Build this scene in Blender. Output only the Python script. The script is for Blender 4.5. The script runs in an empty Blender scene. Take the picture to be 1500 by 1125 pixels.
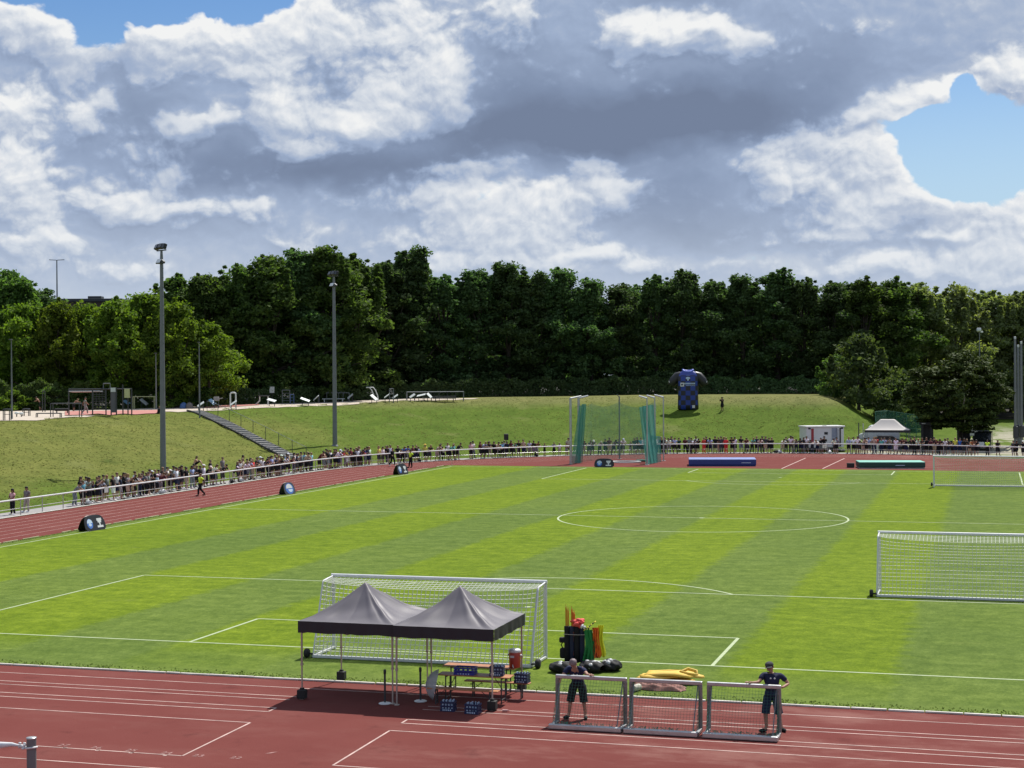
import bpy, bmesh, math, random
from mathutils import Vector, Matrix
random.seed(7)
C = bpy.context.scene.collection
scn = bpy.context.scene
PI = math.pi
def V(*a): return Vector(a)
# ---------------------------------------------------------------- camera (solved from the pitch markings)
CAM = Vector((17.62, -50.86, 9.32)); YAW, PITCH, ROLL, FPX = -0.2869, -0.0068, -0.0061, 2371.7
_f = Vector((math.sin(YAW)*math.cos(PITCH), math.cos(YAW)*math.cos(PITCH), math.sin(PITCH)))
_r0 = Vector((math.cos(YAW), -math.sin(YAW), 0)); _u0 = _r0.cross(_f)
_r = math.cos(ROLL)*_r0 + math.sin(ROLL)*_u0; _u = -math.sin(ROLL)*_r0 + math.cos(ROLL)*_u0
cd = bpy.data.cameras.new('camera'); cam = bpy.data.objects.new('camera', cd); C.objects.link(cam)
cam.matrix_world = Matrix(((_r.x, _u.x, -_f.x, CAM.x), (_r.y, _u.y, -_f.y, CAM.y), (_r.z, _u.z, -_f.z, CAM.z), (0, 0, 0, 1)))
cd.sensor_width = 36; cd.lens = 36*FPX/1500; cd.clip_start = 0.5; cd.clip_end = 6000
scn.camera = cam
def ray(x, y): return _f + _r*((x-750)/FPX) - _u*((y-562.5)/FPX)
def gp(x, y, z=0.0):
    d = ray(x, y); t = (z-CAM.z)/d.z; return CAM + d*t
def at_dist(x, y, dist):           # dist measured along the viewing axis
    return CAM + ray(x, y)*dist
# ---------------------------------------------------------------- mesh builder
class MB:
    def __init__(s): s.v = []; s.f = []; s.m = []; s.sm = []
    def add(s, vs, fs, m=0, smooth=False):
        o = len(s.v); s.v += [tuple(p) for p in vs]
        for f in fs: s.f.append(tuple(i+o for i in f)); s.m.append(m); s.sm.append(smooth)
        return s
    def box(s, c, d, m=0, M=None, taper=1.0):
        x, y, z = d[0]/2, d[1]/2, d[2]/2; t = taper
        vs = [Vector(p) for p in ((-x,-y,-z),(x,-y,-z),(x,y,-z),(-x,y,-z),(-x*t,-y*t,z),(x*t,-y*t,z),(x*t,y*t,z),(-x*t,y*t,z))]
        if M is not None: vs = [M @ p for p in vs]
        c = Vector(c); vs = [p+c for p in vs]
        return s.add(vs, [(0,3,2,1),(4,5,6,7),(0,1,5,4),(1,2,6,5),(2,3,7,6),(3,0,4,7)], m)
    def bbox(s, c, d, m=0, b=0.02, M=None):           # box with chamfered edges
        bm = bmesh.new(); bmesh.ops.create_cube(bm, size=1)
        for q in bm.verts: q.co = Vector((q.co.x*d[0], q.co.y*d[1], q.co.z*d[2]))
        bmesh.ops.bevel(bm, geom=list(bm.edges), offset=b, segments=2, affect='EDGES', profile=0.5)
        c = Vector(c); vs = [(M @ q.co if M is not None else q.co)+c for q in bm.verts]
        bm.verts.index_update(); fs = [[q.index for q in f.verts] for f in bm.faces]; bm.free()
        return s.add(vs, fs, m)
    def tube(s, p0, p1, r0, r1=None, n=8, m=0, caps=True, smooth=True):
        return s.path([p0, p1], [r0, r0 if r1 is None else r1], n, m, caps, smooth)
    def path(s, pts, r, n=6, m=0, caps=True, smooth=True, closed=False):
        pts = [Vector(p) for p in pts]; k = len(pts)
        rs = r if isinstance(r, (list, tuple)) else [r]*k
        vs = []; up = None
        for i in range(k):
            if closed: t = pts[(i+1) % k]-pts[i-1]
            else: t = pts[min(i+1, k-1)]-pts[max(i-1, 0)]
            if t.length < 1e-9: t = Vector((0, 0, 1))
            t.normalize()
            if up is None:
                up = Vector((0, 0, 1)) if abs(t.z) < 0.9 else Vector((1, 0, 0))
            a = t.cross(up)
            if a.length < 1e-6: a = t.orthogonal()
            a.normalize(); b = a.cross(t).normalized(); up = b
            for j in range(n):
                w = 2*PI*j/n; vs.append(pts[i]+a*(math.cos(w)*rs[i])+b*(math.sin(w)*rs[i]))
        fs = []
        for i in range(k if closed else k-1):
            i2 = (i+1) % k
            for j in range(n):
                j2 = (j+1) % n; fs.append((i*n+j, i*n+j2, i2*n+j2, i2*n+j))
        s.add(vs, fs, m, smooth)
        if caps and not closed:
            s.add(vs[:n], [tuple(range(n))[::-1]], m); s.add(vs[-n:], [tuple(range(n))], m)
        return s
    def lathe(s, prof, n=16, c=(0, 0, 0), m=0, smooth=True, sx=1, sy=1):
        c = Vector(c); vs = []
        for r, z in prof:
            for j in range(n):
                w = 2*PI*j/n; vs.append(c+Vector((r*math.cos(w)*sx, r*math.sin(w)*sy, z)))
        fs = [(i*n+j, i*n+(j+1) % n, (i+1)*n+(j+1) % n, (i+1)*n+j) for i in range(len(prof)-1) for j in range(n)]
        s.add(vs, fs, m, smooth)
        s.add(vs[:n], [tuple(range(n))[::-1]], m); s.add(vs[-n:], [tuple(range(n))], m)
        return s
    def ell(s, c, r, nu=12, nv=8, m=0, M=None):
        c = Vector(c); vs = []; fs = []
        for i in range(nv+1):
            p = PI*i/nv
            for j in range(nu):
                w = 2*PI*j/nu; q = Vector((r[0]*math.sin(p)*math.cos(w), r[1]*math.sin(p)*math.sin(w), r[2]*math.cos(p)))
                if M is not None: q = M @ q
                vs.append(c+q)
        for i in range(nv):
            for j in range(nu):
                j2 = (j+1) % nu
                if i == 0: fs.append((j, (i+1)*nu+j, (i+1)*nu+j2))
                elif i == nv-1: fs.append((i*nu+j, (i+1)*nu+j, i*nu+j2))
                else: fs.append((i*nu+j, (i+1)*nu+j, (i+1)*nu+j2, i*nu+j2))
        return s.add(vs, fs, m, True)
    def grid(s, fn, nu, nv, m=0, smooth=True):
        vs = [fn(i/nu, j/nv) for j in range(nv+1) for i in range(nu+1)]
        fs = [(j*(nu+1)+i, j*(nu+1)+i+1, (j+1)*(nu+1)+i+1, (j+1)*(nu+1)+i) for j in range(nv) for i in range(nu)]
        return s.add(vs, fs, m, smooth)
    def prism(s, pts, M, d, m=0, bevel=0.0):          # polygon in xy extruded by d in z, then placed by M
        k = len(pts); vs = [M @ Vector((x, y, 0)) for x, y in pts]+[M @ Vector((x, y, d)) for x, y in pts]
        fs = [tuple(range(k))[::-1], tuple(range(k, 2*k))]+[(i, (i+1) % k, k+(i+1) % k, k+i) for i in range(k)]
        return s.add(vs, fs, m)
    def mesh(s, name, mats):
        me = bpy.data.meshes.new(name); me.from_pydata(s.v, [], s.f)
        for mt in (mats if isinstance(mats, (list, tuple)) else [mats]): me.materials.append(mt)
        me.polygons.foreach_set('material_index', s.m); me.polygons.foreach_set('use_smooth', s.sm)
        me.update(); return me
    def build(s, name, mats, parent=None, loc=(0, 0, 0), rz=0.0):
        o = bpy.data.objects.new(name, s.mesh(name, mats)); C.objects.link(o)
        o.location = loc; o.rotation_euler = (0, 0, rz)
        if parent is not None: o.parent = parent
        return o
def thing(name, label, cat, loc=(0, 0, 0), rz=0.0, group=None):
    o = bpy.data.objects.new(name, None); C.objects.link(o); o.empty_display_size = 0.3
    o.location = loc; o.rotation_euler = (0, 0, rz); o['label'] = label; o['category'] = cat
    if group: o['group'] = group
    return o
def tag(o, label=None, cat=None, group=None, kind=None):
    if label: o['label'] = label
    if cat: o['category'] = cat
    if group: o['group'] = group
    if kind: o['kind'] = kind
    return o
def dup(root, loc, rz, label=None, group=None, scale=None):
    r = root.copy(); C.objects.link(r); r.location = loc; r.rotation_euler = (0, 0, rz)
    if scale is not None: r.scale = scale if hasattr(scale, '__len__') else (scale,)*3
    if label: r['label'] = label
    if group: r['group'] = group
    for ch in list(root.children):
        c = ch.copy(); C.objects.link(c); c.parent = r
        for g in list(ch.children):
            d = g.copy(); C.objects.link(d); d.parent = c
    return r
# ---------------------------------------------------------------- node helpers
class NT:
    def __init__(s, tree): s.t = tree; s.n = tree.nodes; s.l = tree.links
    def new(s, k, **p):
        n = s.n.new(k)
        for a, b in p.items(): setattr(n, a, b)
        return n
    def put(s, sock, v):
        if isinstance(v, bpy.types.NodeSocket): s.l.new(v, sock)
        elif isinstance(v, (tuple, list)) and sock.type == 'RGBA' and len(v) == 3: sock.default_value = (*v, 1)
        else: sock.default_value = v
    def math(s, op, a, b=0.0, c=None, clamp=False):
        n = s.new('ShaderNodeMath', operation=op, use_clamp=clamp); s.put(n.inputs[0], a); s.put(n.inputs[1], b)
        if c is not None: s.put(n.inputs[2], c)
        return n.outputs[0]
    def vmath(s, op, a, b=None, out=0):
        n = s.new('ShaderNodeVectorMath', operation=op); s.put(n.inputs[0], a)
        if b is not None: s.put(n.inputs[1], b)
        return n.outputs[out]
    def scale(s, a, k):
        n = s.new('ShaderNodeVectorMath', operation='SCALE'); s.put(n.inputs[0], a); s.put(n.inputs['Scale'], k); return n.outputs[0]
    def sep(s, a): n = s.new('ShaderNodeSeparateXYZ'); s.put(n.inputs[0], a); return n.outputs
    def comb(s, x, y, z=0.0):
        n = s.new('ShaderNodeCombineXYZ'); s.put(n.inputs[0], x); s.put(n.inputs[1], y); s.put(n.inputs[2], z); return n.outputs[0]
    def noise(s, vec, scale, detail=4, rough=0.5, out=0, dim='3D', dist=0.0):
        n = s.new('ShaderNodeTexNoise', noise_dimensions=dim); s.put(n.inputs['Vector'], vec); n.inputs['Scale'].default_value = scale
        n.inputs['Detail'].default_value = detail; n.inputs['Roughness'].default_value = rough; n.inputs['Distortion'].default_value = dist
        return n.outputs[out]
    def mix(s, f, a, b, mode='MIX'):
        n = s.new('ShaderNodeMix', data_type='RGBA', blend_type=mode); s.put(n.inputs[0], f); s.put(n.inputs[6], a); s.put(n.inputs[7], b); return n.outputs[2]
    def ramp(s, f, stops, interp='LINEAR'):
        n = s.new('ShaderNodeValToRGB'); s.put(n.inputs[0], f); cr = n.color_ramp; cr.interpolation = interp
        while len(cr.elements) < len(stops): cr.elements.new(0.5)
        for e, (p, c) in zip(cr.elements, stops): e.position = p; e.color = (*c, 1) if len(c) == 3 else c
        return n.outputs[0]
    def smooth(s, v, a, b, lo=0.0, hi=1.0):
        n = s.new('ShaderNodeMapRange', interpolation_type='SMOOTHSTEP'); s.put(n.inputs[0], v)
        n.inputs[1].default_value = a; n.inputs[2].default_value = b; n.inputs[3].default_value = lo; n.inputs[4].default_value = hi
        return n.outputs[0]
    def lin(s, v, a, b, lo=0.0, hi=1.0):
        n = s.new('ShaderNodeMapRange'); s.put(n.inputs[0], v)
        n.inputs[1].default_value = a; n.inputs[2].default_value = b; n.inputs[3].default_value = lo; n.inputs[4].default_value = hi
        return n.outputs[0]
def srgb(r, g, b):
    f = lambda c: (c/255)/12.92 if c <= 10 else (((c/255)+0.055)/1.055)**2.4
    return (f(r), f(g), f(b))
def new_mat(name):
    m = bpy.data.materials.new(name); m.use_nodes = True; nt = NT(m.node_tree)
    b = nt.n['Principled BSDF']; return m, nt, b
def simple(name, col, rough=0.6, metal=0.0, spec=0.5, var=0.12, nscale=6.0, bump=0.0):
    col = tuple(c*0.86 for c in col)
    m, nt, b = new_mat(name)
    co = nt.new('ShaderNodeTexCoord').outputs['Object']
    n = nt.noise(co, nscale, 5, 0.6)
    k = nt.lin(n, 0.25, 0.75, 1-var, 1+var)
    c = nt.new('ShaderNodeVectorMath', operation='SCALE'); c.inputs[0].default_value = col; nt.l.new(k, c.inputs['Scale'])
    nt.l.new(c.outputs[0], b.inputs['Base Color'])
    nt.l.new(nt.lin(n, 0.2, 0.8, rough*0.85, min(1, rough*1.15)), b.inputs['Roughness'])
    b.inputs['Metallic'].default_value = metal; b.inputs['Specular IOR Level'].default_value = spec
    if bump:
        bn = nt.new('ShaderNodeBump'); bn.inputs['Strength'].default_value = bump; bn.inputs['Distance'].default_value = 0.02
        nt.l.new(nt.noise(co, nscale*6, 4, 0.6), bn.inputs['Height']); nt.l.new(bn.outputs[0], b.inputs['Normal'])
    return m
# ================================================================ SKY, CLOUDS, SUN
SUN_EL = math.radians(56); SUN_DIR = Vector((0.21*math.cos(SUN_EL), 0.978*math.cos(SUN_EL), math.sin(SUN_EL))).normalized()
SUN_AZ = math.atan2(SUN_DIR.x, SUN_DIR.y)
sl = bpy.data.lights.new('sun', 'SUN'); sl.energy = 5.0; sl.angle = math.radians(0.53); sl.color = (1.0, 0.955, 0.89)
so = bpy.data.objects.new('sun', sl); C.objects.link(so); so.rotation_euler = (-SUN_DIR).to_track_quat('-Z', 'Y').to_euler(); so.location = (40, 60, 80)
W = bpy.data.worlds.new('World'); scn.world = W; W.use_nodes = True
def build_world():
    nt = NT(W.node_tree); bg = nt.n['Background']
    STR = 0.1
    sky = nt.new('ShaderNodeTexSky', sky_type='NISHITA'); sky.sun_disc = False
    sky.sun_elevation = SUN_EL; sky.sun_rotation = SUN_AZ; sky.air_density = 1.0; sky.dust_density = 0.6; sky.ozone_density = 1.4
    d = nt.new('ShaderNodeTexCoord').outputs['Generated']
    x, y, z = nt.sep(d)
    sy, cy = math.sin(YAW), math.cos(YAW)
    rr = nt.math('SUBTRACT', nt.math('MULTIPLY', x, cy), nt.math('MULTIPLY', y, sy))
    ff = nt.math('ADD', nt.math('MULTIPLY', x, sy), nt.math('MULTIPLY', y, cy))
    az = nt.math('ARCTAN2', rr, ff); el = nt.math('ARCSINE', z)
    K = FPX/100.0                                  # one unit of sky angle is 1/23.7 rad
    U = nt.math('MULTIPLY', az, K); E = nt.math('MULTIPLY', el, K)
    P0 = nt.comb(U, E)
    # noise space gets finer towards the horizon, where the clouds are farther away
    hz = nt.math('MULTIPLY_ADD', nt.smooth(E, 5.5, 0.0), 0.5, 1.0)
    Q = nt.comb(U, nt.math('MULTIPLY', E, 1.30), 3.7)
    def S(a, b): return nt.vmath('SUBTRACT', a, b)
    wv = S(nt.noise(Q, 0.75, 3, 0.5, out=1), (0.5, 0.5, 0.5))
    wv2 = S(nt.noise(Q, 2.4, 3, 0.45, out=1), (0.5, 0.5, 0.5))
    P = nt.vmath('ADD', P0, nt.vmath('ADD', nt.scale(wv, 0.75), nt.scale(wv2, 0.34)))
    import numpy as np
    U0, U1, E0, E1 = -8.2, 8.2, -0.6, 6.4
    def axes(P_):
        un = nt.lin(nt.sep(P_)[0], U0, U1); en = nt.lin(nt.sep(P_)[1], E0, E1)
        return nt.comb(un, un, un), nt.comb(en, en, en)
    AX = axes(P); AXS = axes(nt.vmath('ADD', P, (0.04, 0.11, 0)))
    def field(blobs, base, rank=15, NU=150, NE=90, ax=AX):
        uvec, evec = ax
        # the cloud map is a sum of soft masses, stored as a short sum of products of curves of azimuth and of elevation
        gu = np.linspace(U0, U1, NU); ge = np.linspace(E0, E1, NE); F = np.zeros((NU, NE))
        for (bx, by, rx, ry, w) in blobs:
            cx = math.atan((bx-750)/FPX)*K; cy_ = (546-by)/100.0
            F += w*np.exp(-0.75*(((gu-cx)*100/rx)**2))[:, None]*np.exp(-0.75*(((ge-cy_)*100/ry)**2))[None, :]
        A, sv, B = np.linalg.svd(F, full_matrices=False)
        print('sky map rank error', float(np.abs(F-(A[:, :rank]*sv[:rank]) @ B[:rank]).max()))
        acc = base
        def curve(vec, cols, g):
            n = nt.new('ShaderNodeRGBCurve'); nt.l.new(vec, n.inputs['Color']); mp = n.mapping; mp.use_clip = False
            lo = [float(c.min()) for c in cols]; hi = [float(c.max()) for c in cols]
            for ch in range(3):
                cv_ = mp.curves[ch]; vals = (cols[ch]-lo[ch])/max(1e-9, hi[ch]-lo[ch]); k_ = len(vals)
                cv_.points[0].location = (0, vals[0]); cv_.points[1].location = (1, vals[-1])
                for i in range(1, k_-1): cv_.points.new(i/(k_-1), float(vals[i]))
                for p_ in cv_.points: p_.handle_type = 'VECTOR'
            mp.update()
            sc = nt.vmath('MULTIPLY', n.outputs[0], [hi[i]-lo[i] for i in range(3)])
            return nt.vmath('ADD', sc, lo)
        for r0 in range(0, rank, 3):
            cu = [A[:, r0+i]*math.sqrt(sv[r0+i]) for i in range(3)]; ce = [B[r0+i]*math.sqrt(sv[r0+i]) for i in range(3)]
            acc = nt.math('ADD', acc, nt.vmath('DOT_PRODUCT', curve(uvec, cu, gu), curve(evec, ce, ge), out=1))
        return acc
    cov = field(COVER, 0.92)
    HB = [(a_, b_, c_, d_, w_*1.9) for a_, b_, c_, d_, w_ in LUMA if w_ > 0]
    hi = field(HB, 0.0); his = field(HB, 0.0, ax=AXS)
    lo_ = field([(a_, b_, c_, d_, w_*.92) for a_, b_, c_, d_, w_ in LUMA if w_ < 0], 0.57)
    def puff(vec, scale, detail, rough=0.5):
        n = nt.new('ShaderNodeTexVoronoi', voronoi_dimensions='2D', feature='F1', normalize=True); nt.put(n.inputs['Vector'], vec); n.inputs['Scale'].default_value = scale
        n.inputs['Detail'].default_value = detail; n.inputs['Roughness'].default_value = rough
        return n.outputs['Distance']
    Q1 = nt.vmath('ADD', Q, nt.vmath('ADD', nt.scale(wv, 0.5), nt.scale(wv2, 0.12)))
    OFF = (0.04, 0.11, 0)
    Q2 = nt.vmath('ADD', Q1, OFF)
    b1 = nt.noise(Q1, 1.15, 6, 0.52); b1s = nt.noise(Q2, 1.15, 6, 0.52)
    v1 = puff(Q1, 2.3, 3.2, 0.5); v1s = puff(Q2, 2.3, 3.2, 0.5)
    b2 = nt.noise(nt.vmath('ADD', Q1, (3.1, 7.7, 2.0)), 4.2, 6, 0.6)
    # coverage edge
    cv = nt.math('ADD', cov, nt.math('MULTIPLY', nt.math('SUBTRACT', b1, 0.5), 0.75))
    cv = nt.math('ADD', cv, nt.math('MULTIPLY', nt.math('SUBTRACT', b2, 0.5), 0.35))
    cv = nt.math('MULTIPLY_ADD', nt.math('SUBTRACT', 0.40, v1), 0.6, cv)
    al = nt.smooth(cv, 0.32, 0.54)
    # light on the clouds: large masses + billows lit from the upper right
    def dens(h, v, n): return nt.math('ADD', h, nt.math('MULTIPLY_ADD', nt.math('SUBTRACT', 0.40, v), 0.85, nt.math('MULTIPLY', nt.math('SUBTRACT', n, 0.5), 1.0)))
    b2s = nt.noise(nt.vmath('ADD', Q2, (3.07, 7.59, 2.0)), 4.2, 6, 0.6)
    D = nt.math('MULTIPLY_ADD', nt.math('SUBTRACT', b2, 0.5), 0.40, dens(hi, v1, b1)); Ds = nt.math('MULTIPLY_ADD', nt.math('SUBTRACT', b2s, 0.5), 0.40, dens(his, v1s, b1s))
    hm = nt.smooth(D, 0.24, 0.66)
    lit = nt.math('SUBTRACT', D, Ds)                # less cloud towards the light: a sunlit flank
    br = nt.math('MULTIPLY_ADD', hm, 0.30, lo_)
    soft = nt.math('MULTIPLY_ADD', nt.smooth(D, 0.05, 0.55), 0.42, nt.math('MULTIPLY', nt.smooth(lo_, 0.25, 0.6), 0.20))
    br = nt.math('MULTIPLY_ADD', nt.math('MULTIPLY', nt.smooth(lit, -0.5, 0.5, -0.5, 0.5), soft), 1.05, br)
    br = nt.math('MULTIPLY_ADD', nt.math('SUBTRACT', b1, 0.5), 0.26, br)
    edge = nt.smooth(cv, 0.85, 0.45)               # thin rims let more light through
    br = nt.math('MULTIPLY_ADD', edge, 0.12, br)
    k = 1/STR
    def cc(r, g, b): c = srgb(r, g, b); return tuple(v*k for v in c)
    br = nt.math('MULTIPLY', br, 0.90)
    cl = nt.ramp(br, [(0.0, srgb(116, 130, 156)), (0.2, srgb(130, 146, 174)), (0.45, srgb(158, 175, 203)), (0.62, srgb(184, 195, 213)), (0.78, srgb(210, 217, 227)), (0.92, srgb(230, 233, 237)), (1.0, srgb(242, 243, 243))])
    cl = nt.mix(1.0, cl, (k, k, k), 'MULTIPLY')
    # blue sky between the clouds, paler low down
    tint = nt.mix(1.0, sky.outputs[0], nt.mix(nt.smooth(E, 2.0, 6.0), (0.88, 0.97, 1.04), (0.52, 0.74, 1.0)), 'MULTIPLY')
    low = nt.smooth(E, 4.6, 0.4)
    skyc = nt.mix(nt.math('MULTIPLY', low, 0.65), tint, cc(168, 198, 230))
    cl = nt.mix(nt.math('MULTIPLY', nt.smooth(E, 3.0, 0.6), 0.55), cl, cc(204, 214, 227))
    out = nt.mix(al, skyc, cl)
    nt.l.new(out, bg.inputs[0]); bg.inputs[1].default_value = 0.0758
COVER = [(70, 5, 120, 40, -1.3), (135, 70, 40, 45, -0.9), (205, 15, 60, 35, -0.7), (385, 8, 70, 32, -1.2), (300, 10, 60, 22, -0.5),
         (1385, 225, 70, 46, -1.2), (1500, 240, 90, 55, -1.4), (1320, 203, 36, 22, -0.8), (1405, 280, 45, 36, -0.7), (1415, 165, 24, 28, -0.7),
         (694, 125, 20, 50, -0.75), (705, 290, 24, 22, -0.7), (752, 262, 35, 20, -0.75), (1440, 10, 40, 20, 0.2),
         (90, 415, 150, 28, -0.15), (700, 372, 60, 30, -0.3), (1180, 385, 200, 25, -0.35), (300, 345, 120, 20, -0.15),
         (1310, 330, 90, 20, 0.3), (1230, 240, 120, 60, 0.4), (850, 150, 300, 100, 0.5), (400, 180, 250, 120, 0.4), (1476, 148, 36, 24, 1.0), (1345, 120, 70, 40, 0.5)]
LUMA = [(180, 400, 60, 16, .26), (330, 395, 30, 14, .2), (60, 395, 40, 14, .2), (430, 345, 40, 14, .22), (590, 345, 50, 14, .2), (640, 385, 40, 18, .3), (700, 345, 45, 22, .3), (820, 385, 40, 14, .25), (1290, 395, 60, 14, .22), (1120, 395, 60, 12, .18), (1050, 385, 40, 10, .12), (50, 62, 75, 35, .42), (110, 95, 45, 35, .38), (190, 55, 45, 40, .45), (260, 65, 70, 38, .45), (325, 62, 40, 38, .35),
        (440, 45, 60, 40, .32), (400, 85, 50, 45, .26), (392, 150, 24, 50, .45), (425, 185, 25, 30, .3), (520, 192, 60, 22, .5), (585, 160, 45, 32, .42),
        (655, 125, 32, 45, .5), (670, 155, 24, 24, .3), (300, 188, 45, 15, .42), (270, 195, 25, 12, .2), (128, 190, 20, 22, .42), (165, 160, 20, 15, .35), (225, 90, 40, 40, .2),
        (20, 165, 38, 26, .36), (15, 250, 45, 55, .42), (60, 295, 60, 35, .34), (245, 258, 55, 30, .26), (175, 302, 42, 20, .42), (275, 308, 55, 18, .34), (100, 115, 25, 20, .3),
        (530, 55, 90, 60, .16), (600, 40, 60, 50, .2), (430, 225, 30, 14, .28), (465, 222, 18, 10, .3), (460, 150, 25, 18, .2),
        (645, 285, 60, 26, .28), (665, 315, 40, 22, .24), (560, 300, 60, 14, .1), (370, 312, 30, 18, .25), (30, 362, 50, 18, .3), (90, 360, 22, 16, .3), (700, 255, 45, 8, .25),
        (920, 45, 32, 28, .5), (985, 62, 45, 22, .45), (1075, 72, 55, 24, .46), (1040, 45, 40, 18, .3), (760, 50, 40, 34, .28), (745, 20, 50, 40, .14), (1270, 55, 20, 16, .2),
        (1190, 222, 70, 28, .36), (1262, 232, 50, 32, .42), (1130, 270, 28, 36, .34), (1330, 285, 55, 40, .4), (1390, 315, 45, 35, .36), (1225, 290, 70, 34, .34), (1260, 330, 50, 25, .22),
        (1345, 162, 50, 16, .45), (1290, 185, 40, 12, .38), (1380, 178, 24, 16, .36), (1470, 150, 36, 26, .4), (1490, 120, 40, 30, .2),
        (1475, 320, 50, 40, .4), (1470, 390, 60, 40, .25), (860, 248, 36, 20, .45), (905, 285, 42, 22, .4), (845, 300, 24, 24, .25), (770, 305, 70, 24, .36), (790, 350, 70, 25, .26),
        (875, 368, 36, 9, .32), (745, 385, 50, 16, .25), (940, 395, 40, 14, .3), (1385, 358, 40, 7, .3), (1190, 352, 90, 8, .18), (1370, 395, 80, 18, .2), (480, 360, 40, 18, .1),
        (230, 205, 75, 50, -.20), (205, 160, 45, 40, -.16), (440, 255, 150, 36, -.34), (560, 262, 150, 26, -.28), (330, 235, 70, 50, -.14), (110, 235, 60, 40, -.12), (480, 130, 40, 40, -.18), (520, 120, 40, 40, -.1),
        (600, 235, 110, 20, -.12), (720, 205, 110, 40, -.34), (860, 190, 170, 52, -.40), (1000, 190, 160, 36, -.36), (870, 110, 120, 50, -.18), (1150, 120, 130, 60, -.20), (1080, 165, 130, 40, -.22), (990, 8, 110, 18, -.26),
        (740, 115, 60, 60, -.18), (1220, 90, 80, 50, -.12), (1350, 100, 90, 30, -.05), (1000, 310, 90, 45, -.26), (1080, 345, 160, 22, -.18), (1000, 280, 80, 30, -.1), (300, 355, 150, 18, -.08), (230, 335, 80, 16, -.12), (500, 330, 130, 18, -.06), (1310, 360, 80, 12, -.05)]
build_world()
vs_ = scn.view_settings; vs_.view_transform = 'Standard'; vs_.look = 'None'; vs_.gamma = 1; vs_.use_curve_mapping = False; vs_.exposure = 0.4
scn.display_settings.display_device = 'sRGB'
# ================================================================ TERRAIN, TRACK, PITCH
def lerp(a, b, t): return a+(b-a)*t
def sstep(a, b, x):
    t = max(0.0, min(1.0, (x-a)/(b-a))); return t*t*(3-2*t)
def table(tb, x):
    if x <= tb[0][0]: return tb[0][1]
    for (x0, y0), (x1, y1) in zip(tb, tb[1:]):
        if x <= x1: return lerp(y0, y1, (x-x0)/(x1-x0))
    return tb[-1][1]
YC = 90.0                                             # centre of the far bend
R_TAB = [(-10, 72), (0, 72), (22, 78), (42, 87), (55, 87), (74, 79), (87, 68), (110, 66), (180, 66)]
H_TAB = [(-10, 5.0), (0, 5.0), (22, 5.1), (42, 5.4), (55, 5.8), (74, 6.0), (180, 6.0)]
def Rad(x, y): return math.hypot(x, y-YC) if y > YC else abs(x)
def Ang(x, y):
    if y > YC: return math.degrees(math.atan2(y-YC, -x))
    return 0.0 if x < 0 else 180.0
def ter(x, y):
    R = Rad(x, y); a = Ang(x, y)
    R0, R1, H = 47.0, table(R_TAB, a), table(H_TAB, a)
    t = max(0.0, min(1.0, (R-R0)/(R1-R0)))
    p = 0.62*t+0.38*sstep(0, 1, t)
    if t >= 1: p = 1.0
    # rounded shoulder at the crest
    z = H*p
    g = 1.0-sstep(-4.0, 8.0, x) if y > 20 else (1.0 if x < 0 else 0.0)
    flat = max(0.0, min(5.0, 0.028*(R-52)))
    z = lerp(flat, z, g)
    if R > 47.5:
        w = min(1, (R-47.5)/6)
        if t >= 1: w *= max(0.15, 1-(R-R1)/4)
        z += w*(0.10*math.sin(x*0.31+y*0.17)+0.07*math.sin(x*0.83-y*0.61)+0.04*math.sin(x*1.7+y*1.3))*0.8
    if R > 130: z = min(z, 7.0)
    return z
def gt(px, py):                                       # where the sight line of a picture point meets the terrain
    d = ray(px, py); t = 40.0
    prev = t
    while t < 600:
        q = CAM+d*t
        if q.z <= (ter(q.x, q.y) if Rad(q.x, q.y) > 44 else 0.0):
            lo, hi = prev, t
            for _ in range(30):
                m = (lo+hi)/2; q = CAM+d*m
                if q.z <= (ter(q.x, q.y) if Rad(q.x, q.y) > 44 else 0.0): hi = m
                else: lo = m
            q = CAM+d*hi; return Vector((q.x, q.y, ter(q.x, q.y) if Rad(q.x, q.y) > 44 else 0.0))
        prev = t; t += 0.5
    return CAM+d*300
def on_ray(px, dist, dz=0.0):                         # terrain point in the direction of column px at a distance
    q = CAM+ray(px, 546)*dist; return Vector((q.x, q.y, ter(q.x, q.y)+dz))
def ring(R, a0=None, n=120, y0=-70.0, y1=None):       # line of constant distance from the pitch axis: left straight, bend, right straight
    pts = []
    for i in range(40): pts.append((-R, y0+(YC-y0)*i/40))
    for i in range(n+1):
        w = PI*i/n; pts.append((-R*math.cos(w), YC+R*math.sin(w)))
    for i in range(1, 21): pts.append((R, YC-(YC-y0)*i/20))
    return pts
def strip(mb, pts, w, z, m=0, closed=False):
    k = len(pts); vs = []
    for i in range(k):
        a = Vector(pts[max(i-1, 0)]); b = Vector(pts[min(i+1, k-1)])
        t = (b-a); t = t.normalized() if t.length else Vector((1, 0)); nrm = Vector((-t.y, t.x))
        p = Vector(pts[i]); zz = z(p.x, p.y) if callable(z) else z
        vs += [(p.x+nrm.x*w/2, p.y+nrm.y*w/2, zz), (p.x-nrm.x*w/2, p.y-nrm.y*w/2, zz)]
    mb.add(vs, [(2*i, 2*i+1, 2*i+3, 2*i+2) for i in range(k-1)], m)
def seg(mb, a, b, w, z, m=0): strip(mb, [a, b], w, z, m)

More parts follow.
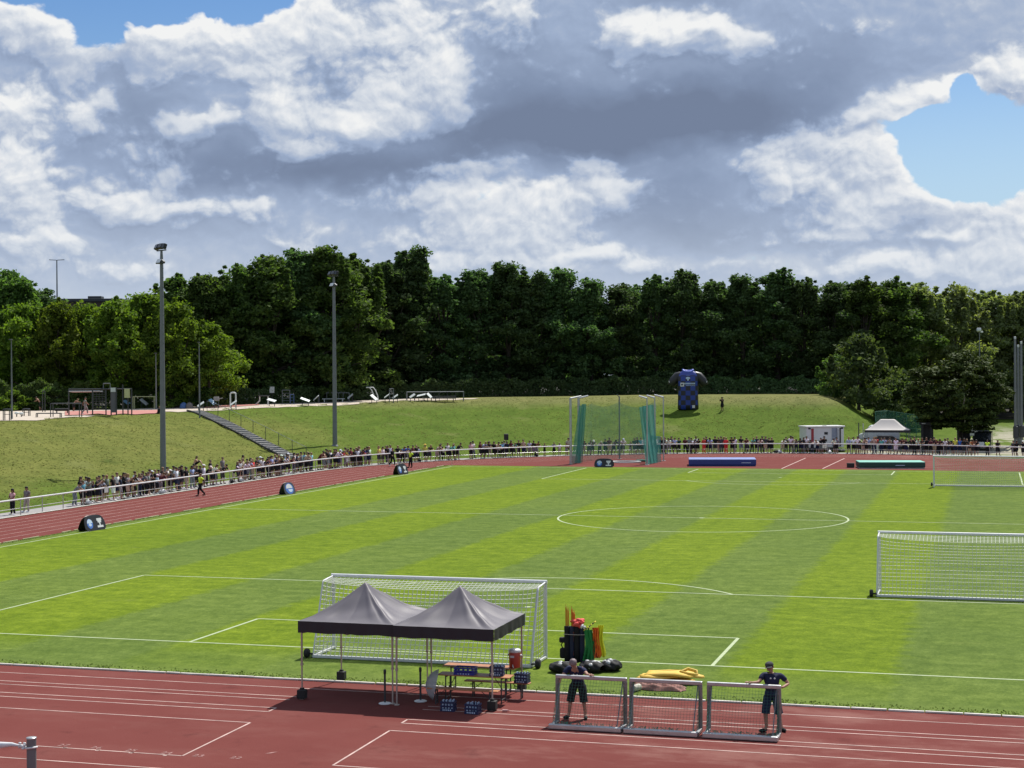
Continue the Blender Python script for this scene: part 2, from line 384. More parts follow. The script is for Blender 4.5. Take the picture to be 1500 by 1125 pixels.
# ---- materials
def pos(nt): return nt.new('ShaderNodeNewGeometry').outputs['Position']
def mat_pitch():
    m, nt, b = new_mat('pitch_grass'); P = pos(nt); x, y, z = nt.sep(P)
    wob = nt.math('MULTIPLY', nt.math('SUBTRACT', nt.noise(P, 0.35, 3, 0.5), 0.5), 0.5)
    fine = nt.math('MULTIPLY', nt.math('SUBTRACT', nt.noise(P, 1.4, 5, 0.7), 0.5), 1.5)
    xx = nt.math('ADD', x, nt.math('ADD', wob, fine))
    st = None
    for lo, hi in ((-34.3, -25.4), (-20.2, -14.6), (-9.5, -4.6), (0.1, 4.75), (9.6, 14.85), (20.2, 25.3), (30.2, 34.3)):
        s = nt.math('MULTIPLY', nt.smooth(xx, lo-0.32, lo+0.32), nt.smooth(xx, hi+0.32, hi-0.32))
        st = s if st is None else nt.math('ADD', st, s)
    # stripes fade out behind the goal line and by the edges
    st = nt.math('MULTIPLY', st, nt.smooth(y, -2.6, 0.6, 0.30, 1.0))
    st = nt.math('MULTIPLY_ADD', nt.math('MULTIPLY', nt.noise(P, 0.13, 2, 0.5), 0.35), nt.math('SUBTRACT', 1.0, st), st)
    dark = (0.112, 0.166, 0.034); light = (0.138, 0.202, 0.013)
    col = nt.mix(st, dark, light)
    # mower streaks across, worn spots, blade grain
    sx = nt.vmath('MULTIPLY', P, (0.5, 1.3, 1)); streak = nt.noise(sx, 1.0, 5, 0.62)
    col = nt.mix(1.0, col, nt.ramp(streak, [(0.25, (0.74, 0.79, 0.78)), (0.5, (1, 1, 1)), (0.75, (1.26, 1.20, 1.35))]), 'MULTIPLY')
    blade = nt.noise(nt.vmath('MULTIPLY', P, (1.0, 0.5, 1)), 9.0, 5, 0.8)
    col = nt.mix(1.0, col, nt.ramp(blade, [(0.3, (0.74, 0.79, 0.74)), (0.5, (1, 1, 1)), (0.7, (1.28, 1.22, 1.34))]), 'MULTIPLY')
    mid = nt.noise(nt.vmath('MULTIPLY', P, (1.0, 0.7, 1)), 1.9, 6, 0.72)
    col = nt.mix(1.0, col, nt.ramp(mid, [(0.3, (0.70, 0.76, 0.74)), (0.7, (1.30, 1.24, 1.40))]), 'MULTIPLY')
    pale = nt.smooth(nt.noise(P, 0.5, 5, 0.65), 0.60, 0.78)
    col = nt.mix(nt.math('MULTIPLY', pale, 0.34), col, (0.19, 0.225, 0.06))
    lowf = nt.noise(P, 0.045, 4, 0.6); col = nt.mix(1.0, col, nt.ramp(lowf, [(0.3, (0.86, 0.90, 0.90)), (0.7, (1.14, 1.10, 1.10))]), 'MULTIPLY')
    # unmown fringe along the kerbs
    fr = nt.math('MAXIMUM', nt.smooth(y, -3.4, -5.3), nt.smooth(x, -34.2, -34.9))
    frn = nt.math('MULTIPLY', fr, nt.noise(P, 1.6, 4, 0.7))
    col = nt.mix(frn, col, (0.135, 0.19, 0.045))
    col = nt.mix(1.0, col, (0.80, 0.80, 0.80), 'MULTIPLY')
    nt.l.new(col, b.inputs['Base Color']); b.inputs['Roughness'].default_value = 0.85; b.inputs['Specular IOR Level'].default_value = 0.03
    bn = nt.new('ShaderNodeBump'); bn.inputs['Strength'].default_value = 0.6; bn.inputs['Distance'].default_value = 0.05
    nt.l.new(nt.math('ADD', blade, nt.math('MULTIPLY', mid, 1.2)), bn.inputs['Height']); nt.l.new(bn.outputs[0], b.inputs['Normal'])
    return m
def mat_track():
    m, nt, b = new_mat('tartan'); P = pos(nt); x, y, z = nt.sep(P)
    col = nt.mix(nt.noise(P, 0.35, 5, 0.6), (0.148, 0.041, 0.036), (0.194, 0.060, 0.052))
    sp = nt.noise(P, 60.0, 2, 0.7)
    col = nt.mix(1.0, col, nt.ramp(sp, [(0.3, (0.78, 0.76, 0.76)), (0.7, (1.24, 1.26, 1.26))]), 'MULTIPLY')
    # chalky wear where people run and jump
    wr = nt.noise(nt.vmath('MULTIPLY', P, (0.5, 1.0, 1)), 0.55, 7, 0.68)
    area = nt.smooth(x, 1.0, 9.0, 0.25, 1.0)
    wear = nt.math('MULTIPLY', nt.smooth(wr, 0.45, 0.68), area)
    col = nt.mix(nt.math('MULTIPLY', wear, 0.7), col, (0.27, 0.130, 0.110))
    spots = nt.smooth(nt.noise(P, 1.15, 3, 0.5), 0.735, 0.80)
    col = nt.mix(nt.math('MULTIPLY', nt.math('MULTIPLY', spots, area), 0.75), col, (0.48, 0.38, 0.31))
    stn = nt.smooth(nt.noise(P, 0.8, 4, 0.6), 0.58, 0.75)
    col = nt.mix(nt.math('MULTIPLY', stn, 0.45), col, (0.085, 0.024, 0.022))
    col = nt.mix(1.0, col, (0.80, 0.80, 0.80), 'MULTIPLY')
    nt.l.new(col, b.inputs['Base Color']); b.inputs['Roughness'].default_value = 0.92; b.inputs['Specular IOR Level'].default_value = 0.04
    bn = nt.new('ShaderNodeBump'); bn.inputs['Strength'].default_value = 0.5; bn.inputs['Distance'].default_value = 0.01
    nt.l.new(sp, bn.inputs['Height']); nt.l.new(bn.outputs[0], b.inputs['Normal'])
    return m
def mat_bank():
    m, nt, b = new_mat('bank_grass'); P = pos(nt); x, y, z = nt.sep(P)
    big = nt.noise(P, 0.07, 5, 0.6); mid = nt.noise(nt.vmath('MULTIPLY', P, (0.7, 0.35, 2.2)), 0.62, 6, 0.62, dist=0.8)
    dry = nt.math('ADD', nt.math('MULTIPLY', nt.smooth(x, -44.0, -58.0), nt.smooth(y, 140.0, 95.0)), nt.math('MULTIPLY', nt.math('SUBTRACT', big, 0.5), 1.6))
    col = nt.mix(nt.smooth(dry, 0.0, 1.0), (0.094, 0.140, 0.021), (0.150, 0.158, 0.040))
    top = nt.smooth(z, 4.3, 5.8); far_ = nt.smooth(y, 135.0, 150.0)
    col = nt.mix(nt.math('MULTIPLY', nt.math('MULTIPLY', top, far_), 0.75), col, (0.20, 0.18, 0.075))
    col = nt.mix(1.0, col, nt.ramp(mid, [(0.28, (0.74, 0.80, 0.74)), (0.5, (1, 1, 1)), (0.72, (1.26, 1.20, 1.26))]), 'MULTIPLY')
    fine = nt.noise(nt.vmath('MULTIPLY', P, (1, 1, 1)), 3.0, 6, 0.75)
    col = nt.mix(1.0, col, nt.ramp(fine, [(0.28, (0.74, 0.79, 0.72)), (0.72, (1.26, 1.22, 1.3))]), 'MULTIPLY')
    spot = nt.math('MULTIPLY', nt.smooth(nt.noise(P, 0.30, 3, 0.6), 0.66, 0.74), 0.55); col = nt.mix(spot, col, (0.055, 0.085, 0.018))
    pale = nt.math('MULTIPLY', nt.smooth(nt.noise(nt.vmath('ADD', P, (31, 7, 3)), 0.16, 4, 0.6), 0.58, 0.72), 0.5); col = nt.mix(pale, col, (0.185, 0.190, 0.070))
    # trodden gravel track by the entrance on the right
    gx = nt.smooth(nt.math('ABSOLUTE', nt.math('SUBTRACT', x, nt.math('ADD', 19.0, nt.math('MULTIPLY', nt.math('SUBTRACT', y, 130.0), 0.02)))), 6.5, 3.0)
    gy = nt.math('MULTIPLY', nt.smooth(y, 128.0, 131.0), nt.smooth(y, 200.0, 165.0))
    gr = nt.math('MULTIPLY', nt.math('MULTIPLY', gx, gy), nt.smooth(mid, 0.62, 0.42))
    strip2 = nt.math('MULTIPLY', nt.math('MULTIPLY', nt.smooth(x, 2.0, 4.5), nt.smooth(y, 133.5, 137.0)), nt.smooth(y, 152.0, 149.0))
    gr = nt.math('MAXIMUM', gr, strip2)
    col = nt.mix(nt.math('MULTIPLY', gr, 0.92), col, (0.40, 0.36, 0.29))
    col = nt.mix(1.0, col, (0.78, 0.82, 0.78), 'MULTIPLY')
    nt.l.new(col, b.inputs['Base Color']); b.inputs['Roughness'].default_value = 0.9; b.inputs['Specular IOR Level'].default_value = 0.03
    bn = nt.new('ShaderNodeBump'); bn.inputs['Strength'].default_value = 0.6; bn.inputs['Distance'].default_value = 0.15
    nt.l.new(nt.math('ADD', nt.math('MULTIPLY', mid, 0.9), nt.math('MULTIPLY', fine, 0.7)), bn.inputs['Height']); nt.l.new(bn.outputs[0], b.inputs['Normal'])
    return m
def mat_tuft(name, c1, c2):
    m, nt, b = new_mat(name); g = nt.new('ShaderNodeNewGeometry')
    col = nt.ramp(g.outputs['Random Per Island'], [(0.0, tuple(v*.8 for v in c1)), (0.6, tuple(v*.8 for v in c2)), (1.0, tuple(v*.96 for v in c2))])
    nt.l.new(col, b.inputs['Base Color']); b.inputs['Roughness'].default_value = 0.8; b.inputs['Specular IOR Level'].default_value = 0.1
    tr = nt.new('ShaderNodeBsdfTranslucent'); nt.l.new(col, tr.inputs[0]); mx = nt.new('ShaderNodeMixShader'); mx.inputs[0].default_value = 0.55
    nt.l.new(b.outputs[0], mx.inputs[1]); nt.l.new(tr.outputs[0], mx.inputs[2]); nt.l.new(mx.outputs[0], nt.n['Material Output'].inputs[0])
    return m
M_PITCH, M_TRACK, M_BANK = mat_pitch(), mat_track(), mat_bank()
M_LINE = simple('line_paint', (0.36, 0.43, 0.24), 0.8, var=0.25, nscale=2.5)
M_TLINE = simple('lane_paint', (0.48, 0.33, 0.29), 0.8, var=0.5, nscale=1.6)
M_KERB = simple('kerb_white', (0.66, 0.63, 0.57), 0.7, var=0.3, nscale=1.5)
M_KERB2 = simple('kerb_overgrown', (0.42, 0.42, 0.24), 0.85, var=0.55, nscale=0.8)
M_PATH = simple('path_asphalt', (0.28, 0.27, 0.26), 0.9, var=0.2, nscale=1.2)
M_GRAVEL = simple('sandy_gravel', (0.48, 0.41, 0.33), 0.95, var=0.14, nscale=0.6)
M_RUBBER = simple('red_rubber', (0.42, 0.17, 0.14), 0.9, var=0.12, nscale=0.8)

# ---- base ground to the horizon, a little under the track
mb = MB(); mb.add([(-3500, -900, -0.06), (3500, -900, -0.06), (3500, 5000, -0.06), (-3500, 5000, -0.06)], [(0, 1, 2, 3)])
tag(mb.build('ground', M_BANK), kind='structure')
# ---- embankment and plateau
mb = MB()
Rs = [44.35, 45.6, 46.6, 47.5]+[47.5+0.9*i for i in range(1, 50)]+[94, 98, 104, 112, 124, 140, 160, 190, 240, 320, 450, 700, 1200, 2600]
cols = []
for i in range(120): cols.append(('L', -62+(YC+62)*i/120))
for i in range(181): cols.append(('A', PI*i/180))
for i in range(1, 21): cols.append(('R', YC-(YC+62)*i/20))
vs = []
for kind, q in cols:
    for R in Rs:
        if kind == 'L': x, y = -R, q
        elif kind == 'R': x, y = R, q
        else: x, y = -R*math.cos(q), YC+R*math.sin(q)
        z = ter(x, y) if R > 47 else 0.0
        if R > 1000: z = -0.5
        vs.append((x, y, z-0.004 if R < 47 else z))
n = len(Rs)
mb.add(vs, [(i*n+j, (i+1)*n+j, (i+1)*n+j+1, i*n+j+1) for i in range(len(cols)-1) for j in range(n-1)], 0, True)
bank = tag(mb.build('embankment', M_BANK), kind='structure')
# ---- track: one sheet under everything, outer edge at R = 44.2
mb = MB(); rp = ring(44.2, n=160, y0=-62.0)
mb.add([(x, y, 0) for x, y in rp], [tuple(range(len(rp)))[::-1]])
tag(mb.build('running_track', M_TRACK), kind='structure')
# ---- path behind the spectator rail
mb = MB(); strip(mb, ring(45.55, n=160, y0=-62), 2.3, 0.012)
tag(mb.build('path', M_PATH), kind='structure')
# ---- pitch
mb = MB(); nx, ny = 2, 2
mb.add([(-35.15, -5.42, 0.012), (35.15, -5.42, 0.012), (35.15, 104.6, 0.012), (-35.15, 104.6, 0.012)], [(0, 1, 2, 3)])
tag(mb.build('pitch', M_PITCH), kind='structure')
# ---- white lines of the pitch
L_ = 102.7; zl = 0.018; mb = MB()
def rect(x0, y0, x1, y1, w=0.12):
    seg(mb, (x0, y0-w/2), (x0, y1+w/2), w, zl); seg(mb, (x1, y0-w/2), (x1, y1+w/2), w, zl)
    seg(mb, (x0+w/2, y1), (x1-w/2, y1), w, zl); seg(mb, (x0+w/2, y0), (x1-w/2, y0), w, zl)
rect(-34, 0, 34, L_)
for s, y0 in ((1, 0.0), (-1, L_)):
    for hw, dp in ((20.16, 16.5), (9.16, 5.5)):
        ya, yb = y0+s*0.06, y0+s*dp
        seg(mb, (-hw, ya), (-hw, yb), .12, zl); seg(mb, (hw, ya), (hw, yb), .12, zl); seg(mb, (-hw, yb), (hw, yb), .12, zl+0.002)
    a0 = math.acos(5.5/9.15)
    strip(mb, [(9.15*math.sin(-a0+2*a0*i/40), y0+s*(11+9.15*math.cos(-a0+2*a0*i/40))) for i in range(41)], .12, zl)
    mb.add([(0.16*math.cos(2*PI*i/14)*(1), y0+s*11+0.16*math.sin(2*PI*i/14), zl) for i in range(14)], [tuple(range(14))])
strip(mb, [(9.15*math.cos(2*PI*i/90), L_/2+9.15*math.sin(2*PI*i/90)) for i in range(91)], .12, zl)
seg(mb, (-33.9, L_/2), (33.9, L_/2), .12, zl+0.002)
mb.add([(0.2*math.cos(2*PI*i/14), L_/2+0.2*math.sin(2*PI*i/14), zl+0.004) for i in range(14)], [tuple(range(14))])
tag(mb.build('pitch_lines', M_LINE), kind='structure')
# ---- track lines
mb = MB(); zt = 0.005
for k in range(1, 7): strip(mb, ring(35.45+1.235*k, n=120, y0=-62), 0.055, zt)
lines = [((-30, -6.62), (30, -6.62)), ((-30, -7.88), (-1.64, -7.82)), ((-30, -8.36), (-1.64, -8.28)), ((-30, -9.46), (-1.54, -9.40)), ((-30, -9.98), (-1.54, -9.92)),
         ((-30, -11.38), (-1.42, -11.34)), ((-30, -15.22), (-1.38, -15.22)), ((-1.40, -11.34), (-1.36, -15.22)), ((-30, -16.5), (1.4, -16.5)), ((-1.54, -9.40), (-1.54, -9.92)),
         ((2.50, -8.12), (30, -8.12)), ((2.5, -8.56), (30, -8.56)), ((2.54, -9.88), (30, -9.88)), ((2.54, -9.88), (2.54, -10.36)), ((2.54, -10.36), (30, -10.36)),
         ((2.54, -11.28), (30, -11.28)), ((2.56, -11.28), (2.58, -15.16)), ((2.58, -15.16), (30, -15.16)), ((-0.6, -16.62), (0.9, -16.62))]
for a, b in lines: seg(mb, a, b, 0.055, zt)
for a, b in (((1145, 686.5), (1180, 671)), ((1205, 686.5), (1237, 671.5))):
    p, q = gp(*a), gp(*b); seg(mb, (p.x, p.y), (q.x, q.y), 0.12, zt)
for px in (94, 142, 191, 241): # run up numbers painted beside the line are built below as lettering; small ticks here
    p = gp(px, 1096+0.075*(px-94)); mb.add([(p.x-.05, p.y-.02, zt), (p.x+.05, p.y-.02, zt), (p.x+.05, p.y+.10, zt), (p.x-.05, p.y+.10, zt)], [(0, 1, 2, 3)])
tag(mb.build('track_lines', M_TLINE), kind='structure')
def ground_text(s, p, size, m, rz=0.0, z=0.006):
    cu = bpy.data.curves.new('digits', 'FONT'); cu.body = s; cu.size = size; cu.align_x = 'CENTER'
    o = bpy.data.objects.new('tmp', cu); C.objects.link(o)
    me = bpy.data.meshes.new_from_object(o.evaluated_get(bpy.context.evaluated_depsgraph_get())); bpy.data.objects.remove(o)
    R = Matrix.Rotation(rz, 4, 'Z')
    return [tuple(R @ q.co+Vector((p[0], p[1], z))) for q in me.vertices], [tuple(f.vertices) for f in me.polygons]
mb = MB()
for i, px in enumerate((91, 139, 190, 242)):
    p = gp(px, 1093+0.075*(px-94)); mb.add(*ground_text(str(27-i), (p.x, p.y-0.02), 0.30, M_TLINE))
for i, (px, py) in enumerate(((291, 1107), (346, 1110))):
    p = gp(px, py); mb.add(*ground_text(str(23-i), (p.x, p.y-0.1), 0.30, M_TLINE))
p = gp(398, 1103); mb.add([(p.x-.12, p.y-.12, .006), (p.x+.0, p.y-.05, .006), (p.x+.10, p.y+.16, .006), (p.x-.02, p.y+.05, .006)], [(0, 1, 2, 3)])
tag(mb.build('run_up_marks', simple('worn_paint', (0.36, 0.19, 0.17), 0.85, var=0.3)), kind='structure')
# ---- kerbs
mb = MB(); rr_ = random.Random(3); x = -34.6
while x < 34:
    l = 1.0 if rr_.random() < 0.85 else 0.5
    mb.bbox((x+l/2, -5.47, 0.028+rr_.uniform(-.004, .004)), (l-rr_.choice([0.01, 0.012, 0.05]), 0.085, 0.05), b=0.008); x += l
tag(mb.build('near_kerb', M_KERB), kind='structure')
mb = MB(); y = -5.0
while y < 104:
    l = rr_.uniform(0.9, 2.6)
    if rr_.random() < 0.72: mb.bbox((-35.22, y+l/2, 0.03), (0.07, l, 0.055), b=0.01)
    y += l+rr_.uniform(0.02, 0.5)
tag(mb.build('left_kerb', M_KERB2), kind='structure')
mb = MB(); strip(mb, ring(44.28, n=160, y0=-62), 0.16, 0.05); strip(mb, ring(44.20, n=160, y0=-62), 0.02, 0.03)
tag(mb.build('outer_kerb', M_KERB), kind='structure')
# ---- gravel and rubber pads of the exercise park on the plateau
def pad(name, poly, mat, dz, sub=24):
    mb = MB(); lo, hi = poly      # two picture polylines (near edge, far edge) turned into places on the plateau
    P0 = [gt(*q) for q in lo]; P1 = [gt(*q) for q in hi]
    def pick(P, u):
        t = u*(len(P)-1); i = min(int(t), len(P)-2); return P[i].lerp(P[i+1], t-i)
    def fn(u, v):
        a = pick(P0, u).lerp(pick(P1, u), v); return (a.x, a.y, ter(a.x, a.y)+dz)
    mb.grid(fn, 60, 10); return tag(mb.build(name, mat), kind='structure')
# ================================================================ TREES, HEDGES, LONG GRASS
import numpy as np
def mat_leaf(name, c_dark, c_light, trans=0.35, tcol=None):
    m, nt, b = new_mat(name); g = nt.new('ShaderNodeNewGeometry'); oi = nt.new('ShaderNodeObjectInfo')
    col = nt.ramp(g.outputs['Random Per Island'], [(0.0, c_dark), (1.0, c_light)])
    big = nt.noise(nt.new('ShaderNodeTexCoord').outputs['Object'], 0.35, 3, 0.6)
    col = nt.mix(1.0, col, nt.ramp(big, [(0.3, (0.72, 0.78, 0.75)), (0.7, (1.28, 1.22, 1.15))]), 'MULTIPLY')
    hsv = nt.new('ShaderNodeHueSaturation'); nt.l.new(col, hsv.inputs['Color'])
    nt.l.new(nt.lin(oi.outputs['Random'], 0, 1, 0.485, 0.515), hsv.inputs['Hue']); nt.l.new(nt.lin(oi.outputs['Random'], 0, 1, 0.78, 1.22), hsv.inputs['Value'])
    col = hsv.outputs[0]
    nt.l.new(col, b.inputs['Base Color']); b.inputs['Roughness'].default_value = 0.7; b.inputs['Specular IOR Level'].default_value = 0.10
    tr = nt.new('ShaderNodeBsdfTranslucent'); tc = nt.mix(1.0, col, tcol or (1.25, 1.35, 0.45), 'MULTIPLY'); nt.l.new(tc, tr.inputs[0])
    mx = nt.new('ShaderNodeMixShader'); mx.inputs[0].default_value = trans
    nt.l.new(b.outputs[0], mx.inputs[1]); nt.l.new(tr.outputs[0], mx.inputs[2]); nt.l.new(mx.outputs[0], nt.n['Material Output'].inputs[0])
    return m
LEAF_DARK = mat_leaf('leaf_dark', (0.046, 0.082, 0.032), (0.105, 0.160, 0.066), 0.46, (1.05, 1.3, .62))
LEAF_MID = mat_leaf('leaf_mid', (0.056, 0.100, 0.030), (0.126, 0.186, 0.056), 0.50, (1.1, 1.3, .52))
LEAF_YEL = mat_leaf('leaf_bright', (0.072, 0.126, 0.020), (0.160, 0.228, 0.040), 0.50)
LEAF_GREY = mat_leaf('leaf_greyish', (0.125, 0.155, 0.070), (0.240, 0.275, 0.135), 0.50)
LEAF_OLIVE = mat_leaf('leaf_olive', (0.048, 0.072, 0.030), (0.108, 0.138, 0.056), 0.38)
BARK = simple('bark', (0.060, 0.048, 0.036), 0.9, var=0.35, nscale=2.5, bump=0.4)
def leaf_quads(cen, nrm, size, rng):
    n = len(cen); nrm = nrm/np.maximum(1e-6, np.linalg.norm(nrm, axis=1, keepdims=True))
    r = rng.normal(size=(n, 3)); a = np.cross(nrm, r); a /= np.maximum(1e-6, np.linalg.norm(a, axis=1, keepdims=True)); b = np.cross(nrm, a)
    s = size[:, None]; w = rng.uniform(0.45, 0.75, (n, 1))
    v = np.stack([cen-a*s, cen+b*s*w-nrm*s*0.15, cen+a*s, cen-b*s*w-nrm*s*0.15], 1).reshape(-1, 3)
    return v
def quad_mesh(name, v, mat):
    me = bpy.data.meshes.new(name); nv = len(v); nf = nv//4
    me.vertices.add(nv); me.vertices.foreach_set('co', v.astype(np.float32).ravel())
    me.loops.add(nv); me.loops.foreach_set('vertex_index', np.arange(nv, dtype=np.int32))
    me.polygons.add(nf); me.polygons.foreach_set('loop_start', np.arange(0, nv, 4, dtype=np.int32))
    me.polygons.foreach_set('loop_total', np.full(nf, 4, dtype=np.int32)); me.materials.append(mat); me.update(calc_edges=True)
    return me
def crown_points(seed, h, rad, base, npuff, nleaf, ls, prof=0.75, spiky=0.4, pr=(0.10, 0.21), low=1.0):
    rng = np.random.default_rng(seed); H = h-base; pts = []; boughs = []
    lob = rng.uniform(0, 2*np.pi, 5); la = rng.uniform(0.05, 0.20, 5)
    def env(t, w):
        R = rad*(max(0.0, math.sin(math.pi*min(1, (t*0.84+0.16*low)**prof)))**0.60)
        return R*(1+sum(la[k]*math.cos((k+1)*w+lob[k]+t*4) for k in range(5)))
    nb = max(7, npuff//9)
    for i in range(nb):                           # main boughs carry the foliage
        t = (i+rng.uniform(0.1, 0.9))/nb; w = i*2.4+rng.uniform(-.6, .6); br = rad*rng.uniform(0.26, 0.46)*(1.05-0.45*t)
        R = max(0, env(t, w)-br*.75)*rng.uniform(0.55, 1.0); boughs.append((np.array([R*math.cos(w), R*math.sin(w), base+(H-br*.9)*t+br*.2]), br))
    for c, br in boughs:
        for _ in range(9):
            d = rng.normal(size=3); d /= np.linalg.norm(d); d[2] = d[2]*.75+.15
            p = c+d*br*rng.uniform(0.35, 1.0)**.5*np.array([1.1, 1.1, 1.0]); p[2] = max(p[2], base*.6+.3)
            pts.append((p, rng.uniform(*pr)*rad))
    for _ in range(int(6+spiky*14)):              # leader shoots break the top outline
        w = rng.uniform(0, 2*np.pi); d = rad*rng.uniform(0.0, 0.7); k0 = rng.uniform(.055, .12); z0 = h-H*.19-d*d/rad*1.1-rng.uniform(0, .04)*H
        for k in range(9): pts.append((np.array([d*math.cos(w), d*math.sin(w), z0+k*H*0.024*rng.uniform(.85, 1.15)]), rad*max(.035, k0*1.5-0.015*k)))
    per = max(6, nleaf//len(pts)); C_, N_, S_ = [], [], []
    for p, r in pts:
        k = int(per*rng.uniform(0.5, 1.5)); d = rng.normal(size=(k, 3)); d /= np.linalg.norm(d, axis=1, keepdims=True)
        rr = r*rng.uniform(0.0, 1.0, (k, 1))**0.45*rng.uniform(.8, 1.25, (k, 1))
        C_.append(p+d*rr*np.array([1.15, 1.15, 0.9])); N_.append(d*0.5+np.array([0, 0, 0.35])+rng.normal(size=(k, 3))*0.75); S_.append(ls*rng.uniform(0.55, 1.25, k))
    return np.concatenate(C_), np.concatenate(N_), np.concatenate(S_), pts, rng
def make_tree(name, seed, h, rad, base, npuff, nleaf, ls, leaf, **kw):
    c, n, s, pts, rng = crown_points(seed, h, rad, base, npuff, nleaf, ls, **kw)
    root = thing(name, 'tree', 'tree', (0, 0, -500))
    mb = MB(); bend = rng.normal(size=2)*0.03*h; top = h*0.80
    trunk = [Vector((bend[0]*t*t, bend[1]*t*t, top*t-0.3)) for t in np.linspace(0, 1, 8)]
    r0 = 0.017*h+0.06; mb.path(trunk, [r0*(1.25 if i == 0 else 1)*(1-0.80*i/7) for i in range(8)], 8)
    for p, r in [pts[i] for i in rng.choice(len(pts), min(16, len(pts)), replace=False)]:
        i = min(6, max(2, int((p[2]*0.62/top)*7))); a = trunk[i]; b = Vector(p)
        mid = a.lerp(b, 0.5)+Vector((0, 0, -0.05*h*0.4)); mb.path([a, mid, b], [r0*0.34, r0*0.22, r0*0.08], 5)
    mb.build('trunk', BARK, root)
    me = quad_mesh('crown', leaf_quads(c, n, s, rng), leaf); o = bpy.data.objects.new('crown', me); C.objects.link(o); o.parent = root
    return root, h, rad
T_DARK = [make_tree('broadleaf_tree', 10+i, 20, r, b, 240, 30000, 0.235, LEAF_DARK, prof=p, spiky=s) for i, (r, b, p, s) in
          enumerate(((4.6, 1.0, .80, .5), (5.3, 1.6, .72, .2), (4.2, .8, .92, .7), (5.0, 1.2, .85, .4)))]
T_MID = [make_tree('broadleaf_tree', 30+i, 19, r, b, 230, 29000, 0.235, LEAF_MID, prof=p, spiky=s) for i, (r, b, p, s) in
         enumerate(((4.8, 1.2, .80, .5), (5.4, 1.6, .70, .3), (4.4, 1.0, .95, .6)))]
T_YEL = [make_tree('maple_tree', 50+i, 13, r, 2.6, 170, 20000, 0.22, LEAF_YEL, prof=.72, spiky=.3) for i, r in enumerate((5.0, 5.6))]
T_GREY = [make_tree('willow_tree', 60+i, 18, r, 1.4, 200, 24000, 0.225, LEAF_GREY, prof=.85, spiky=.5) for i, r in enumerate((4.8, 5.4))]
T_BUSH = [make_tree('tall_shrub', 70+i, 6, r, 0.2, 90, 10000, 0.19, lf, prof=.6, spiky=.4, pr=(0.12, 0.24)) for i, (r, lf) in enumerate(((3.0, LEAF_MID), (3.4, LEAF_OLIVE), (3.2, LEAF_YEL)))]
def horizon(px): return 546.3-0.00614*(px-750)
ORD = ['', 'first', 'second', 'third', 'fourth', 'fifth', 'sixth', 'seventh', 'eighth', 'ninth', 'tenth', 'eleventh', 'twelfth', 'thirteenth', 'fourteenth', 'fifteenth',
       'sixteenth', 'seventeenth', 'eighteenth', 'nineteenth', 'twentieth']
def nth(i):
    if i <= 20: return ORD[i]
    t, u = divmod(i, 10); T = ['', '', 'twenty', 'thirty', 'forty', 'fifty', 'sixty']
    return T[t]+'-'+ORD[u] if u else {2: 'twentieth', 3: 'thirtieth', 4: 'fortieth', 5: 'fiftieth', 6: 'sixtieth'}[t]
trng = random.Random(21)
def plant(tmpl, px, top, dist, label, group, wk=1.0, nm=None):
    root, h, rad = tmpl; p = on_ray(px, dist, -0.1); need = CAM.z+(horizon(px)-top)/FPX*dist-p.z
    k = need/h; wxy = k**0.6*wk*trng.uniform(1.12, 1.36)
    o = dup(root, p, trng.uniform(0, 6.28), label, group, (wxy, wxy, k)); o['category'] = 'shrub' if 'shrub' in o.name else 'tree'
    return o
FRONT = [(-45, 408, 214, 'M'), (12, 397, 214, 'M'), (62, 424, 220, 'D'), (258, 404, 224, 'M'), (305, 402, 222, 'M'), (352, 388, 224, 'M'), (398, 374, 224, 'M'), (436, 366, 228, 'D'), (478, 362, 228, 'M'), (520, 376, 232, 'M'),
         (566, 385, 240, 'D'), (608, 364, 243, 'D'), (652, 404, 244, 'D'), (697, 396, 246, 'D'), (744, 386, 247, 'D'), (787, 400, 247, 'D'), (824, 393, 248, 'D'), (866, 408, 248, 'D'), (908, 416, 249, 'D'), (962, 404, 250, 'D'),
         (1002, 396, 250, 'D'), (1046, 412, 250, 'D'), (1088, 404, 249, 'D'), (1140, 394, 248, 'D'), (1180, 408, 246, 'D'), (1222, 414, 244, 'D'), (1266, 408, 242, 'M'), (1312, 409, 244, 'M'), (1352, 416, 246, 'G'), (1400, 421, 248, 'G'), (1446, 427, 252, 'G'), (1496, 428, 250, 'G'), (1545, 426, 248, 'G')]
kinds = {'M': T_MID, 'D': T_DARK, 'G': T_GREY}; knames = {'M': 'leafy mid green tree', 'D': 'tall dark green tree', 'G': 'greyish green loose crowned tree'}
def near(px):
    for lim, s in ((90, 'at the far left end'), (345, 'behind the exercise park'), (560, 'near the two floodlight masts'), (820, 'behind the bare grass crest'), (960, 'above the throwing cage'), (1080, 'behind the inflatable shirt'), (1230, 'right of the inflatable shirt'), (1340, 'above the white marquee'), (9999, 'behind the round tree'))  :
        if px < lim: return s
for i, (px, top, dist, k) in enumerate(FRONT):
    plant(kinds[k][trng.randrange(len(kinds[k]))], px, top, dist, '%s %s, %s from left in the front row' % (knames[k], near(px), nth(i+1)), 'trees in the front row of the wood', 1.0)
px = -70; i = 0
while px < 1590:
    i += 1; sky_y = table([(a, b) for a, b, c, d in FRONT], px); dist = table([(a, c) for a, b, c, d in FRONT], px)
    if not 66 < px < 215:
        k = 'G' if px > 1330 else ('M' if px < 330 else 'D')
        plant(kinds[k][trng.randrange(len(kinds[k]))], px+trng.uniform(-10, 10), sky_y+trng.uniform(2, 26), dist+15, 'tall tree %s, %s from left in the second row' % (near(px), nth(i)), 'trees in the second row of the wood', 1.05)
    px += 52
px = -75; i = 0
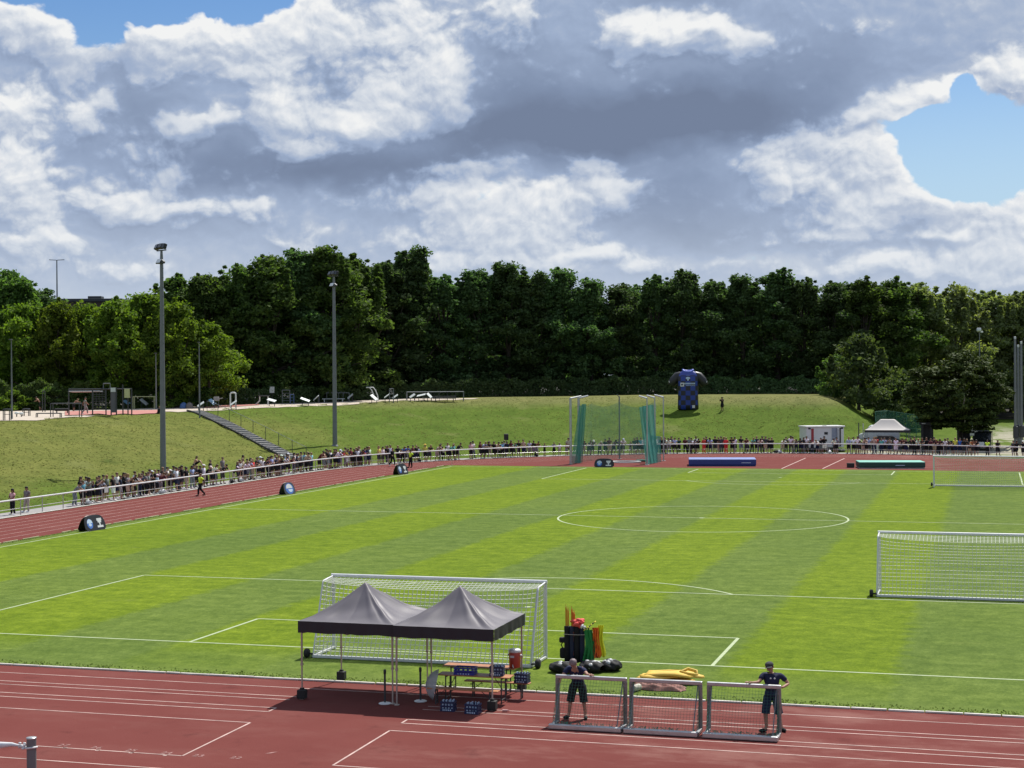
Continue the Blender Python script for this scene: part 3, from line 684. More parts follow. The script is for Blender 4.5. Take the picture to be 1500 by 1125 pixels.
while px < 1600:
    i += 1; sky_y = table([(a, b) for a, b, c, d in FRONT], px); dist = table([(a, c) for a, b, c, d in FRONT], px)
    low = 40 if 60 < px < 240 else 0
    plant(T_DARK[trng.randrange(4)], px+trng.uniform(-8, 8), sky_y+trng.uniform(14, 46)+low, dist+32+trng.uniform(-4, 6), 'dark tree %s, %s from left in the third row' % (near(px), nth(i)), 'trees deep in the wood', 1.15)
    px += 58
YEL = [(88, 440, 206, 0), (128, 446, 209, 1), (172, 438, 205, 0), (214, 430, 207, 1), (258, 440, 204, 0), (306, 474, 206, 1), (40, 446, 207, 1)]
for i, (px, top, dist, k) in enumerate(sorted(YEL)):
    plant(T_YEL[k], px, top, dist, 'bright yellow green maple behind the exercise park, %s from the left' % nth(i+1), 'bright maples behind the exercise park', 0.86)
# bushes at the foot of the wood
BSH = [(70, 566, 198, 0, 'left of the climbing frame'), (118, 566, 200, 0, 'behind the climbing frame'), (250, 566, 203, 2, 'right of the near floodlight mast'), (300, 568, 205, 0, 'behind the tilted boards'), (20, 572, 197, 2, 'at the left edge of the exercise park'),
       (1258, 492, 216, 1, 'on the end of the embankment'), (1304, 556, 214, 1, 'left of the round tree'), (1226, 520, 222, 0, 'where the embankment meets the wood'), (1330, 560, 222, 0, 'behind the green fence')]
for px, top, dist, k, where in BSH:
    plant(T_BUSH[k], px, top, dist, 'dense leafy shrub %s' % where, 'shrubs at the foot of the wood', 1.0)
# the round tree by the entrance
def round_tree():
    rng = np.random.default_rng(5); root = thing('round_tree', 'broad round crowned dark tree standing alone beside the black gazebo', 'tree', on_ray(1406, 191))
    cen = np.array([0, 0, 6.1]); C_, N_, S_ = [], [], []; puffs = []
    for i in range(330):
        d = rng.normal(size=3); d /= np.linalg.norm(d); 
        if d[2] < -0.80: d[2] = -0.80
        r = rng.uniform(0.35, 1)**0.35
        lump = 1+0.08*math.sin(3*d[0]*2+1)+0.07*math.sin(5*d[1]+d[2]*4)
        p = cen+d*np.array([5.65, 5.5, 4.75])*r*lump; puffs.append(p); k = 110; rr = rng.uniform(0.55, 1.05)
        e = rng.normal(size=(k, 3)); e /= np.linalg.norm(e, axis=1, keepdims=True); e[:, 2] = np.abs(e[:, 2])*0.5+e[:, 2]*0.5
        C_.append(p+e*rr*rng.uniform(0.3, 1, (k, 1))**.5*np.array([1.1, 1.1, .7])); N_.append(e*.8+np.array([0, 0, .6])+rng.normal(size=(k, 3))*.5); S_.append(0.22*rng.uniform(.6, 1.3, k))
    mb = MB(); mb.path([(0, 0, -.3), (0.05, 0, 1.2), (0.0, 0, 2.6), (0, 0, 5.5)], [.36, .28, .26, .14], 9)
    for w in np.linspace(0, 6.28, 10)[:-1]:
        e = Vector((3.3*math.cos(w), 3.3*math.sin(w), 5.6+rng.uniform(-.8, 2))); mb.path([(0, 0, 1.9), Vector((0, 0, 2.3)).lerp(e, .5)+Vector((0, 0, .3)), e], [.17, .11, .04], 6)
    mb.build('trunk', BARK, root)
    o = bpy.data.objects.new('crown', quad_mesh('crown', leaf_quads(np.concatenate(C_), np.concatenate(N_), np.concatenate(S_), rng), mat_leaf('leaf_round_tree', (0.020, 0.038, 0.010), (0.072, 0.100, 0.022), 0.14))); C.objects.link(o); o.parent = root
round_tree()
# hedges along the foot of the wood
def hedge(px0, px1, dist0, dist1, h, dep, label, leaf, seed):
    rng = np.random.default_rng(seed); a = on_ray(px0, dist0); b = on_ray(px1, dist1); ln = (b-a).length; n = int(ln*h*80)
    t = rng.uniform(0, 1, n); ax = np.array(a)[None]+(np.array(b)-np.array(a))[None]*t[:, None]
    side = np.array((b-a).normalized().cross(Vector((0, 0, 1))))[None]
    face = rng.uniform(0, 1, n); off = np.where(face < .62, dep/2*1.0, rng.uniform(-dep/2, dep/2, n)); zz = np.where(face < .62, rng.uniform(0.02, 1, n), rng.uniform(.86, 1.04, n))*h*(1+0.12*np.sin(t*ln*1.1)+0.08*np.sin(t*ln*2.9))
    tz = np.array([ter(x, y) for x, y in ax[:, :2]])
    c = np.stack([ax[:, 0]+side[0, 0]*off, ax[:, 1]+side[0, 1]*off, tz+zz], 1)+rng.normal(size=(n, 3))*.10
    nr = np.where((face < .62)[:, None], side*1.0+np.array([[0, 0, .5]]), np.array([[0, 0, 1.]]))+rng.normal(size=(n, 3))*.6
    c0 = np.array(on_ray((px0+px1)/2, (dist0+dist1)/2))
    root = thing('hedge', label, 'hedge', tuple(c0), 0, 'hedges along the foot of the wood')
    o = bpy.data.objects.new('foliage', quad_mesh('foliage', leaf_quads(c-c0, nr, 0.24*rng.uniform(.6, 1.2, n), rng), leaf)); C.objects.link(o); o.parent = root
    mb = MB(); k = 40                                  # the woody inside
    for i in range(k):
        p = a.lerp(b, (i+.5)/k); p = Vector((p.x, p.y, ter(p.x, p.y)))-Vector(c0); 
        mb.path([p, p+Vector((rng.uniform(-.2, .2), rng.uniform(-.2, .2), h*.8))], [.07, .03], 5)
    mb.build('stems', BARK, root)
hedge(-30, 130, 197, 201, 3.2, 1.6, 'clipped mid green hedge behind the far left benches', LEAF_MID, 1)
hedge(130, 330, 203, 212, 2.4, 1.6, 'hedge running behind the climbing frame and the near mast', LEAF_MID, 2)
hedge(330, 560, 213, 232, 2.0, 1.6, 'dark hedge behind the middle of the exercise park', LEAF_DARK, 3)
hedge(560, 830, 233, 240, 2.3, 1.8, 'dark hedge behind the long bench and the bare crest', LEAF_DARK, 4)
hedge(830, 1040, 240, 243, 2.3, 1.8, 'dark hedge behind the throwing cage and inflatable shirt', LEAF_DARK, 5)
hedge(1040, 1245, 243, 238, 2.2, 1.8, 'dark hedge on the crest right of the inflatable shirt', LEAF_DARK, 6)
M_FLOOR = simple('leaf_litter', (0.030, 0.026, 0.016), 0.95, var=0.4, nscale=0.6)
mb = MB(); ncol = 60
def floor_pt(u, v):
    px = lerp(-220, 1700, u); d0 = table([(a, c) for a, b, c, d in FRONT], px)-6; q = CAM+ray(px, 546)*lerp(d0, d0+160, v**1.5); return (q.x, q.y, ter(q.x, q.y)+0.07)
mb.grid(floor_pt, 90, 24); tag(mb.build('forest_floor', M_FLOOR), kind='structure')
# long grass on the bank: countless tufts in one object
def tufts():
    rng = np.random.default_rng(9); cs = []
    N = 60000; k = 0
    ang = rng.uniform(-0.62, 1.72, N); 
    pts = []
    while len(pts) < 26000:
        px = rng.uniform(-15, 1330); R = rng.uniform(0, 1)
        dirv = ray(px, 546); 
        d = rng.uniform(95, 250); q = CAM+dirv*d; RR = Rad(q.x, q.y)
        if 47.0 < RR < table(R_TAB, Ang(q.x, q.y))+1.0 and q.y > 20: pts.append((q.x, q.y, ter(q.x, q.y)))
        k += 1
        if k > 1500000: break
    c = np.array(pts); n = len(c); h = rng.uniform(0.05, 0.16, n); w = rng.uniform(0.03, 0.12, n)
    an = rng.uniform(0, np.pi, n); dx = np.stack([np.cos(an), np.sin(an), np.zeros(n)], 1)*w[:, None]; up = np.stack([rng.normal(size=n)*.9, rng.normal(size=n)*.5-.5, np.full(n, .40)], 1)*h[:, None]
    v = np.stack([c-dx, c+dx, c+dx*.35+up, c-dx*.35+up], 1).reshape(-1, 3)
    o = bpy.data.objects.new('long_grass', quad_mesh('long_grass', v, mat_tuft('tuft', (0.120, 0.160, 0.032), (0.180, 0.185, 0.060)))); C.objects.link(o); tag(o, kind='stuff')
    o['label'] = 'uncut long grass growing all over the embankment'; o['category'] = 'grass'
tufts()
def fringe():
    rng = np.random.default_rng(19); n = 9000
    x = rng.uniform(-22, 34, n); k = rng.random(n)**2.2; y = -5.44+k*0.75; clump = 0.5+0.5*np.sin(x*1.7)*np.sin(x*0.63+1); keep = rng.random(n) < (.35+.65*clump); x, y = x[keep], y[keep]; n = len(x)
    x2 = rng.uniform(-35.2, -34.75, 5000); y2 = rng.uniform(8, 104, 5000); x = np.concatenate([x, x2]); y = np.concatenate([y, y2]); n = len(x)
    c = np.stack([x, y, np.full(n, .01)], 1); h = rng.uniform(.015, .05, n); w = rng.uniform(.012, .04, n); an = rng.uniform(-.6, .6, n)
    dx = np.stack([np.cos(an), np.sin(an), np.zeros(n)], 1)*w[:, None]; up = np.stack([rng.normal(size=n)*.4, rng.normal(size=n)*.4-.2, np.full(n, .9)], 1)*h[:, None]
    o = bpy.data.objects.new('kerb_grass', quad_mesh('kerb_grass', np.stack([c-dx, c+dx, c+dx*.3+up, c-dx*.3+up], 1).reshape(-1, 3), mat_tuft('kerb_tuft', (0.090, 0.140, 0.026), (0.150, 0.205, 0.050)))); C.objects.link(o); tag(o, 'ragged unmown grass growing over the kerbs at the pitch edge', 'grass', kind='stuff')
fringe()
for root, h, rad in T_DARK+T_MID+T_YEL+T_GREY+T_BUSH:
    for ch in list(root.children): bpy.data.objects.remove(ch)
    bpy.data.objects.remove(root)
# ================================================================ PEOPLE
def mat_cloth(name, rough=0.85):
    m, nt, b = new_mat(name); oi = nt.new('ShaderNodeObjectInfo'); co = nt.new('ShaderNodeTexCoord').outputs['Object']
    n = nt.noise(co, 7.0, 4, 0.6); col = nt.mix(1.0, oi.outputs['Color'], nt.ramp(n, [(0.3, (0.75, 0.75, 0.75)), (0.7, (1.25, 1.25, 1.25))]), 'MULTIPLY')
    nt.l.new(col, b.inputs['Base Color']); b.inputs['Roughness'].default_value = rough; b.inputs['Specular IOR Level'].default_value = 0.25
    bn = nt.new('ShaderNodeBump'); bn.inputs['Strength'].default_value = 0.5; bn.inputs['Distance'].default_value = 0.03
    nt.l.new(nt.noise(co, 9.0, 3, 0.6, dist=1.0), bn.inputs['Height']); nt.l.new(bn.outputs[0], b.inputs['Normal'])
    return m
M_CLOTH = mat_cloth('cloth'); M_SKIN = mat_cloth('skin', 0.55); M_HAIR = mat_cloth('hair', 0.6)
def skin_mesh(name, vs, es, rs, mat, sub=1, root=0, extra=None):
    me = bpy.data.meshes.new('tmp'); me.from_pydata([tuple(v) for v in vs], es, []); o = bpy.data.objects.new('tmp', me); C.objects.link(o)
    md = o.modifiers.new('s', 'SKIN'); md.use_smooth_shade = True; md.branch_smoothing = 0.4
    for i, r in enumerate(rs):
        d = me.skin_vertices[0].data[i]; d.radius = (r, r) if not hasattr(r, '__len__') else r; d.use_root = (i == root)
    if sub: sm = o.modifiers.new('u', 'SUBSURF'); sm.levels = sub; sm.render_levels = sub
    out = bpy.data.meshes.new_from_object(o.evaluated_get(bpy.context.evaluated_depsgraph_get()))
    bpy.data.objects.remove(o)
    mb = MB(); mb.add([v.co for v in out.vertices], [tuple(p.vertices) for p in out.polygons], 0, True)
    bpy.data.meshes.remove(out)
    if extra: extra(mb)
    return mb.mesh(name, mat)
def base_pose():
    return dict(pel=(0, 0, .96), spi=(0, .01, 1.14), che=(0, 0, 1.34), nek=(0, 0, 1.49), h0=(0, .02, 1.56), h1=(0, .03, 1.64), h2=(0, .025, 1.715),
                shl=(-.17, 0, 1.43), ell=(-.225, -.02, 1.16), wrl=(-.235, .05, .93), hal=(-.23, .08, .84), shr=(.17, 0, 1.43), elr=(.225, -.02, 1.16), wrr=(.235, .05, .93), har=(.23, .08, .84),
                hil=(-.09, 0, .92), knl=(-.10, .02, .50), anl=(-.115, -.02, .09), tol=(-.13, .15, .035), hir=(.09, 0, .92), knr=(.10, .02, .50), anr=(.115, -.02, .09), tor=(.13, .15, .035))
def P(**kw):
    p = base_pose(); p.update(kw); return p
POSES = {
 'stand': P(),
 'weight': P(pel=(.03, 0, .95), knl=(-.15, .06, .50), anl=(-.20, .02, .09), tol=(-.25, .18, .035), ell=(-.24, .08, 1.18), wrl=(-.12, .25, 1.12), hal=(-.05, .27, 1.14), elr=(.24, .06, 1.17), wrr=(.10, .24, 1.10), har=(.03, .27, 1.13)),
 'lean': P(pel=(0, -.16, .94), spi=(0, -.06, 1.11), che=(0, .08, 1.28), nek=(0, .18, 1.41), h0=(0, .24, 1.46), h1=(0, .29, 1.53), h2=(0, .31, 1.60), shl=(-.17, .12, 1.36), ell=(-.25, .30, 1.15), wrl=(-.12, .47, 1.13), hal=(-.04, .50, 1.14), shr=(.17, .12, 1.36), elr=(.25, .30, 1.15), wrr=(.12, .47, 1.13), har=(.04, .50, 1.14),
           hil=(-.09, -.16, .90), knl=(-.10, -.08, .49), anl=(-.12, -.14, .09), tol=(-.14, .03, .035), hir=(.09, -.16, .90), knr=(.12, -.12, .49), anr=(.16, -.24, .09), tor=(.20, -.07, .035)),
 'leandeep': P(pel=(0, -.30, .92), spi=(0, -.17, 1.06), che=(0, .02, 1.20), nek=(0, .17, 1.29), h0=(0, .24, 1.33), h1=(0, .30, 1.39), h2=(0, .33, 1.46), shl=(-.18, .07, 1.25), ell=(-.27, .26, 1.13), wrl=(-.20, .47, 1.12), hal=(-.13, .52, 1.12), shr=(.18, .07, 1.25), elr=(.27, .26, 1.13), wrr=(.20, .47, 1.12), har=(.13, .52, 1.12),
           hil=(-.09, -.30, .88), knl=(-.10, -.20, .48), anl=(-.12, -.28, .09), tol=(-.14, -.11, .035), hir=(.09, -.30, .88), knr=(.11, -.26, .48), anr=(.14, -.36, .09), tor=(.17, -.19, .035)),
 'phone': P(ell=(-.26, .12, 1.20), wrl=(-.10, .30, 1.42), hal=(-.04, .33, 1.50), elr=(.26, .12, 1.20), wrr=(.10, .30, 1.42), har=(.04, .33, 1.50)),
 'hips': P(ell=(-.37, -.05, 1.18), wrl=(-.19, .05, 1.02), hal=(-.15, .09, 1.0), elr=(.37, -.05, 1.18), wrr=(.19, .05, 1.02), har=(.15, .09, 1.0), knl=(-.13, .02, .5), anl=(-.18, -.02, .09), tol=(-.23, .13, .035), anr=(.18, -.02, .09), tor=(.23, .13, .035)),
 'side': P(ell=(-.20, -.08, 1.16), wrl=(-.16, .16, 1.04), hal=(-.12, .24, 1.05), h1=(.02, .035, 1.64), knr=(.10, .10, .50), anr=(.11, .14, .09), tor=(.14, .30, .035)),
 'walk': P(knl=(-.09, .20, .54), anl=(-.10, .22, .12), tol=(-.11, .38, .09), knr=(.09, -.05, .52), anr=(.10, -.36, .16), tor=(.10, -.24, .05), ell=(-.23, -.17, 1.20), wrl=(-.21, -.20, .97), hal=(-.2, -.17, .88), elr=(.23, .10, 1.18), wrr=(.19, .27, 1.03), har=(.17, .34, .98)),
 'sit': P(pel=(0, -.10, .12), spi=(0, -.08, .31), che=(0, -.02, .50), nek=(0, .05, .64), h0=(0, .08, .70), h1=(0, .10, .78), h2=(0, .10, .85), shl=(-.17, 0, .58), ell=(-.24, .14, .40), wrl=(-.12, .34, .42), hal=(-.05, .38, .42), shr=(.17, 0, .58), elr=(.24, .14, .40), wrr=(.12, .34, .42), har=(.05, .38, .42),
          hil=(-.10, -.05, .13), knl=(-.14, .36, .46), anl=(-.13, .55, .10), tol=(-.14, .70, .05), hir=(.10, -.05, .13), knr=(.14, .36, .46), anr=(.13, .55, .10), tor=(.14, .70, .05)),
}
def limb(p, names): return [p[k] for k in names]
def body_mesh(name, p, detail=False, bulk=1.0):
    ks = ['pel', 'spi', 'che', 'nek', 'h0', 'h1', 'h2', 'shl', 'ell', 'wrl', 'hal', 'shr', 'elr', 'wrr', 'har', 'hil', 'knl', 'anl', 'tol', 'hir', 'knr', 'anr', 'tor']
    rr = dict(pel=.098, spi=.104, che=.116, nek=.056, h0=.066, h1=.092, h2=.080, sh=.064, el=.046, wr=.032, ha=.038, hi=.078, kn=.064, an=.044, to=.040)
    R = [rr[k] if k in rr else rr[k[:2]] for k in ks]
    R = [r*(min(bulk, 1.05) if k in ('spi', 'che') else 1) for r, k in zip(R, ks)]
    ix = {k: i for i, k in enumerate(ks)}
    es = [('pel', 'spi'), ('spi', 'che'), ('che', 'nek'), ('nek', 'h0'), ('h0', 'h1'), ('h1', 'h2'), ('che', 'shl'), ('shl', 'ell'), ('ell', 'wrl'), ('wrl', 'hal'), ('che', 'shr'), ('shr', 'elr'), ('elr', 'wrr'), ('wrr', 'har'),
          ('pel', 'hil'), ('hil', 'knl'), ('knl', 'anl'), ('anl', 'tol'), ('pel', 'hir'), ('hir', 'knr'), ('knr', 'anr'), ('anr', 'tor')]
    def extra(mb):
        h0, h1, h2 = Vector(p['h0']), Vector(p['h1']), Vector(p['h2']); up = (h2-h0).normalized(); fw = Vector((0, 1, 0)); fw = (fw-up*fw.dot(up)).normalized(); rt = fw.cross(up)
        M = Matrix((rt, fw, up)).transposed()
        c = h1+up*.0
        mb.ell(c+fw*.10-up*.02, (.014, .022, .026), 6, 5, M=M)                     # nose
        mb.ell(c+fw*.075-up*.085, (.030, .030, .022), 6, 5, M=M)                   # chin
        for s in (-1, 1): mb.ell(c+rt*s*.092-up*.01, (.012, .022, .034), 6, 5, M=M)  # ears
        if detail:
            for sd in ('l', 'r'):
                w, h = Vector(p['wr'+sd]), Vector(p['ha'+sd]); d = (h-w).normalized(); sx = -1 if sd == 'l' else 1
                pn = Vector(p.get('palm'+sd, (0, 0, -1))); pn = (pn-d*pn.dot(d)).normalized(); sdv = d.cross(pn).normalized()
                for q, (off, ln) in enumerate(((-.030, .066), (-.010, .078), (.011, .074), (.030, .058))):
                    a = h+d*.022+sdv*off; b = a+d*ln*.5+pn*.006; c2 = b+d*ln*.30+pn*.022; e = c2+d*ln*.12+pn*.020
                    mb.path([a, b, c2, e], [.0105, .0100, .0092, .0075], 6)
                th = h-d*.02-sdv*.036*(-1 if sd == 'l' else 1)*(-1); a = th; b = a+d*.030+sdv*.026*(1 if sd == 'r' else -1)+pn*.008; e = b+d*.030+pn*.014
                mb.path([a, b, e], [.013, .0115, .009], 6)
    return skin_mesh(name, [p[k] for k in ks], [(ix[a], ix[b]) for a, b in es], R, M_SKIN, 1, 0, extra)
def part_mesh(name, p, keys, es, R, mat, sub=1):
    ix = {k: i for i, k in enumerate(keys)}
    return skin_mesh(name, [p[k] for k in keys], [(ix[a], ix[b]) for a, b in es], R, mat, sub)
def mixp(p, a, b, t): return tuple(Vector(p[a]).lerp(Vector(p[b]), t))
def clothes(p, bulk=1.0, short_end=-.04):
    q = dict(p); out = {}
    for s in 'lr':
        q['sl'+s] = mixp(p, 'sh'+s, 'el'+s, .72); q['th'+s] = mixp(p, 'hi'+s, 'kn'+s, .55); q['sk'+s] = mixp(p, 'hi'+s, 'kn'+s, 1.0); q['tr'+s] = mixp(p, 'kn'+s, 'an'+s, .92); q['ww'+s] = mixp(p, 'el'+s, 'wr'+s, .9)
    q['wai'] = mixp(p, 'pel', 'spi', -.32); q['col'] = mixp(p, 'che', 'nek', .72)
    k = ['che', 'spi', 'wai', 'col', 'shl', 'sll', 'shr', 'slr']
    out['shirt'] = part_mesh('shirt', q, k, [('che', 'spi'), ('spi', 'wai'), ('che', 'col'), ('che', 'shl'), ('shl', 'sll'), ('che', 'shr'), ('shr', 'slr')], [.150*bulk, .156*bulk, .170*bulk, .074, .084, .072, .084, .072], M_CLOTH)
    k2 = k[:5]+['ell', 'wwl', 'shr', 'elr', 'wwr']; 
    out['jacket'] = part_mesh('shirt', q, k2, [('che', 'spi'), ('spi', 'wai'), ('che', 'col'), ('che', 'shl'), ('shl', 'ell'), ('ell', 'wwl'), ('che', 'shr'), ('shr', 'elr'), ('elr', 'wwr')], [.152*bulk, .158*bulk, .172*bulk, .076, .082, .062, .048, .082, .062, .048], M_CLOTH)
    def legwear(long):
        mb = MB(); pe, wa = Vector(p['pel']), Vector(mixp(p, 'pel', 'spi', .35)); ax = (wa-pe).normalized(); hw_ = .150*bulk
        mb.path([pe-ax*.10, pe-ax*.06, pe, wa], [.10, hw_*1.02, hw_*1.05, hw_*.93], 14)
        for s in 'lr':
            h_, k_, a_ = Vector(p['hi'+s]), Vector(p['kn'+s]), Vector(p['an'+s]); top = h_.lerp(pe, .35)+(h_-k_).normalized()*.03
            if long: mb.path([top, h_.lerp(k_, .15), h_.lerp(k_, .55), k_, k_.lerp(a_, .5), k_.lerp(a_, .93)], [.085, .108, .098, .084, .072, .066], 12)
            else: e = k_.lerp(a_, short_end) if short_end >= 0 else h_.lerp(k_, 1+short_end); mb.path([top, h_.lerp(k_, .15), h_.lerp(k_, .5), h_.lerp(k_, .85), e], [.085, .112, .108, .102, .104], 12)
        return mb.mesh('trousers' if long else 'shorts', M_CLOTH)
    out['shorts'] = legwear(False); out['trousers'] = legwear(True)
    h0, h1, h2 = Vector(p['h0']), Vector(p['h1']), Vector(p['h2']); up = (h2-h0).normalized(); fw = Vector((0, 1, 0)); fw = (fw-up*fw.dot(up)).normalized(); rt = fw.cross(up); M = Matrix((rt, fw, up)).transposed()
    mb = MB(); mb.ell(h1-fw*.022+up*.042, (.100, .108, .088), 10, 7, M=M); out['hair'] = mb.mesh('hair', M_HAIR)
    mb = MB(); mb.ell(h1-fw*.022+up*.042, (.102, .112, .090), 10, 7, M=M); mb.ell(h1-fw*.085-up*.09, (.085, .055, .16), 10, 7, M=M); out['long_hair'] = mb.mesh('hair', M_HAIR)
    mb = MB(); mb.ell(h1-fw*.006+up*.058, (.106, .116, .078), 12, 7, M=M); mb.ell(h1+fw*.125+up*.040, (.078, .085, .014), 10, 5, M=M); out['cap'] = mb.mesh('cap', M_CLOTH)
    mb = MB(); mb.ell(h1-fw*.006+up*.060, (.106, .114, .075), 12, 7, M=M); mb.ell(h1+up*.045, (.185, .195, .014), 14, 5, M=M); out['sun_hat'] = mb.mesh('hat', M_CLOTH)
    for s in 'lr':
        mb = MB(); a, t = Vector(p['an'+s]), Vector(p['to'+s]); d = (t-a); d.z = 0; d = d.normalized() if d.length > .01 else Vector((0, 1, 0)); c = a.lerp(t, .5); c.z = max(.045, (a.z+t.z)/2-.015)
        Mx = Matrix((d.cross(Vector((0, 0, 1))), d, Vector((0, 0, 1)))).transposed(); mb.ell(c+d*.015, (.050, .145, .050), 10, 6, M=Mx); out['shoe'+s] = mb.mesh('shoe', M_CLOTH)
    return out
KIT = {k: dict(body=body_mesh('person', p), **clothes(p)) for k, p in POSES.items()}
COL = {'black': (.012, .012, .014), 'navy': (.014, .020, .052), 'white': (.74, .74, .72), 'grey': (.20, .20, .21), 'pale blue': (.36, .42, .58), 'maroon': (.11, .022, .030), 'red': (.62, .045, .050), 'teal': (.10, .34, .34), 'yellow': (.70, .56, .10),
       'orange': (.62, .16, .06), 'pink': (.62, .36, .34), 'beige': (.44, .36, .25), 'dark green': (.02, .06, .04), 'blue': (.03, .10, .36), 'dark grey': (.05, .05, .055), 'cyan': (.22, .52, .58), 'brown': (.10, .06, .04), 'hi-vis yellow': (.62, .86, .06), 'grey hair': (.17, .15, .13)}
SKINS = [(.36, .21, .15), (.42, .26, .19), (.32, .18, .12), (.20, .11, .07)]; HAIRS = [(.010, .008, .006), (.030, .018, .010), (.016, .012, .010), (.10, .06, .03), (.24, .16, .08)]
prng = random.Random(77)
def setcol(o, c): o.color = (*c, 1)
def person(loc, rz, pose, top, bottom, label, group=None, sleeves='shirt', legs='shorts', head='hair', headcol=None, shoes=None, sc=1.0, skin=None, kit=None):
    K = kit or KIT[pose]
    o = bpy.data.objects.new('person', K['body']); C.objects.link(o); o.location = loc; o.rotation_euler = (0, 0, rz); o.scale = (sc*prng.uniform(1.0, 1.14), sc*1.04, sc)
    o['label'] = label; o['category'] = 'person'
    if group: o['group'] = group
    setcol(o, skin or prng.choice(SKINS))
    def child(me, c):
        q = bpy.data.objects.new(me.name.split('.')[0], me); C.objects.link(q); q.parent = o; setcol(q, tuple(v*prng.uniform(.85, 1.15) for v in c)); return q
    if top is not None: child(K[sleeves], COL[top])
    if bottom is not None: child(K[legs], COL[bottom])
    child(K[head], COL[headcol] if headcol else prng.choice(HAIRS))
    sh_ = COL[shoes] if shoes else prng.choice([COL['white'], COL['black'], COL['dark grey'], COL['white']])
    child(K['shoel'], sh_); child(K['shoer'], sh_)
    return o
# ================================================================ OBJECTS
M_WHITE = simple('white_paint', (0.70, 0.71, 0.71), 0.35, var=0.08, nscale=3)
M_ALU = simple('brushed_aluminium', (0.52, 0.53, 0.53), 0.38, metal=0.75, var=0.12, nscale=4)
M_GALV = simple('galvanised_steel', (0.20, 0.215, 0.225), 0.55, metal=0.45, var=0.15, nscale=1.5)
M_DSTEEL = simple('dark_steel', (0.055, 0.06, 0.065), 0.5, metal=0.3, var=0.2)
M_BLACK = simple('black_plastic', (0.014, 0.014, 0.016), 0.5, var=0.3)
M_RUB = simple('black_rubber', (0.018, 0.018, 0.018), 0.8, var=0.3)
M_POST = simple('dull_aluminium', (0.27, 0.255, 0.245), 0.45, metal=0.5, var=0.2, nscale=3)
M_NET = simple('white_net_cord', (0.66, 0.68, 0.60), 0.8, var=0.1)
M_GNET = simple('green_net_cord', (0.045, 0.16, 0.115), 0.8, var=0.2)
M_CANOPY = simple('dark_grey_canopy', (0.118, 0.108, 0.126), 0.55, spec=0.4, var=0.10, nscale=1.5)
M_VALANCE = simple('black_and_shaded_valance', (0.016, 0.015, 0.020), 0.6, var=0.15)  # canopy fabric with its shade put into the colour; the marquee's own dark valance too
M_LEG = simple('tent_leg', (0.46, 0.40, 0.36), 0.4, metal=0.4, var=0.1)
M_WOOD = simple('orange_wood', (0.44, 0.185, 0.075), 0.45, var=0.2, nscale=5)
M_BLUEC = simple('blue_crate', (0.022, 0.030, 0.30), 0.45, var=0.12)
M_NAVYC = simple('navy_crate', (0.012, 0.020, 0.075), 0.5, var=0.2)
M_REDP = simple('red_plastic', (0.44, 0.045, 0.022), 0.4, var=0.08)
M_ORANGE = simple('orange_plastic', (0.70, 0.17, 0.015), 0.4, var=0.1)
M_AMBER = simple('amber_plastic', (0.62, 0.28, 0.02), 0.4, var=0.1)
M_YELLOW = simple('yellow_foam', (0.72, 0.47, 0.06), 0.7, var=0.12, nscale=3, bump=0.3)
M_TARP = simple('pinkish_tarp', (0.27, 0.12, 0.095), 0.8, var=0.45, nscale=4, bump=0.5)
M_NAVYB = simple('navy_fabric', (0.012, 0.018, 0.050), 0.7, var=0.25, nscale=8, bump=0.4)
M_BLACKB = simple('black_fabric', (0.016, 0.016, 0.018), 0.75, spec=0.25, var=0.5, nscale=8, bump=0.5)
M_GLASS = simple('dark_glass', (0.012, 0.014, 0.016), 0.08, spec=0.8, var=0.1)
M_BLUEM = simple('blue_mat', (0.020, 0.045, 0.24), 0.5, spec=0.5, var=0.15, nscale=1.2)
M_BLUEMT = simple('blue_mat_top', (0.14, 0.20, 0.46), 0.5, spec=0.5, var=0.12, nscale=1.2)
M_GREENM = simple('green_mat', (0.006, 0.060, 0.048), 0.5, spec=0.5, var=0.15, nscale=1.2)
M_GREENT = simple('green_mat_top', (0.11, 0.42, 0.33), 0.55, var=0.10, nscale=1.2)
M_CONC = simple('concrete', (0.42, 0.41, 0.39), 0.9, var=0.2, nscale=2)
M_DCONC = simple('dark_edging', (0.04, 0.04, 0.04), 0.9, var=0.3, nscale=2)
M_TENTW = simple('beige_canopy', (0.46, 0.43, 0.41), 0.7, var=0.10, nscale=1.0)
M_VANW = simple('white_car_paint', (0.58, 0.62, 0.66), 0.28, spec=0.6, var=0.05)
M_VANB = simple('black_car_paint', (0.010, 0.011, 0.013), 0.2, spec=0.6, var=0.1)
M_REDD = simple('red_door', (0.36, 0.03, 0.04), 0.5, var=0.1)
M_GREYB = simple('grey_blue_panel', (0.30, 0.34, 0.42), 0.5, var=0.1)
M_BOARD = simple('pale_board', (0.62, 0.66, 0.64), 0.5, var=0.12)
M_BOARDB = simple('pale_blue_board', (0.20, 0.36, 0.50), 0.5, var=0.12)
M_BOARDY = simple('pale_yellow_board', (0.55, 0.56, 0.28), 0.5, var=0.12)
M_LENS = simple('lamp_glass', (0.80, 0.82, 0.84), 0.15, metal=0.2, var=0.05)
M_EBLUE = simple('emblem_blue', (0.06, 0.17, 0.55), 0.6, var=0.1)
M_EPALE = simple('emblem_pale', (0.55, 0.68, 0.85), 0.6, var=0.1)
M_BRICK = simple('brown_cladding', (0.075, 0.050, 0.040), 0.8, var=0.2)
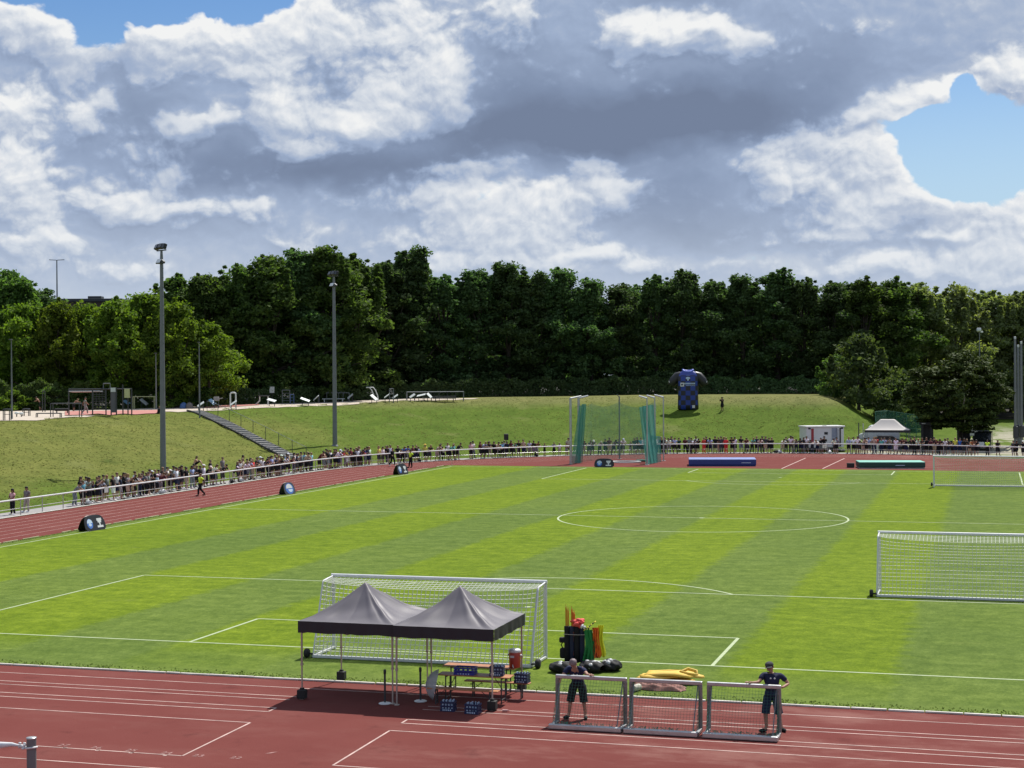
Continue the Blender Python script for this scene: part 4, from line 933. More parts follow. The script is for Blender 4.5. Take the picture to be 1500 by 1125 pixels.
def see_through(name, col, alpha):
    m, nt, b = new_mat(name); b.inputs['Base Color'].default_value = (*col, 1); b.inputs['Roughness'].default_value = 0.8
    co = nt.new('ShaderNodeTexCoord').outputs['Object']; n = nt.noise(co, 1.6, 4, 0.6)
    nt.l.new(nt.lin(n, 0.3, 0.7, max(0.0, alpha-0.10), min(1, alpha+0.10)), b.inputs['Alpha']); return m
M_NETG1 = see_through('green_cage_net_thin', (0.12, 0.33, 0.24), 0.36)
M_NETG2 = see_through('green_cage_net_bunched', (0.055, 0.33, 0.26), 0.72)
M_NETG3 = see_through('green_fence_mesh', (0.05, 0.18, 0.13), 0.42)
M_UMB = see_through('grey_umbrella_film', (0.36, 0.37, 0.38), 0.80)

# ---------------- football goals
def net_cord(mb, pts, r=0.011): mb.path(pts, r, 3, 0, False, False)
def football_goal(name, loc, rz, label, r=0.012, cell=0.15, top=0.85, dep=1.75):
    t = thing(name, label, 'goal', loc, rz, 'full size portable goals'); W2, H = 3.72, 2.44
    mb = MB(); mb.tube((-W2-.06, 0, H+.06), (W2+.06, 0, H+.06), .062, n=12); mb.build('crossbar', M_WHITE, t)
    for s in (-1, 1):
        mb = MB(); mb.tube((s*W2, 0, 0.02), (s*W2, 0, H), .060, n=12); mb.build('post', M_ALU if name == 'football_goal' and False else M_WHITE, t)
        mb = MB(); mb.path([(s*W2, -.05, H+.04), (s*W2, -top, H-.02), (s*W2, -top-.06, H-.12), (s*W2, -dep, .08)], .030, 8); mb.build('stay', M_WHITE, t)
        mb = MB(); mb.bbox((s*W2, -dep/2, .06), (.085, dep, .085), b=.015); mb.build('side_bar', M_WHITE, t)
        mb = MB(); M = Matrix.Rotation(PI/2, 4, 'Y')
        mb.lathe([(.03, -.07), (.13, -.07), (.15, -.04), (.15, .04), (.13, .07), (.03, .07)], 14, (0, 0, 0)); mb.v = [tuple(M @ Vector(v)+Vector((s*(W2+.22), -dep, .15))) for v in mb.v]
        mb.tube((s*W2, -dep, .12), (s*(W2+.2), -dep, .15), .03); mb.build('wheel', M_RUB, t)
    mb = MB(); mb.bbox((0, -dep, .06), (2*W2, .10, .10), b=.015); mb.build('ground_bar', M_WHITE, t)
    mb = MB()
    prof = [(0, H+.02)]+[(-top*i/5, H-.03*i/5) for i in range(1, 6)]+[(-top-(dep-top)*i/14, (H-.03)*(1-i/14)+.10*i/14) for i in range(1, 15)]
    def surf(u, k):
        f = min(len(prof)-1.001, k); i = int(f); q = f-i; y = lerp(prof[i][0], prof[i+1][0], q); z = lerp(prof[i][1], prof[i+1][1], q)
        sg = math.sin(PI*u)**.6; d = 1-abs(f-5)/15; sag = .20*sg*max(0, 1-abs(f-5.5)/6.0)
        return (lerp(-W2+.03, W2-.03, u), y+.10*sg*max(0, math.sin(PI*max(0, (f-5)/14)))-0.05, z-sag)
    nu = int(2*W2/cell)
    for i in range(nu+1): net_cord(mb, [surf(i/nu, k*.999) for k in range(len(prof))], r)
    ks = [k*.999 for k in range(6)]+[5+j*14/16.0 for j in range(1, 16)]
    for k in ks: net_cord(mb, [surf(j/24, k) for j in range(25)], r)
    for s in (-1, 1):
        nz = int(H/cell)
        for i in range(1, nz):
            z = H*i/nz; yb = -top-(dep-top)*(1-z/H)
            net_cord(mb, [(s*W2, -.03, z+.03), (s*W2, yb*.5, z-.02), (s*W2, yb+.03, z)], r)
        for i in range(1, 6):
            y = -dep*i/6; zt = H if y > -top else H*(1-(-y-top)/(dep-top)); net_cord(mb, [(s*W2, y, .1), (s*W2, y*.97, max(.12, zt-.05))], r)
    mb.build('net', M_NET, t); return t
football_goal('football_goal', (0.0, -0.05, .012), 0, 'white goal with a white net standing directly behind the twin grey canopies')
football_goal('football_goal', (16.85, 19.0, .012), 0, 'white goal seen from behind at the right, cut by the picture edge', .0095)
football_goal('football_goal', (17.05, 82.0, .012), PI, 'far white goal facing the camera in front of the running track', .010, .16)
# ---------------- small training goals carried by the two men
def mini_goal(x0, x1, label):
    t = thing('mini_goal', label, 'small goal', ((x0+x1)/2, -9.30, .012), 0, 'small aluminium training goals in a row'); w = (x1-x0)/2-.02; H = 1.24; d = .72
    mb = MB(); mb.bbox((0, 0, H), (2*w, .10, .10), b=.02); mb.build('crossbar', M_ALU, t)
    for s in (-1, 1):
        mb = MB(); mb.bbox((s*(w-.05), 0, H/2-.02), (.10, .10, H-.06), b=.015); mb.build('post', M_POST, t)
        mb = MB(); mb.bbox((s*(w-.05), -d/2, .05), (.10, d-.14, .085), b=.012); mb.build('side_bar', M_ALU, t)
        mb = MB(); mb.path([(s*(w-.12), .02, H-.05), (s*(w-.13), -.25, .75), (s*(w-.14), -d+.08, .1)], .016, 6); mb.build('stay', M_GALV, t)
    mb = MB(); mb.bbox((0, -d, .065), (2*w, .14, .13), b=.02); mb.build('ground_bar', M_ALU, t)
    mb = MB(); c = .085; nu = int(2*w/c)
    def sf(u, v):
        b = .05*math.sin(PI*u)*math.sin(PI*v); return (lerp(-w+.09, w-.09, u), -.03-(d-.08)*v-b, H-.05-(H-.16)*v-b*.6)
    nv = int(1.4/c)
    for i in range(nu+1): net_cord(mb, [sf(i/nu, k/10) for k in range(11)], .0030)
    for j in range(nv+1): net_cord(mb, [sf(k/12, j/nv) for k in range(13)], .0030)
    for s in (-1, 1):
        for i in range(1, 13):
            z = H*i/13; yb = -(d-.05)*(1-z/H)-.02; net_cord(mb, [(s*(w-.06), -.05, z), (s*(w-.07), min(-.055, yb), z-.02)], .006)
        for i in range(1, 7):
            y = -d*i/7; net_cord(mb, [(s*(w-.06), y, .1), (s*(w-.06), y, max(.12, H*(1-i/7)-.03))], .006)
    rg = random.Random(int(x0*10))
    for i in range(26):                                # slack net lying along the ground bar
        x = rg.uniform(-w+.1, w-.1); net_cord(mb, [(x, -d+.10, .05), (x+rg.uniform(-.1, .1), -d+.16, .13+rg.uniform(0, .05)), (x+rg.uniform(-.15, .15), -d+.28, .03)], .008)
    mb.build('net', M_GNET, t)
mini_goal(6.50, 8.48, 'small goal at the left of three, held by the bending grey haired man')
mini_goal(8.50, 10.47, 'middle one of the three small goals, in front of the yellow pile')
mini_goal(10.55, 12.50, 'small goal at the right of three, held by the man in a cap')
# ---------------- twin canopies
def canopy(name, x0, x1, y0, y1, label, seed):
    cx, cy = (x0+x1)/2, (y0+y1)/2; t = thing(name, label, 'canopy tent', (cx, cy, 0), 0, 'grey pop up canopies standing side by side'); hx, hy = (x1-x0)/2+.05, (y1-y0)/2+.05
    rg = np.random.default_rng(seed); ph = rg.uniform(0, 6.28, 6)
    def roof(u, v):
        a, b = 2*u-1, 2*v-1; m = max(abs(a), abs(b)); k = 1-m; z = 2.25+0.97*(0.55*k**1.75+0.45*k**1.05) if k > 0 else 2.25
        e = min(abs(a), abs(b))/max(m, 1e-3)           # 1 on the ridges
        z -= 0.055*math.sin(PI*min(1, m))*(1-e)**1.2*1.6; z -= .034*math.exp(-((e-.84)/.07)**2)*math.sin(PI*min(1, m))**.7*(1 if a > b*.0 else .5); z += .018*math.exp(-((e-.60)/.10)**2)*math.sin(PI*min(1, m*1.1))
        z += 0.012*math.sin(9*a+ph[0]+3*b)*m*(1-m)*4+0.010*math.sin(14*b-5*a+ph[1])*m*(1-m)*4
        return (a*hx, b*hy, z)
    mb = MB(); mb.grid(roof, 90, 90); mb.build('roof', M_CANOPY, t)
    mb = MB()
    def side(ax, s):
        def fn(u, v):
            a = 2*u-1; w = .012*math.sin(7*a*3+ph[2]+s)*v+.01*math.sin(13*a+ph[3]); zz = 2.252-.33*v+.010*math.sin(9*a+ph[4])*v
            return (a*hx, s*(hy+.006)+w*(1-abs(a)**8), zz) if ax == 0 else (s*(hx+.006)+w*(1-abs(a)**8), a*hy, zz)
        mb.grid(fn, 40, 5)
    side(0, -1); side(0, 1); side(1, -1); side(1, 1); mb.build('valance', M_VALANCE, t)
    outer = -1 if cx < 1.5 else 1
    for sx in (-1, 1):
        for sy in (-1, 1):
            px, py = sx*(hx-.08), sy*(hy-.08)
            mb = MB(); mb.box((px, py, 1.62), (.046, .046, 1.26)); mb.box((px, py, .51), (.036, .036, 1.02)); mb.box((px, py, 1.0), (.07, .07, .06)); mb.box((px, py, .012), (.12, .12, .024)); mb.build('leg', M_LEG, t)
            if sx == outer:
                mb = MB(); mb.bbox((px, py-.002, .15), (.24, .24, .25), b=.02); mb.box((px, py, .30), (.10, .10, .05)); mb.build('foot_weight', M_RUB, t)
    mb = MB()
    for sy in (-1, 1):
        for i in range(2):
            xa, xb = -hx+.1+i*(hx-.1), -hx+.1+(i+1)*(hx-.1); mb.tube((xa, sy*(hy-.1), 2.20), (xb, sy*(hy-.1), 1.90), .014, n=5); mb.tube((xa, sy*(hy-.1), 1.90), (xb, sy*(hy-.1), 2.20), .014, n=5)
    for sx in (-1, 1):
        for i in range(2):
            ya, yb = -hy+.1+i*(hy-.1), -hy+.1+(i+1)*(hy-.1); mb.tube((sx*(hx-.1), ya, 2.20), (sx*(hx-.1), yb, 1.90), .014, n=5); mb.tube((sx*(hx-.1), ya, 1.90), (sx*(hx-.1), yb, 2.20), .014, n=5)
    mb.tube((0, 0, 2.2), (0, 0, 3.14), .02); mb.build('truss', M_LEG, t)
canopy('canopy_tent', -1.37, 1.46, -8.10, -5.10, 'left one of the two dark grey peaked canopies on the track', 1)
canopy('canopy_tent', 1.57, 4.44, -8.22, -5.22, 'right one of the two dark grey peaked canopies, sheltering tables and crates', 2)
# ---------------- below the canopies
def barrier_post(x, y, label):
    t = thing('barrier_post', label, 'stanchion', (x, y, .004), 0, 'barrier posts below the canopies')
    mb = MB(); mb.lathe([(.0, .0), (.18, .0), (.18, .015), (.15, .03), (.03, .045)], 24); mb.build('base', M_WHITE, t)
    mb = MB(); mb.tube((0, 0, .04), (0, 0, .88), .030, n=12); mb.build('pole', M_DSTEEL, t)
    mb = MB(); mb.lathe([(.034, .84), (.040, .86), (.040, .95), (.025, .97)], 14); mb.build('belt_head', M_BLACK, t)
p = gp(564, 1031); barrier_post(p.x, p.y, 'barrier post with white foot, in the open shade beside the middle legs')
p = gp(616, 1027.5); barrier_post(p.x, p.y, 'barrier post with white foot, just left of the grey umbrella')
def beer_table(name, cx, cy, ln, wd, h, label, cat, rz=0.0):
    t = thing(name, label, cat, (cx, cy, .004), rz)
    mb = MB(); mb.bbox((0, 0, h-.015), (ln, wd, .03), b=.008); mb.build('tabletop' if cat == 'table' else 'seat', M_WOOD, t)
    for s in (-1, 1):
        mb = MB(); x = s*(ln/2-.25)
        for q in (-1, 1): mb.box((x, q*(wd/2-.05), (h-.03)/2), (.03, .03, h-.03))
        mb.box((x, 0, .10), (.025, wd-.13, .025)); mb.box((x, 0, h-.07), (.025, wd-.13, .03)); mb.tube((x, 0, h*.45), (x-s*.28, 0, h-.035), .010); mb.build('leg_frame', M_DSTEEL, t)
beer_table('folding_table', 3.58, -7.12, 2.15, .50, .76, 'orange brown folding table carrying the bright blue tray', 'table')
beer_table('folding_table', 3.32, -5.80, 2.20, .50, .77, 'rear orange brown folding table with the red drinks cooler on it', 'table', -.02)
beer_table('folding_bench', 3.42, -7.74, 2.10, .25, .46, 'orange brown folding bench in front of the blue tray table', 'bench', -.02)
beer_table('folding_bench', 4.02, -6.42, 1.95, .25, .46, 'orange brown folding bench between the two tables, carrying a crate', 'bench')
def crate(loc, rz, m, label, size=(.40, .30, .27), bottles=True, group=None):
    t = thing('bottle_crate', label, 'crate', loc, rz, group); lx, ly, h = size
    mb = MB(); w = .018
    for s in (-1, 1):
        for z0, z1 in ((0, .30*h), (.44*h, .62*h), (.80*h, h)):
            mb.box((0, s*(ly/2-w/2), (z0+z1)/2), (lx, w, z1-z0)); mb.box((s*(lx/2-w/2), 0, (z0+z1)/2), (w, ly-2*w-.002, z1-z0))
        for i in range(5): mb.box((-lx/2+.03+(lx-.06)*i/4, s*(ly/2-w-.004), h*.55), (.03, .012, h*.9))
        for i in range(4): mb.box((s*(lx/2-w-.004), -ly/2+.03+(ly-.06)*i/3, h*.55), (.012, .03, h*.9))
    mb.box((0, 0, .008), (lx-.04, ly-.04, .012)); mb.build('box', m, t)
    mb = MB()
    for i in range(5): mb.box((-lx*.28+i*lx*.13, -ly/2-.002, h*.15), (.028, .003, .034))
    mb.build('lettering', M_EPALE, t)
    if bottles:
        mb = MB(); rg = random.Random(int(loc[0]*100))
        for i in range(4):
            for j in range(3):
                if rg.random() < .8: mb.lathe([(.036, .02), (.036, .17), (.014, .24), (.014, .285), (.017, .286), (.017, .305)], 8, (-lx/2+.065+i*.09, -ly/2+.06+j*.09, 0))
        mb.build('bottles', M_EPALE, t)
    return t
p = gp(657, 1041); crate((p.x, p.y, .004), .06, M_NAVYC, 'navy crate of bottles on the track, left of two', group='navy crates of bottles')
p = gp(693, 1045); crate((p.x, p.y, .004), -.05, M_NAVYC, 'navy crate of bottles on the track, beside the front tent weight', group='navy crates of bottles')
crate((4.22, -7.10, .766), .1, M_NAVYC, 'navy crate of bottles on the table behind the front tent leg', group='navy crates of bottles')
crate((4.76, -6.42, .466), -.08, M_NAVYC, 'navy crate of bottles on the bench end below the red cooler', group='navy crates of bottles')
crate((3.28, -7.10, .766), .04, M_BLUEC, 'bright blue plastic tray standing on the folding table', (.60, .40, .20), False)
def cooler(loc):
    t = thing('drinks_cooler', 'red drinks cooler with white lid on the rear table', 'cooler', loc)
    mb = MB(); mb.lathe([(.155, 0), (.165, .02), (.170, .20), (.172, .42), (.165, .44)], 24); mb.build('body', M_REDP, t)
    mb = MB(); mb.lathe([(.168, .441), (.180, .45), (.180, .50), (.150, .535), (.05, .545)], 24); mb.build('lid', M_WHITE, t)
    mb = MB(); mb.tube((0, -.165, .02), (0, -.22, .07), .018); mb.box((0, -.215, .09), (.02, .02, .05)); mb.build('tap', M_WHITE, t)
    mb = MB(); mb.bbox((-.03, -.174, .33), (.12, .01, .06), b=.004); mb.build('label_plate', M_WHITE, t)
    mb = MB()
    for s in (-1, 1): mb.bbox((s*.185, 0, .36), (.035, .10, .05), b=.01)
    mb.build('handles', M_WHITE, t)
cooler((gp(747, 982, .775).x, -5.82, .776))
def umbrella(loc):
    t = thing('umbrella', 'open grey see-through umbrella lying on its side against the tables', 'umbrella', loc); M = Matrix.Rotation(math.radians(-78), 4, 'Y') @ Matrix.Rotation(.3, 4, 'X'); off = Vector((0, 0, .50))
    mb = MB(); R = .50
    def fn(u, v):
        w = 2*PI*u; k = 1-.06*abs(math.sin(4*w))*v; a = v*1.15; return off+M @ Vector((R*math.sin(a)*math.cos(w)*k, R*math.sin(a)*math.sin(w)*k, R*(math.cos(a)-.55)))
    mb.grid(fn, 48, 10); mb.build('canopy', M_UMB, t)
    mb = MB()
    for i in range(8):
        w = 2*PI*i/8+PI/8; mb.path([off+M @ Vector((R*math.sin(a)*math.cos(w)*.97, R*math.sin(a)*math.sin(w)*.97, R*(math.cos(a)-.55)-.008)) for a in [1.15*j/6 for j in range(7)]], .004, 4)
    mb.build('ribs', M_GALV, t)
    mb = MB(); mb.tube(off+M @ Vector((0, 0, R*.47)), off+M @ Vector((0, 0, -.42)), .007); mb.path([off+M @ Vector((0, 0, -.42)), off+M @ Vector((.02, 0, -.46)), off+M @ Vector((.06, 0, -.44))], .012, 6); mb.build('shaft', M_DSTEEL, t)
p = gp(627, 1029); umbrella((p.x+.12, p.y+.15, 0))
mb = MB(); p = gp(736, 1043); mb.tube((0, 0, .04), (.14, .03, .04), .035, .03, 10); mb.tube((.14, .03, .04), (.19, .04, .04), .015, n=8); tag(mb.build('water_bottle', simple('pink_bottle', (.55, .30, .28), .4), loc=(p.x, p.y, .004)), 'small pinkish bottle lying on the track right of the tent weight', 'bottle')
# ---------------- training equipment behind the goal line
EQ = Vector((5.05, -1.15, .012))
t = thing('equipment_stand', 'upright rack of four dark pole bags on the grass beside the goal', 'equipment rack', EQ)
for i, m in enumerate((M_BLACKB, M_NAVYB, M_BLACKB, M_NAVYB)):
    mb = MB(); x = -.33+.165*i; mb.lathe([(.06, .12), (.085, .14), (.088, .6), (.086, 1.10), (.090, 1.12), (.090, 1.26), (.075, 1.27)], 12, (x, .02*(i % 2), 0)); mb.build('pole_bag', m, t)
mb = MB(); mb.path([(-.42, -.10, 1.02), (-.2, -.125, 1.02), (.05, -.125, 1.02), (.28, -.11, 1.03)], .012, 6); mb.build('strap', M_LEG, t)
mb = MB()
for s in (-1, 1): mb.box((s*.34, .16, .62), (.035, .035, 1.2)); mb.box((s*.34, .05, .02), (.05, .46, .05))
mb.box((-.08, .16, 1.20), (.66, .03, .03)); mb.box((-.08, .16, .45), (.66, .03, .03)); mb.build('frame', M_DSTEEL, t)
for i, (x, y, h, m, nm) in enumerate(((-.36, .0, 1.86, M_AMBER, 'leftmost thin amber'), (-.315, -.02, 1.80, M_AMBER, 'second thin amber'), (-.285, .03, 1.74, M_AMBER, 'third thin amber'), (-.17, .0, 1.80, M_ORANGE, 'thin orange, fourth'), (-.125, -.02, 1.72, M_ORANGE, 'thick orange'), (-.09, .02, 1.66, M_ORANGE, 'shortest orange'))):
    mb = MB(); mb.tube((0, 0, 0), (.0, .0, h-.35), .019 if i < 4 else .028, n=8); mb.lathe([(.02, h-.35), (.010, h-.33), (.006, h-.24)], 8); tag(mb.build('slalom_pole', m, loc=(EQ.x+x, EQ.y+y, .36)), '%s slalom pole sticking out of a dark pole bag' % nm, 'slalom pole', 'slalom poles in the pole bags')
def cloth_hang(name, label, cat, loc, w, h, col, seed, tilt=.1):
    rg = np.random.default_rng(seed); ph = rg.uniform(0, 6.28, 4); m = simple(name+str(seed), col, .8, var=.15, nscale=6); mb = MB()
    def fn(u, v):
        a = (u-.5); ww = w*(.65+.55*v-.25*v*v); z = -h*v; y = .045*math.sin(9*a*2+ph[0])*(.4+v)+.03*math.sin(5*a*3+ph[1]+4*v); return (a*ww+.03*math.sin(6*v+ph[2])+tilt*v*h, y-.02, z+(.04*math.sin(10*a+ph[3]) if v > .95 else 0))
    mb.grid(fn, 16, 18); mb.grid(lambda u, v: tuple(Vector(fn(1-u, v))+Vector((0, .05, 0))), 16, 18); tag(mb.build(name, m, loc=loc), label, cat, 'training bibs hung on the rack')
cloth_hang('training_bib', 'green bibs hanging at the right end of the pole bags', 'bib', (5.46, -1.24, 1.20), .36, 1.02, (.02, .24, .05), 3, .02)
cloth_hang('training_bib', 'dark red bibs hanging between the green and orange ones', 'bib', (5.62, -1.16, 1.26), .22, .92, (.45, .025, .02), 4, .03)
cloth_hang('training_bib', 'bright orange bibs hanging beside the yellow ones', 'bib', (5.70, -1.20, 1.27), .24, .92, (.92, .20, .02), 5, .02)
cloth_hang('training_bib', 'bright yellow bibs hanging rightmost on the rack', 'bib', (5.80, -1.14, 1.34), .26, .98, (.90, .88, .03), 6, .03)
def heap(name, label, cat, loc, r, m, seed, n=7, group=None):
    rg = random.Random(seed); mb = MB()
    for i in range(n):
        w = rg.uniform(0, 6.28); d = rg.uniform(0, .75); s = rg.uniform(.30, .62) if n < 20 else rg.uniform(.22, .5)
        mb.ell((r[0]*d*math.cos(w), r[1]*d*math.sin(w), r[2]*(.25+(.75-.45*d)*rg.random())), (r[0]*s, r[1]*s*.8, r[2]*s*(1 if n < 20 else .45)), 9, 6, M=Matrix.Rotation(rg.uniform(-.8, .8), 3, 'X') @ Matrix.Rotation(rg.uniform(-.8, .8), 3, 'Y') @ Matrix.Rotation(rg.uniform(0, 3), 3, 'Z'))
    return tag(mb.build(name, m, loc=loc), label, cat, group)
heap('bib_pile', 'heap of coral red bibs lying on top of the pole bags', 'bibs', (5.12, -1.12, 1.24), (.30, .20, .26), simple('coral_cloth', (.80, .10, .085), .8, var=.25, nscale=5, bump=.5), 5, 26)
mb = MB()
for i in range(7):
    mb.bbox((.055*i-.02, 0, .045*i), (.05, .16, .035), 1 if i % 2 else 0, .008, Matrix.Rotation(-.7, 3, 'Y'))
tag(mb.build('agility_ladder', [simple('ladder_yellow', (.70, .58, .05), .6), M_BLACK], loc=(5.33, -1.18, 1.18)), 'folded yellow and black agility ladder on top of the rack', 'agility ladder')
heap('white_ball', 'white ball lying on the pole bags beside the coral bibs', 'ball', (5.26, -1.24, 1.22), (.10, .09, .12), M_WHITE, 3, 5)
mb = MB(); mb.bbox((0, 0, .36), (.20, .20, .34), b=.06); mb.bbox((.02, 0, .78), (.26, .22, .17), b=.04); mb.path([(.0, 0, .5), (-.06, -.02, .62), (.0, 0, .72)], .02, 6); mb.tube((.06, 0, 0), (.06, 0, .9), .02)
tag(mb.build('hanging_bag', M_BLACKB, loc=(4.58, -1.10, .05)), 'black rucksack hanging at the left side of the pole bags', 'bag')
def ball_bag(loc, rz, label, ln, r, seed, balls):
    t = thing('ball_bag', label, 'ball bag', loc, rz, 'black ball bags around the rack'); rg = np.random.default_rng(seed); ph = rg.uniform(0, 6.28, 5); mb = MB()
    def fn(u, v):
        w = 2*PI*u; x = (v-.5)*ln; k = (math.sin(PI*min(1, max(0, v*.94+.03)))**.38)*(1+.07*math.sin(3*w+ph[0]+v*9)+.06*math.sin(5*w+ph[1]-v*13)+.05*math.sin(v*21+ph[2])); return (x, r*k*math.cos(w)*1.15, max(.01, r*.58+r*k*math.sin(w)*.66))
    mb.grid(fn, 28, 26); mb.build('sack', M_BLACKB, t)
    mb = MB()
    for i in range(balls):
        v = rg.uniform(.15, .9); w = rg.uniform(.5, 2.6); c = Vector(fn(w/(2*PI), v)); mb.ell((c.x, c.y*.74, c.z*.78), (.105, .105, .105), 12, 8)
    if balls: mb.build('balls', simple('scuffed_ball', (.42, .43, .44), .5, var=.4), t)
    mb = MB(); mb.path([fn(.22, .15), fn(.25, .3), fn(.27, .5), fn(.25, .7), fn(.22, .85)], .016, 6); mb.build('strap', M_GALV, t)
ball_bag((4.85, -2.25, .012), .05, 'long black ball bag lying left of the bending man', .80, .27, 1, 2)
ball_bag((5.72, -1.95, .012), -.35, 'black ball bag with pale balls showing, between rack and right bag', .80, .28, 2, 6)
ball_bag((6.25, -1.60, .012), .7, 'rightmost black ball bag, next to the grass in the open', .66, .28, 3, 3)
# flat yellow free kick dummies and a folded tarp
def dummy(loc, rz, k, label):
    out = [(-.30, 0), (.30, 0), (.31, .9), (.36, 1.15), (.30, 1.38), (.12, 1.48), (.13, 1.60), (.11, 1.72), (0, 1.78), (-.11, 1.72), (-.13, 1.60), (-.12, 1.48), (-.30, 1.38), (-.36, 1.15), (-.31, .9)]
    mb = MB(); n = len(out)
    M = Matrix.Rotation(rz, 4, 'Z') @ Matrix.Rotation(-PI/2, 4, 'Z')
    sm = []
    for i in range(n):
        a, b = Vector(out[i]), Vector(out[(i+1) % n])
        for q in range(3): sm.append(a.lerp(b, q/3))
    def wz(p): return .03*math.sin(3.2*p.y+k)+.02*math.sin(5*p.x+k*2)
    top = [M @ Vector((p.x, p.y-.9, .05+wz(p))) for p in sm]; bot = [M @ Vector((p.x, p.y-.9, wz(p))) for p in sm]; m_ = len(sm)
    inn = [M @ Vector((p.x*.55, (p.y-.9)*.80, .085+wz(p))) for p in sm]
    mb.add(top+bot+inn, [(i, (i+1) % m_, m_+(i+1) % m_, m_+i) for i in range(m_)]+[(i, 2*m_+i, 2*m_+(i+1) % m_, (i+1) % m_) for i in range(m_)], 0, True)
    mb.add(inn, [tuple(range(m_))]); mb.add(bot, [tuple(range(m_))[::-1]])
    tag(mb.build('free_kick_dummy', M_YELLOW, loc=loc), label, 'training dummy', 'yellow dummies in a pile')
DY = gp(968, 1003)
for i, (dx, dy, z, rz, lab) in enumerate(((-.05, .35, .01, .10, 'lowest yellow free kick dummy, its foot end sticking out left'), (.15, .25, .09, -.18, 'second yellow free kick dummy in the pile'), (.22, .42, .17, .32, 'third yellow free kick dummy in the pile'), (.38, .35, .25, -.05, 'topmost yellow free kick dummy with its head end at the right'))):
    dummy((DY.x+dx, DY.y+dy, z), rz, i*1.7, lab)
mb = MB(); mb.path([(DY.x+.55, DY.y+.3, .36), (DY.x+.75, DY.y+.42, .44), (DY.x+1.0, DY.y+.42, .38), (DY.x+1.05, DY.y+.3, .28), (DY.x+.8, DY.y+.2, .33)], .05, 7, closed=True); tag(mb.build('yellow_hose', M_YELLOW), 'loop of yellow padding on the right end of the yellow pile', 'padding')
rg = np.random.default_rng(8); ph = rg.uniform(0, 6.28, 6); mb = MB()
def tarp(u, v):
    a, b = u-.5, v-.5; e = 1-max(abs(2*a), abs(2*b))**6; z = .02+.16*e*(1-.45*u)+.03*e*math.sin(22*b+5*a+ph[0])+.025*e*math.sin(17*a-9*b+ph[1]); return (a*1.55+.05*math.sin(9*b+ph[2]), b*.62+.05*math.sin(8*a+ph[3]), max(.0, z))
mb.grid(tarp, 50, 26); q = gp(962, 1013); tg = tag(mb.build('folded_tarp', M_TARP, loc=(q.x, q.y+.30, .013), rz=-.03), 'folded pinkish brown tarp lying on the grass in front of the yellow pile', 'tarp')
mb = MB(); mb.lathe([(.02, -.16), (.09, -.17), (.10, -.15), (.10, .15), (.09, .17), (.02, .16)], 14); mb.v = [(v[2], v[0], v[1]+.10) for v in mb.v]; q = gp(932, 1013); tag(mb.build('tape_roll', simple('pale_roll', (.50, .48, .38), .7, var=.3), loc=(q.x, q.y, .012), rz=1.2), 'pale roll of tape beside the left end of the pinkish tarp', 'roll')
# ---------------- the two men
def man(name_pose, p, loc, rz, label, top, bottom, head, hc, skin, bulk, sleeves='shirt'):
    K = dict(body=body_mesh('person', p, True, bulk), **clothes(p, bulk, .14)); o = person(loc, rz, None, top, bottom, label, None, sleeves, 'shorts', head, hc, 'black', 1.0, skin, K); o.scale = (1, 1, 1)
    c = Vector(p['che']); u = (Vector(p['nek'])-Vector(p['spi'])).normalized(); f = Vector((0, 1, 0)); f = (f-u*f.dot(u)).normalized()
    for sx in (-.075, .02):
        mb = MB(); mb.ell(c+Vector((sx, 0, 0))+u*.03+f*.135*bulk, (.022, .010, .022), 8, 6); b = mb.build('badge', M_WHITE, o)
    o.scale = (1.07, 1.07, 1.02); return o
p1 = P(pel=(0, -.10, .94), spi=(0, -.02, 1.10), che=(0, .13, 1.28), nek=(.0, .25, 1.41), h0=(.0, .31, 1.455), h1=(.0, .375, 1.515), h2=(.0, .42, 1.575), shl=(-.18, .15, 1.37), ell=(-.36, .38, 1.25), wrl=(-.50, .60, 1.29), hal=(-.55, .68, 1.315), shr=(.18, .15, 1.37), elr=(.30, .32, 1.15), wrr=(.33, .56, 1.08), har=(.30, .64, 1.10),
       hil=(-.10, -.10, .90), knl=(-.17, -.02, .50), anl=(-.20, -.08, .09), tol=(-.25, .09, .035), hir=(.10, -.10, .90), knr=(.17, -.02, .50), anr=(.22, -.02, .09), tor=(.28, .14, .035), palml=(0, 0, -1), palmr=(-1, 0, 0))
man('m1', p1, (6.93, -8.63, .004), PI, 'bending grey haired man in navy polo shirt gripping the left small goal', 'navy', 'black', 'hair', 'grey hair', (.36, .20, .14), 1.08)
p2 = P(pel=(0, 0, .97), che=(0, .03, 1.36), nek=(0.02, .05, 1.51), h0=(.03, .07, 1.565), h1=(.05, .10, 1.645), h2=(.05, .10, 1.72), shl=(-.20, .03, 1.44), ell=(-.40, .02, 1.22), wrl=(-.27, .26, 1.17), hal=(-.22, .34, 1.19), shr=(.20, .04, 1.44), elr=(.30, .22, 1.27), wrr=(.46, .42, 1.29), har=(.52, .47, 1.315),
       knl=(-.15, .02, .52), anl=(-.22, -.06, .03), tol=(-.30, .08, .035), knr=(.15, .10, .52), anr=(.13, .10, .09), tor=(.26, .24, .035), palml=(1, .3, 0), palmr=(0, 0, -1))
man('m2', p2, (12.18, -8.78, .004), PI+.06, 'man in dark cap and navy polo shirt standing behind the right small goal', 'navy', 'navy', 'cap', 'dark grey', (.34, .19, .13), 1.18)
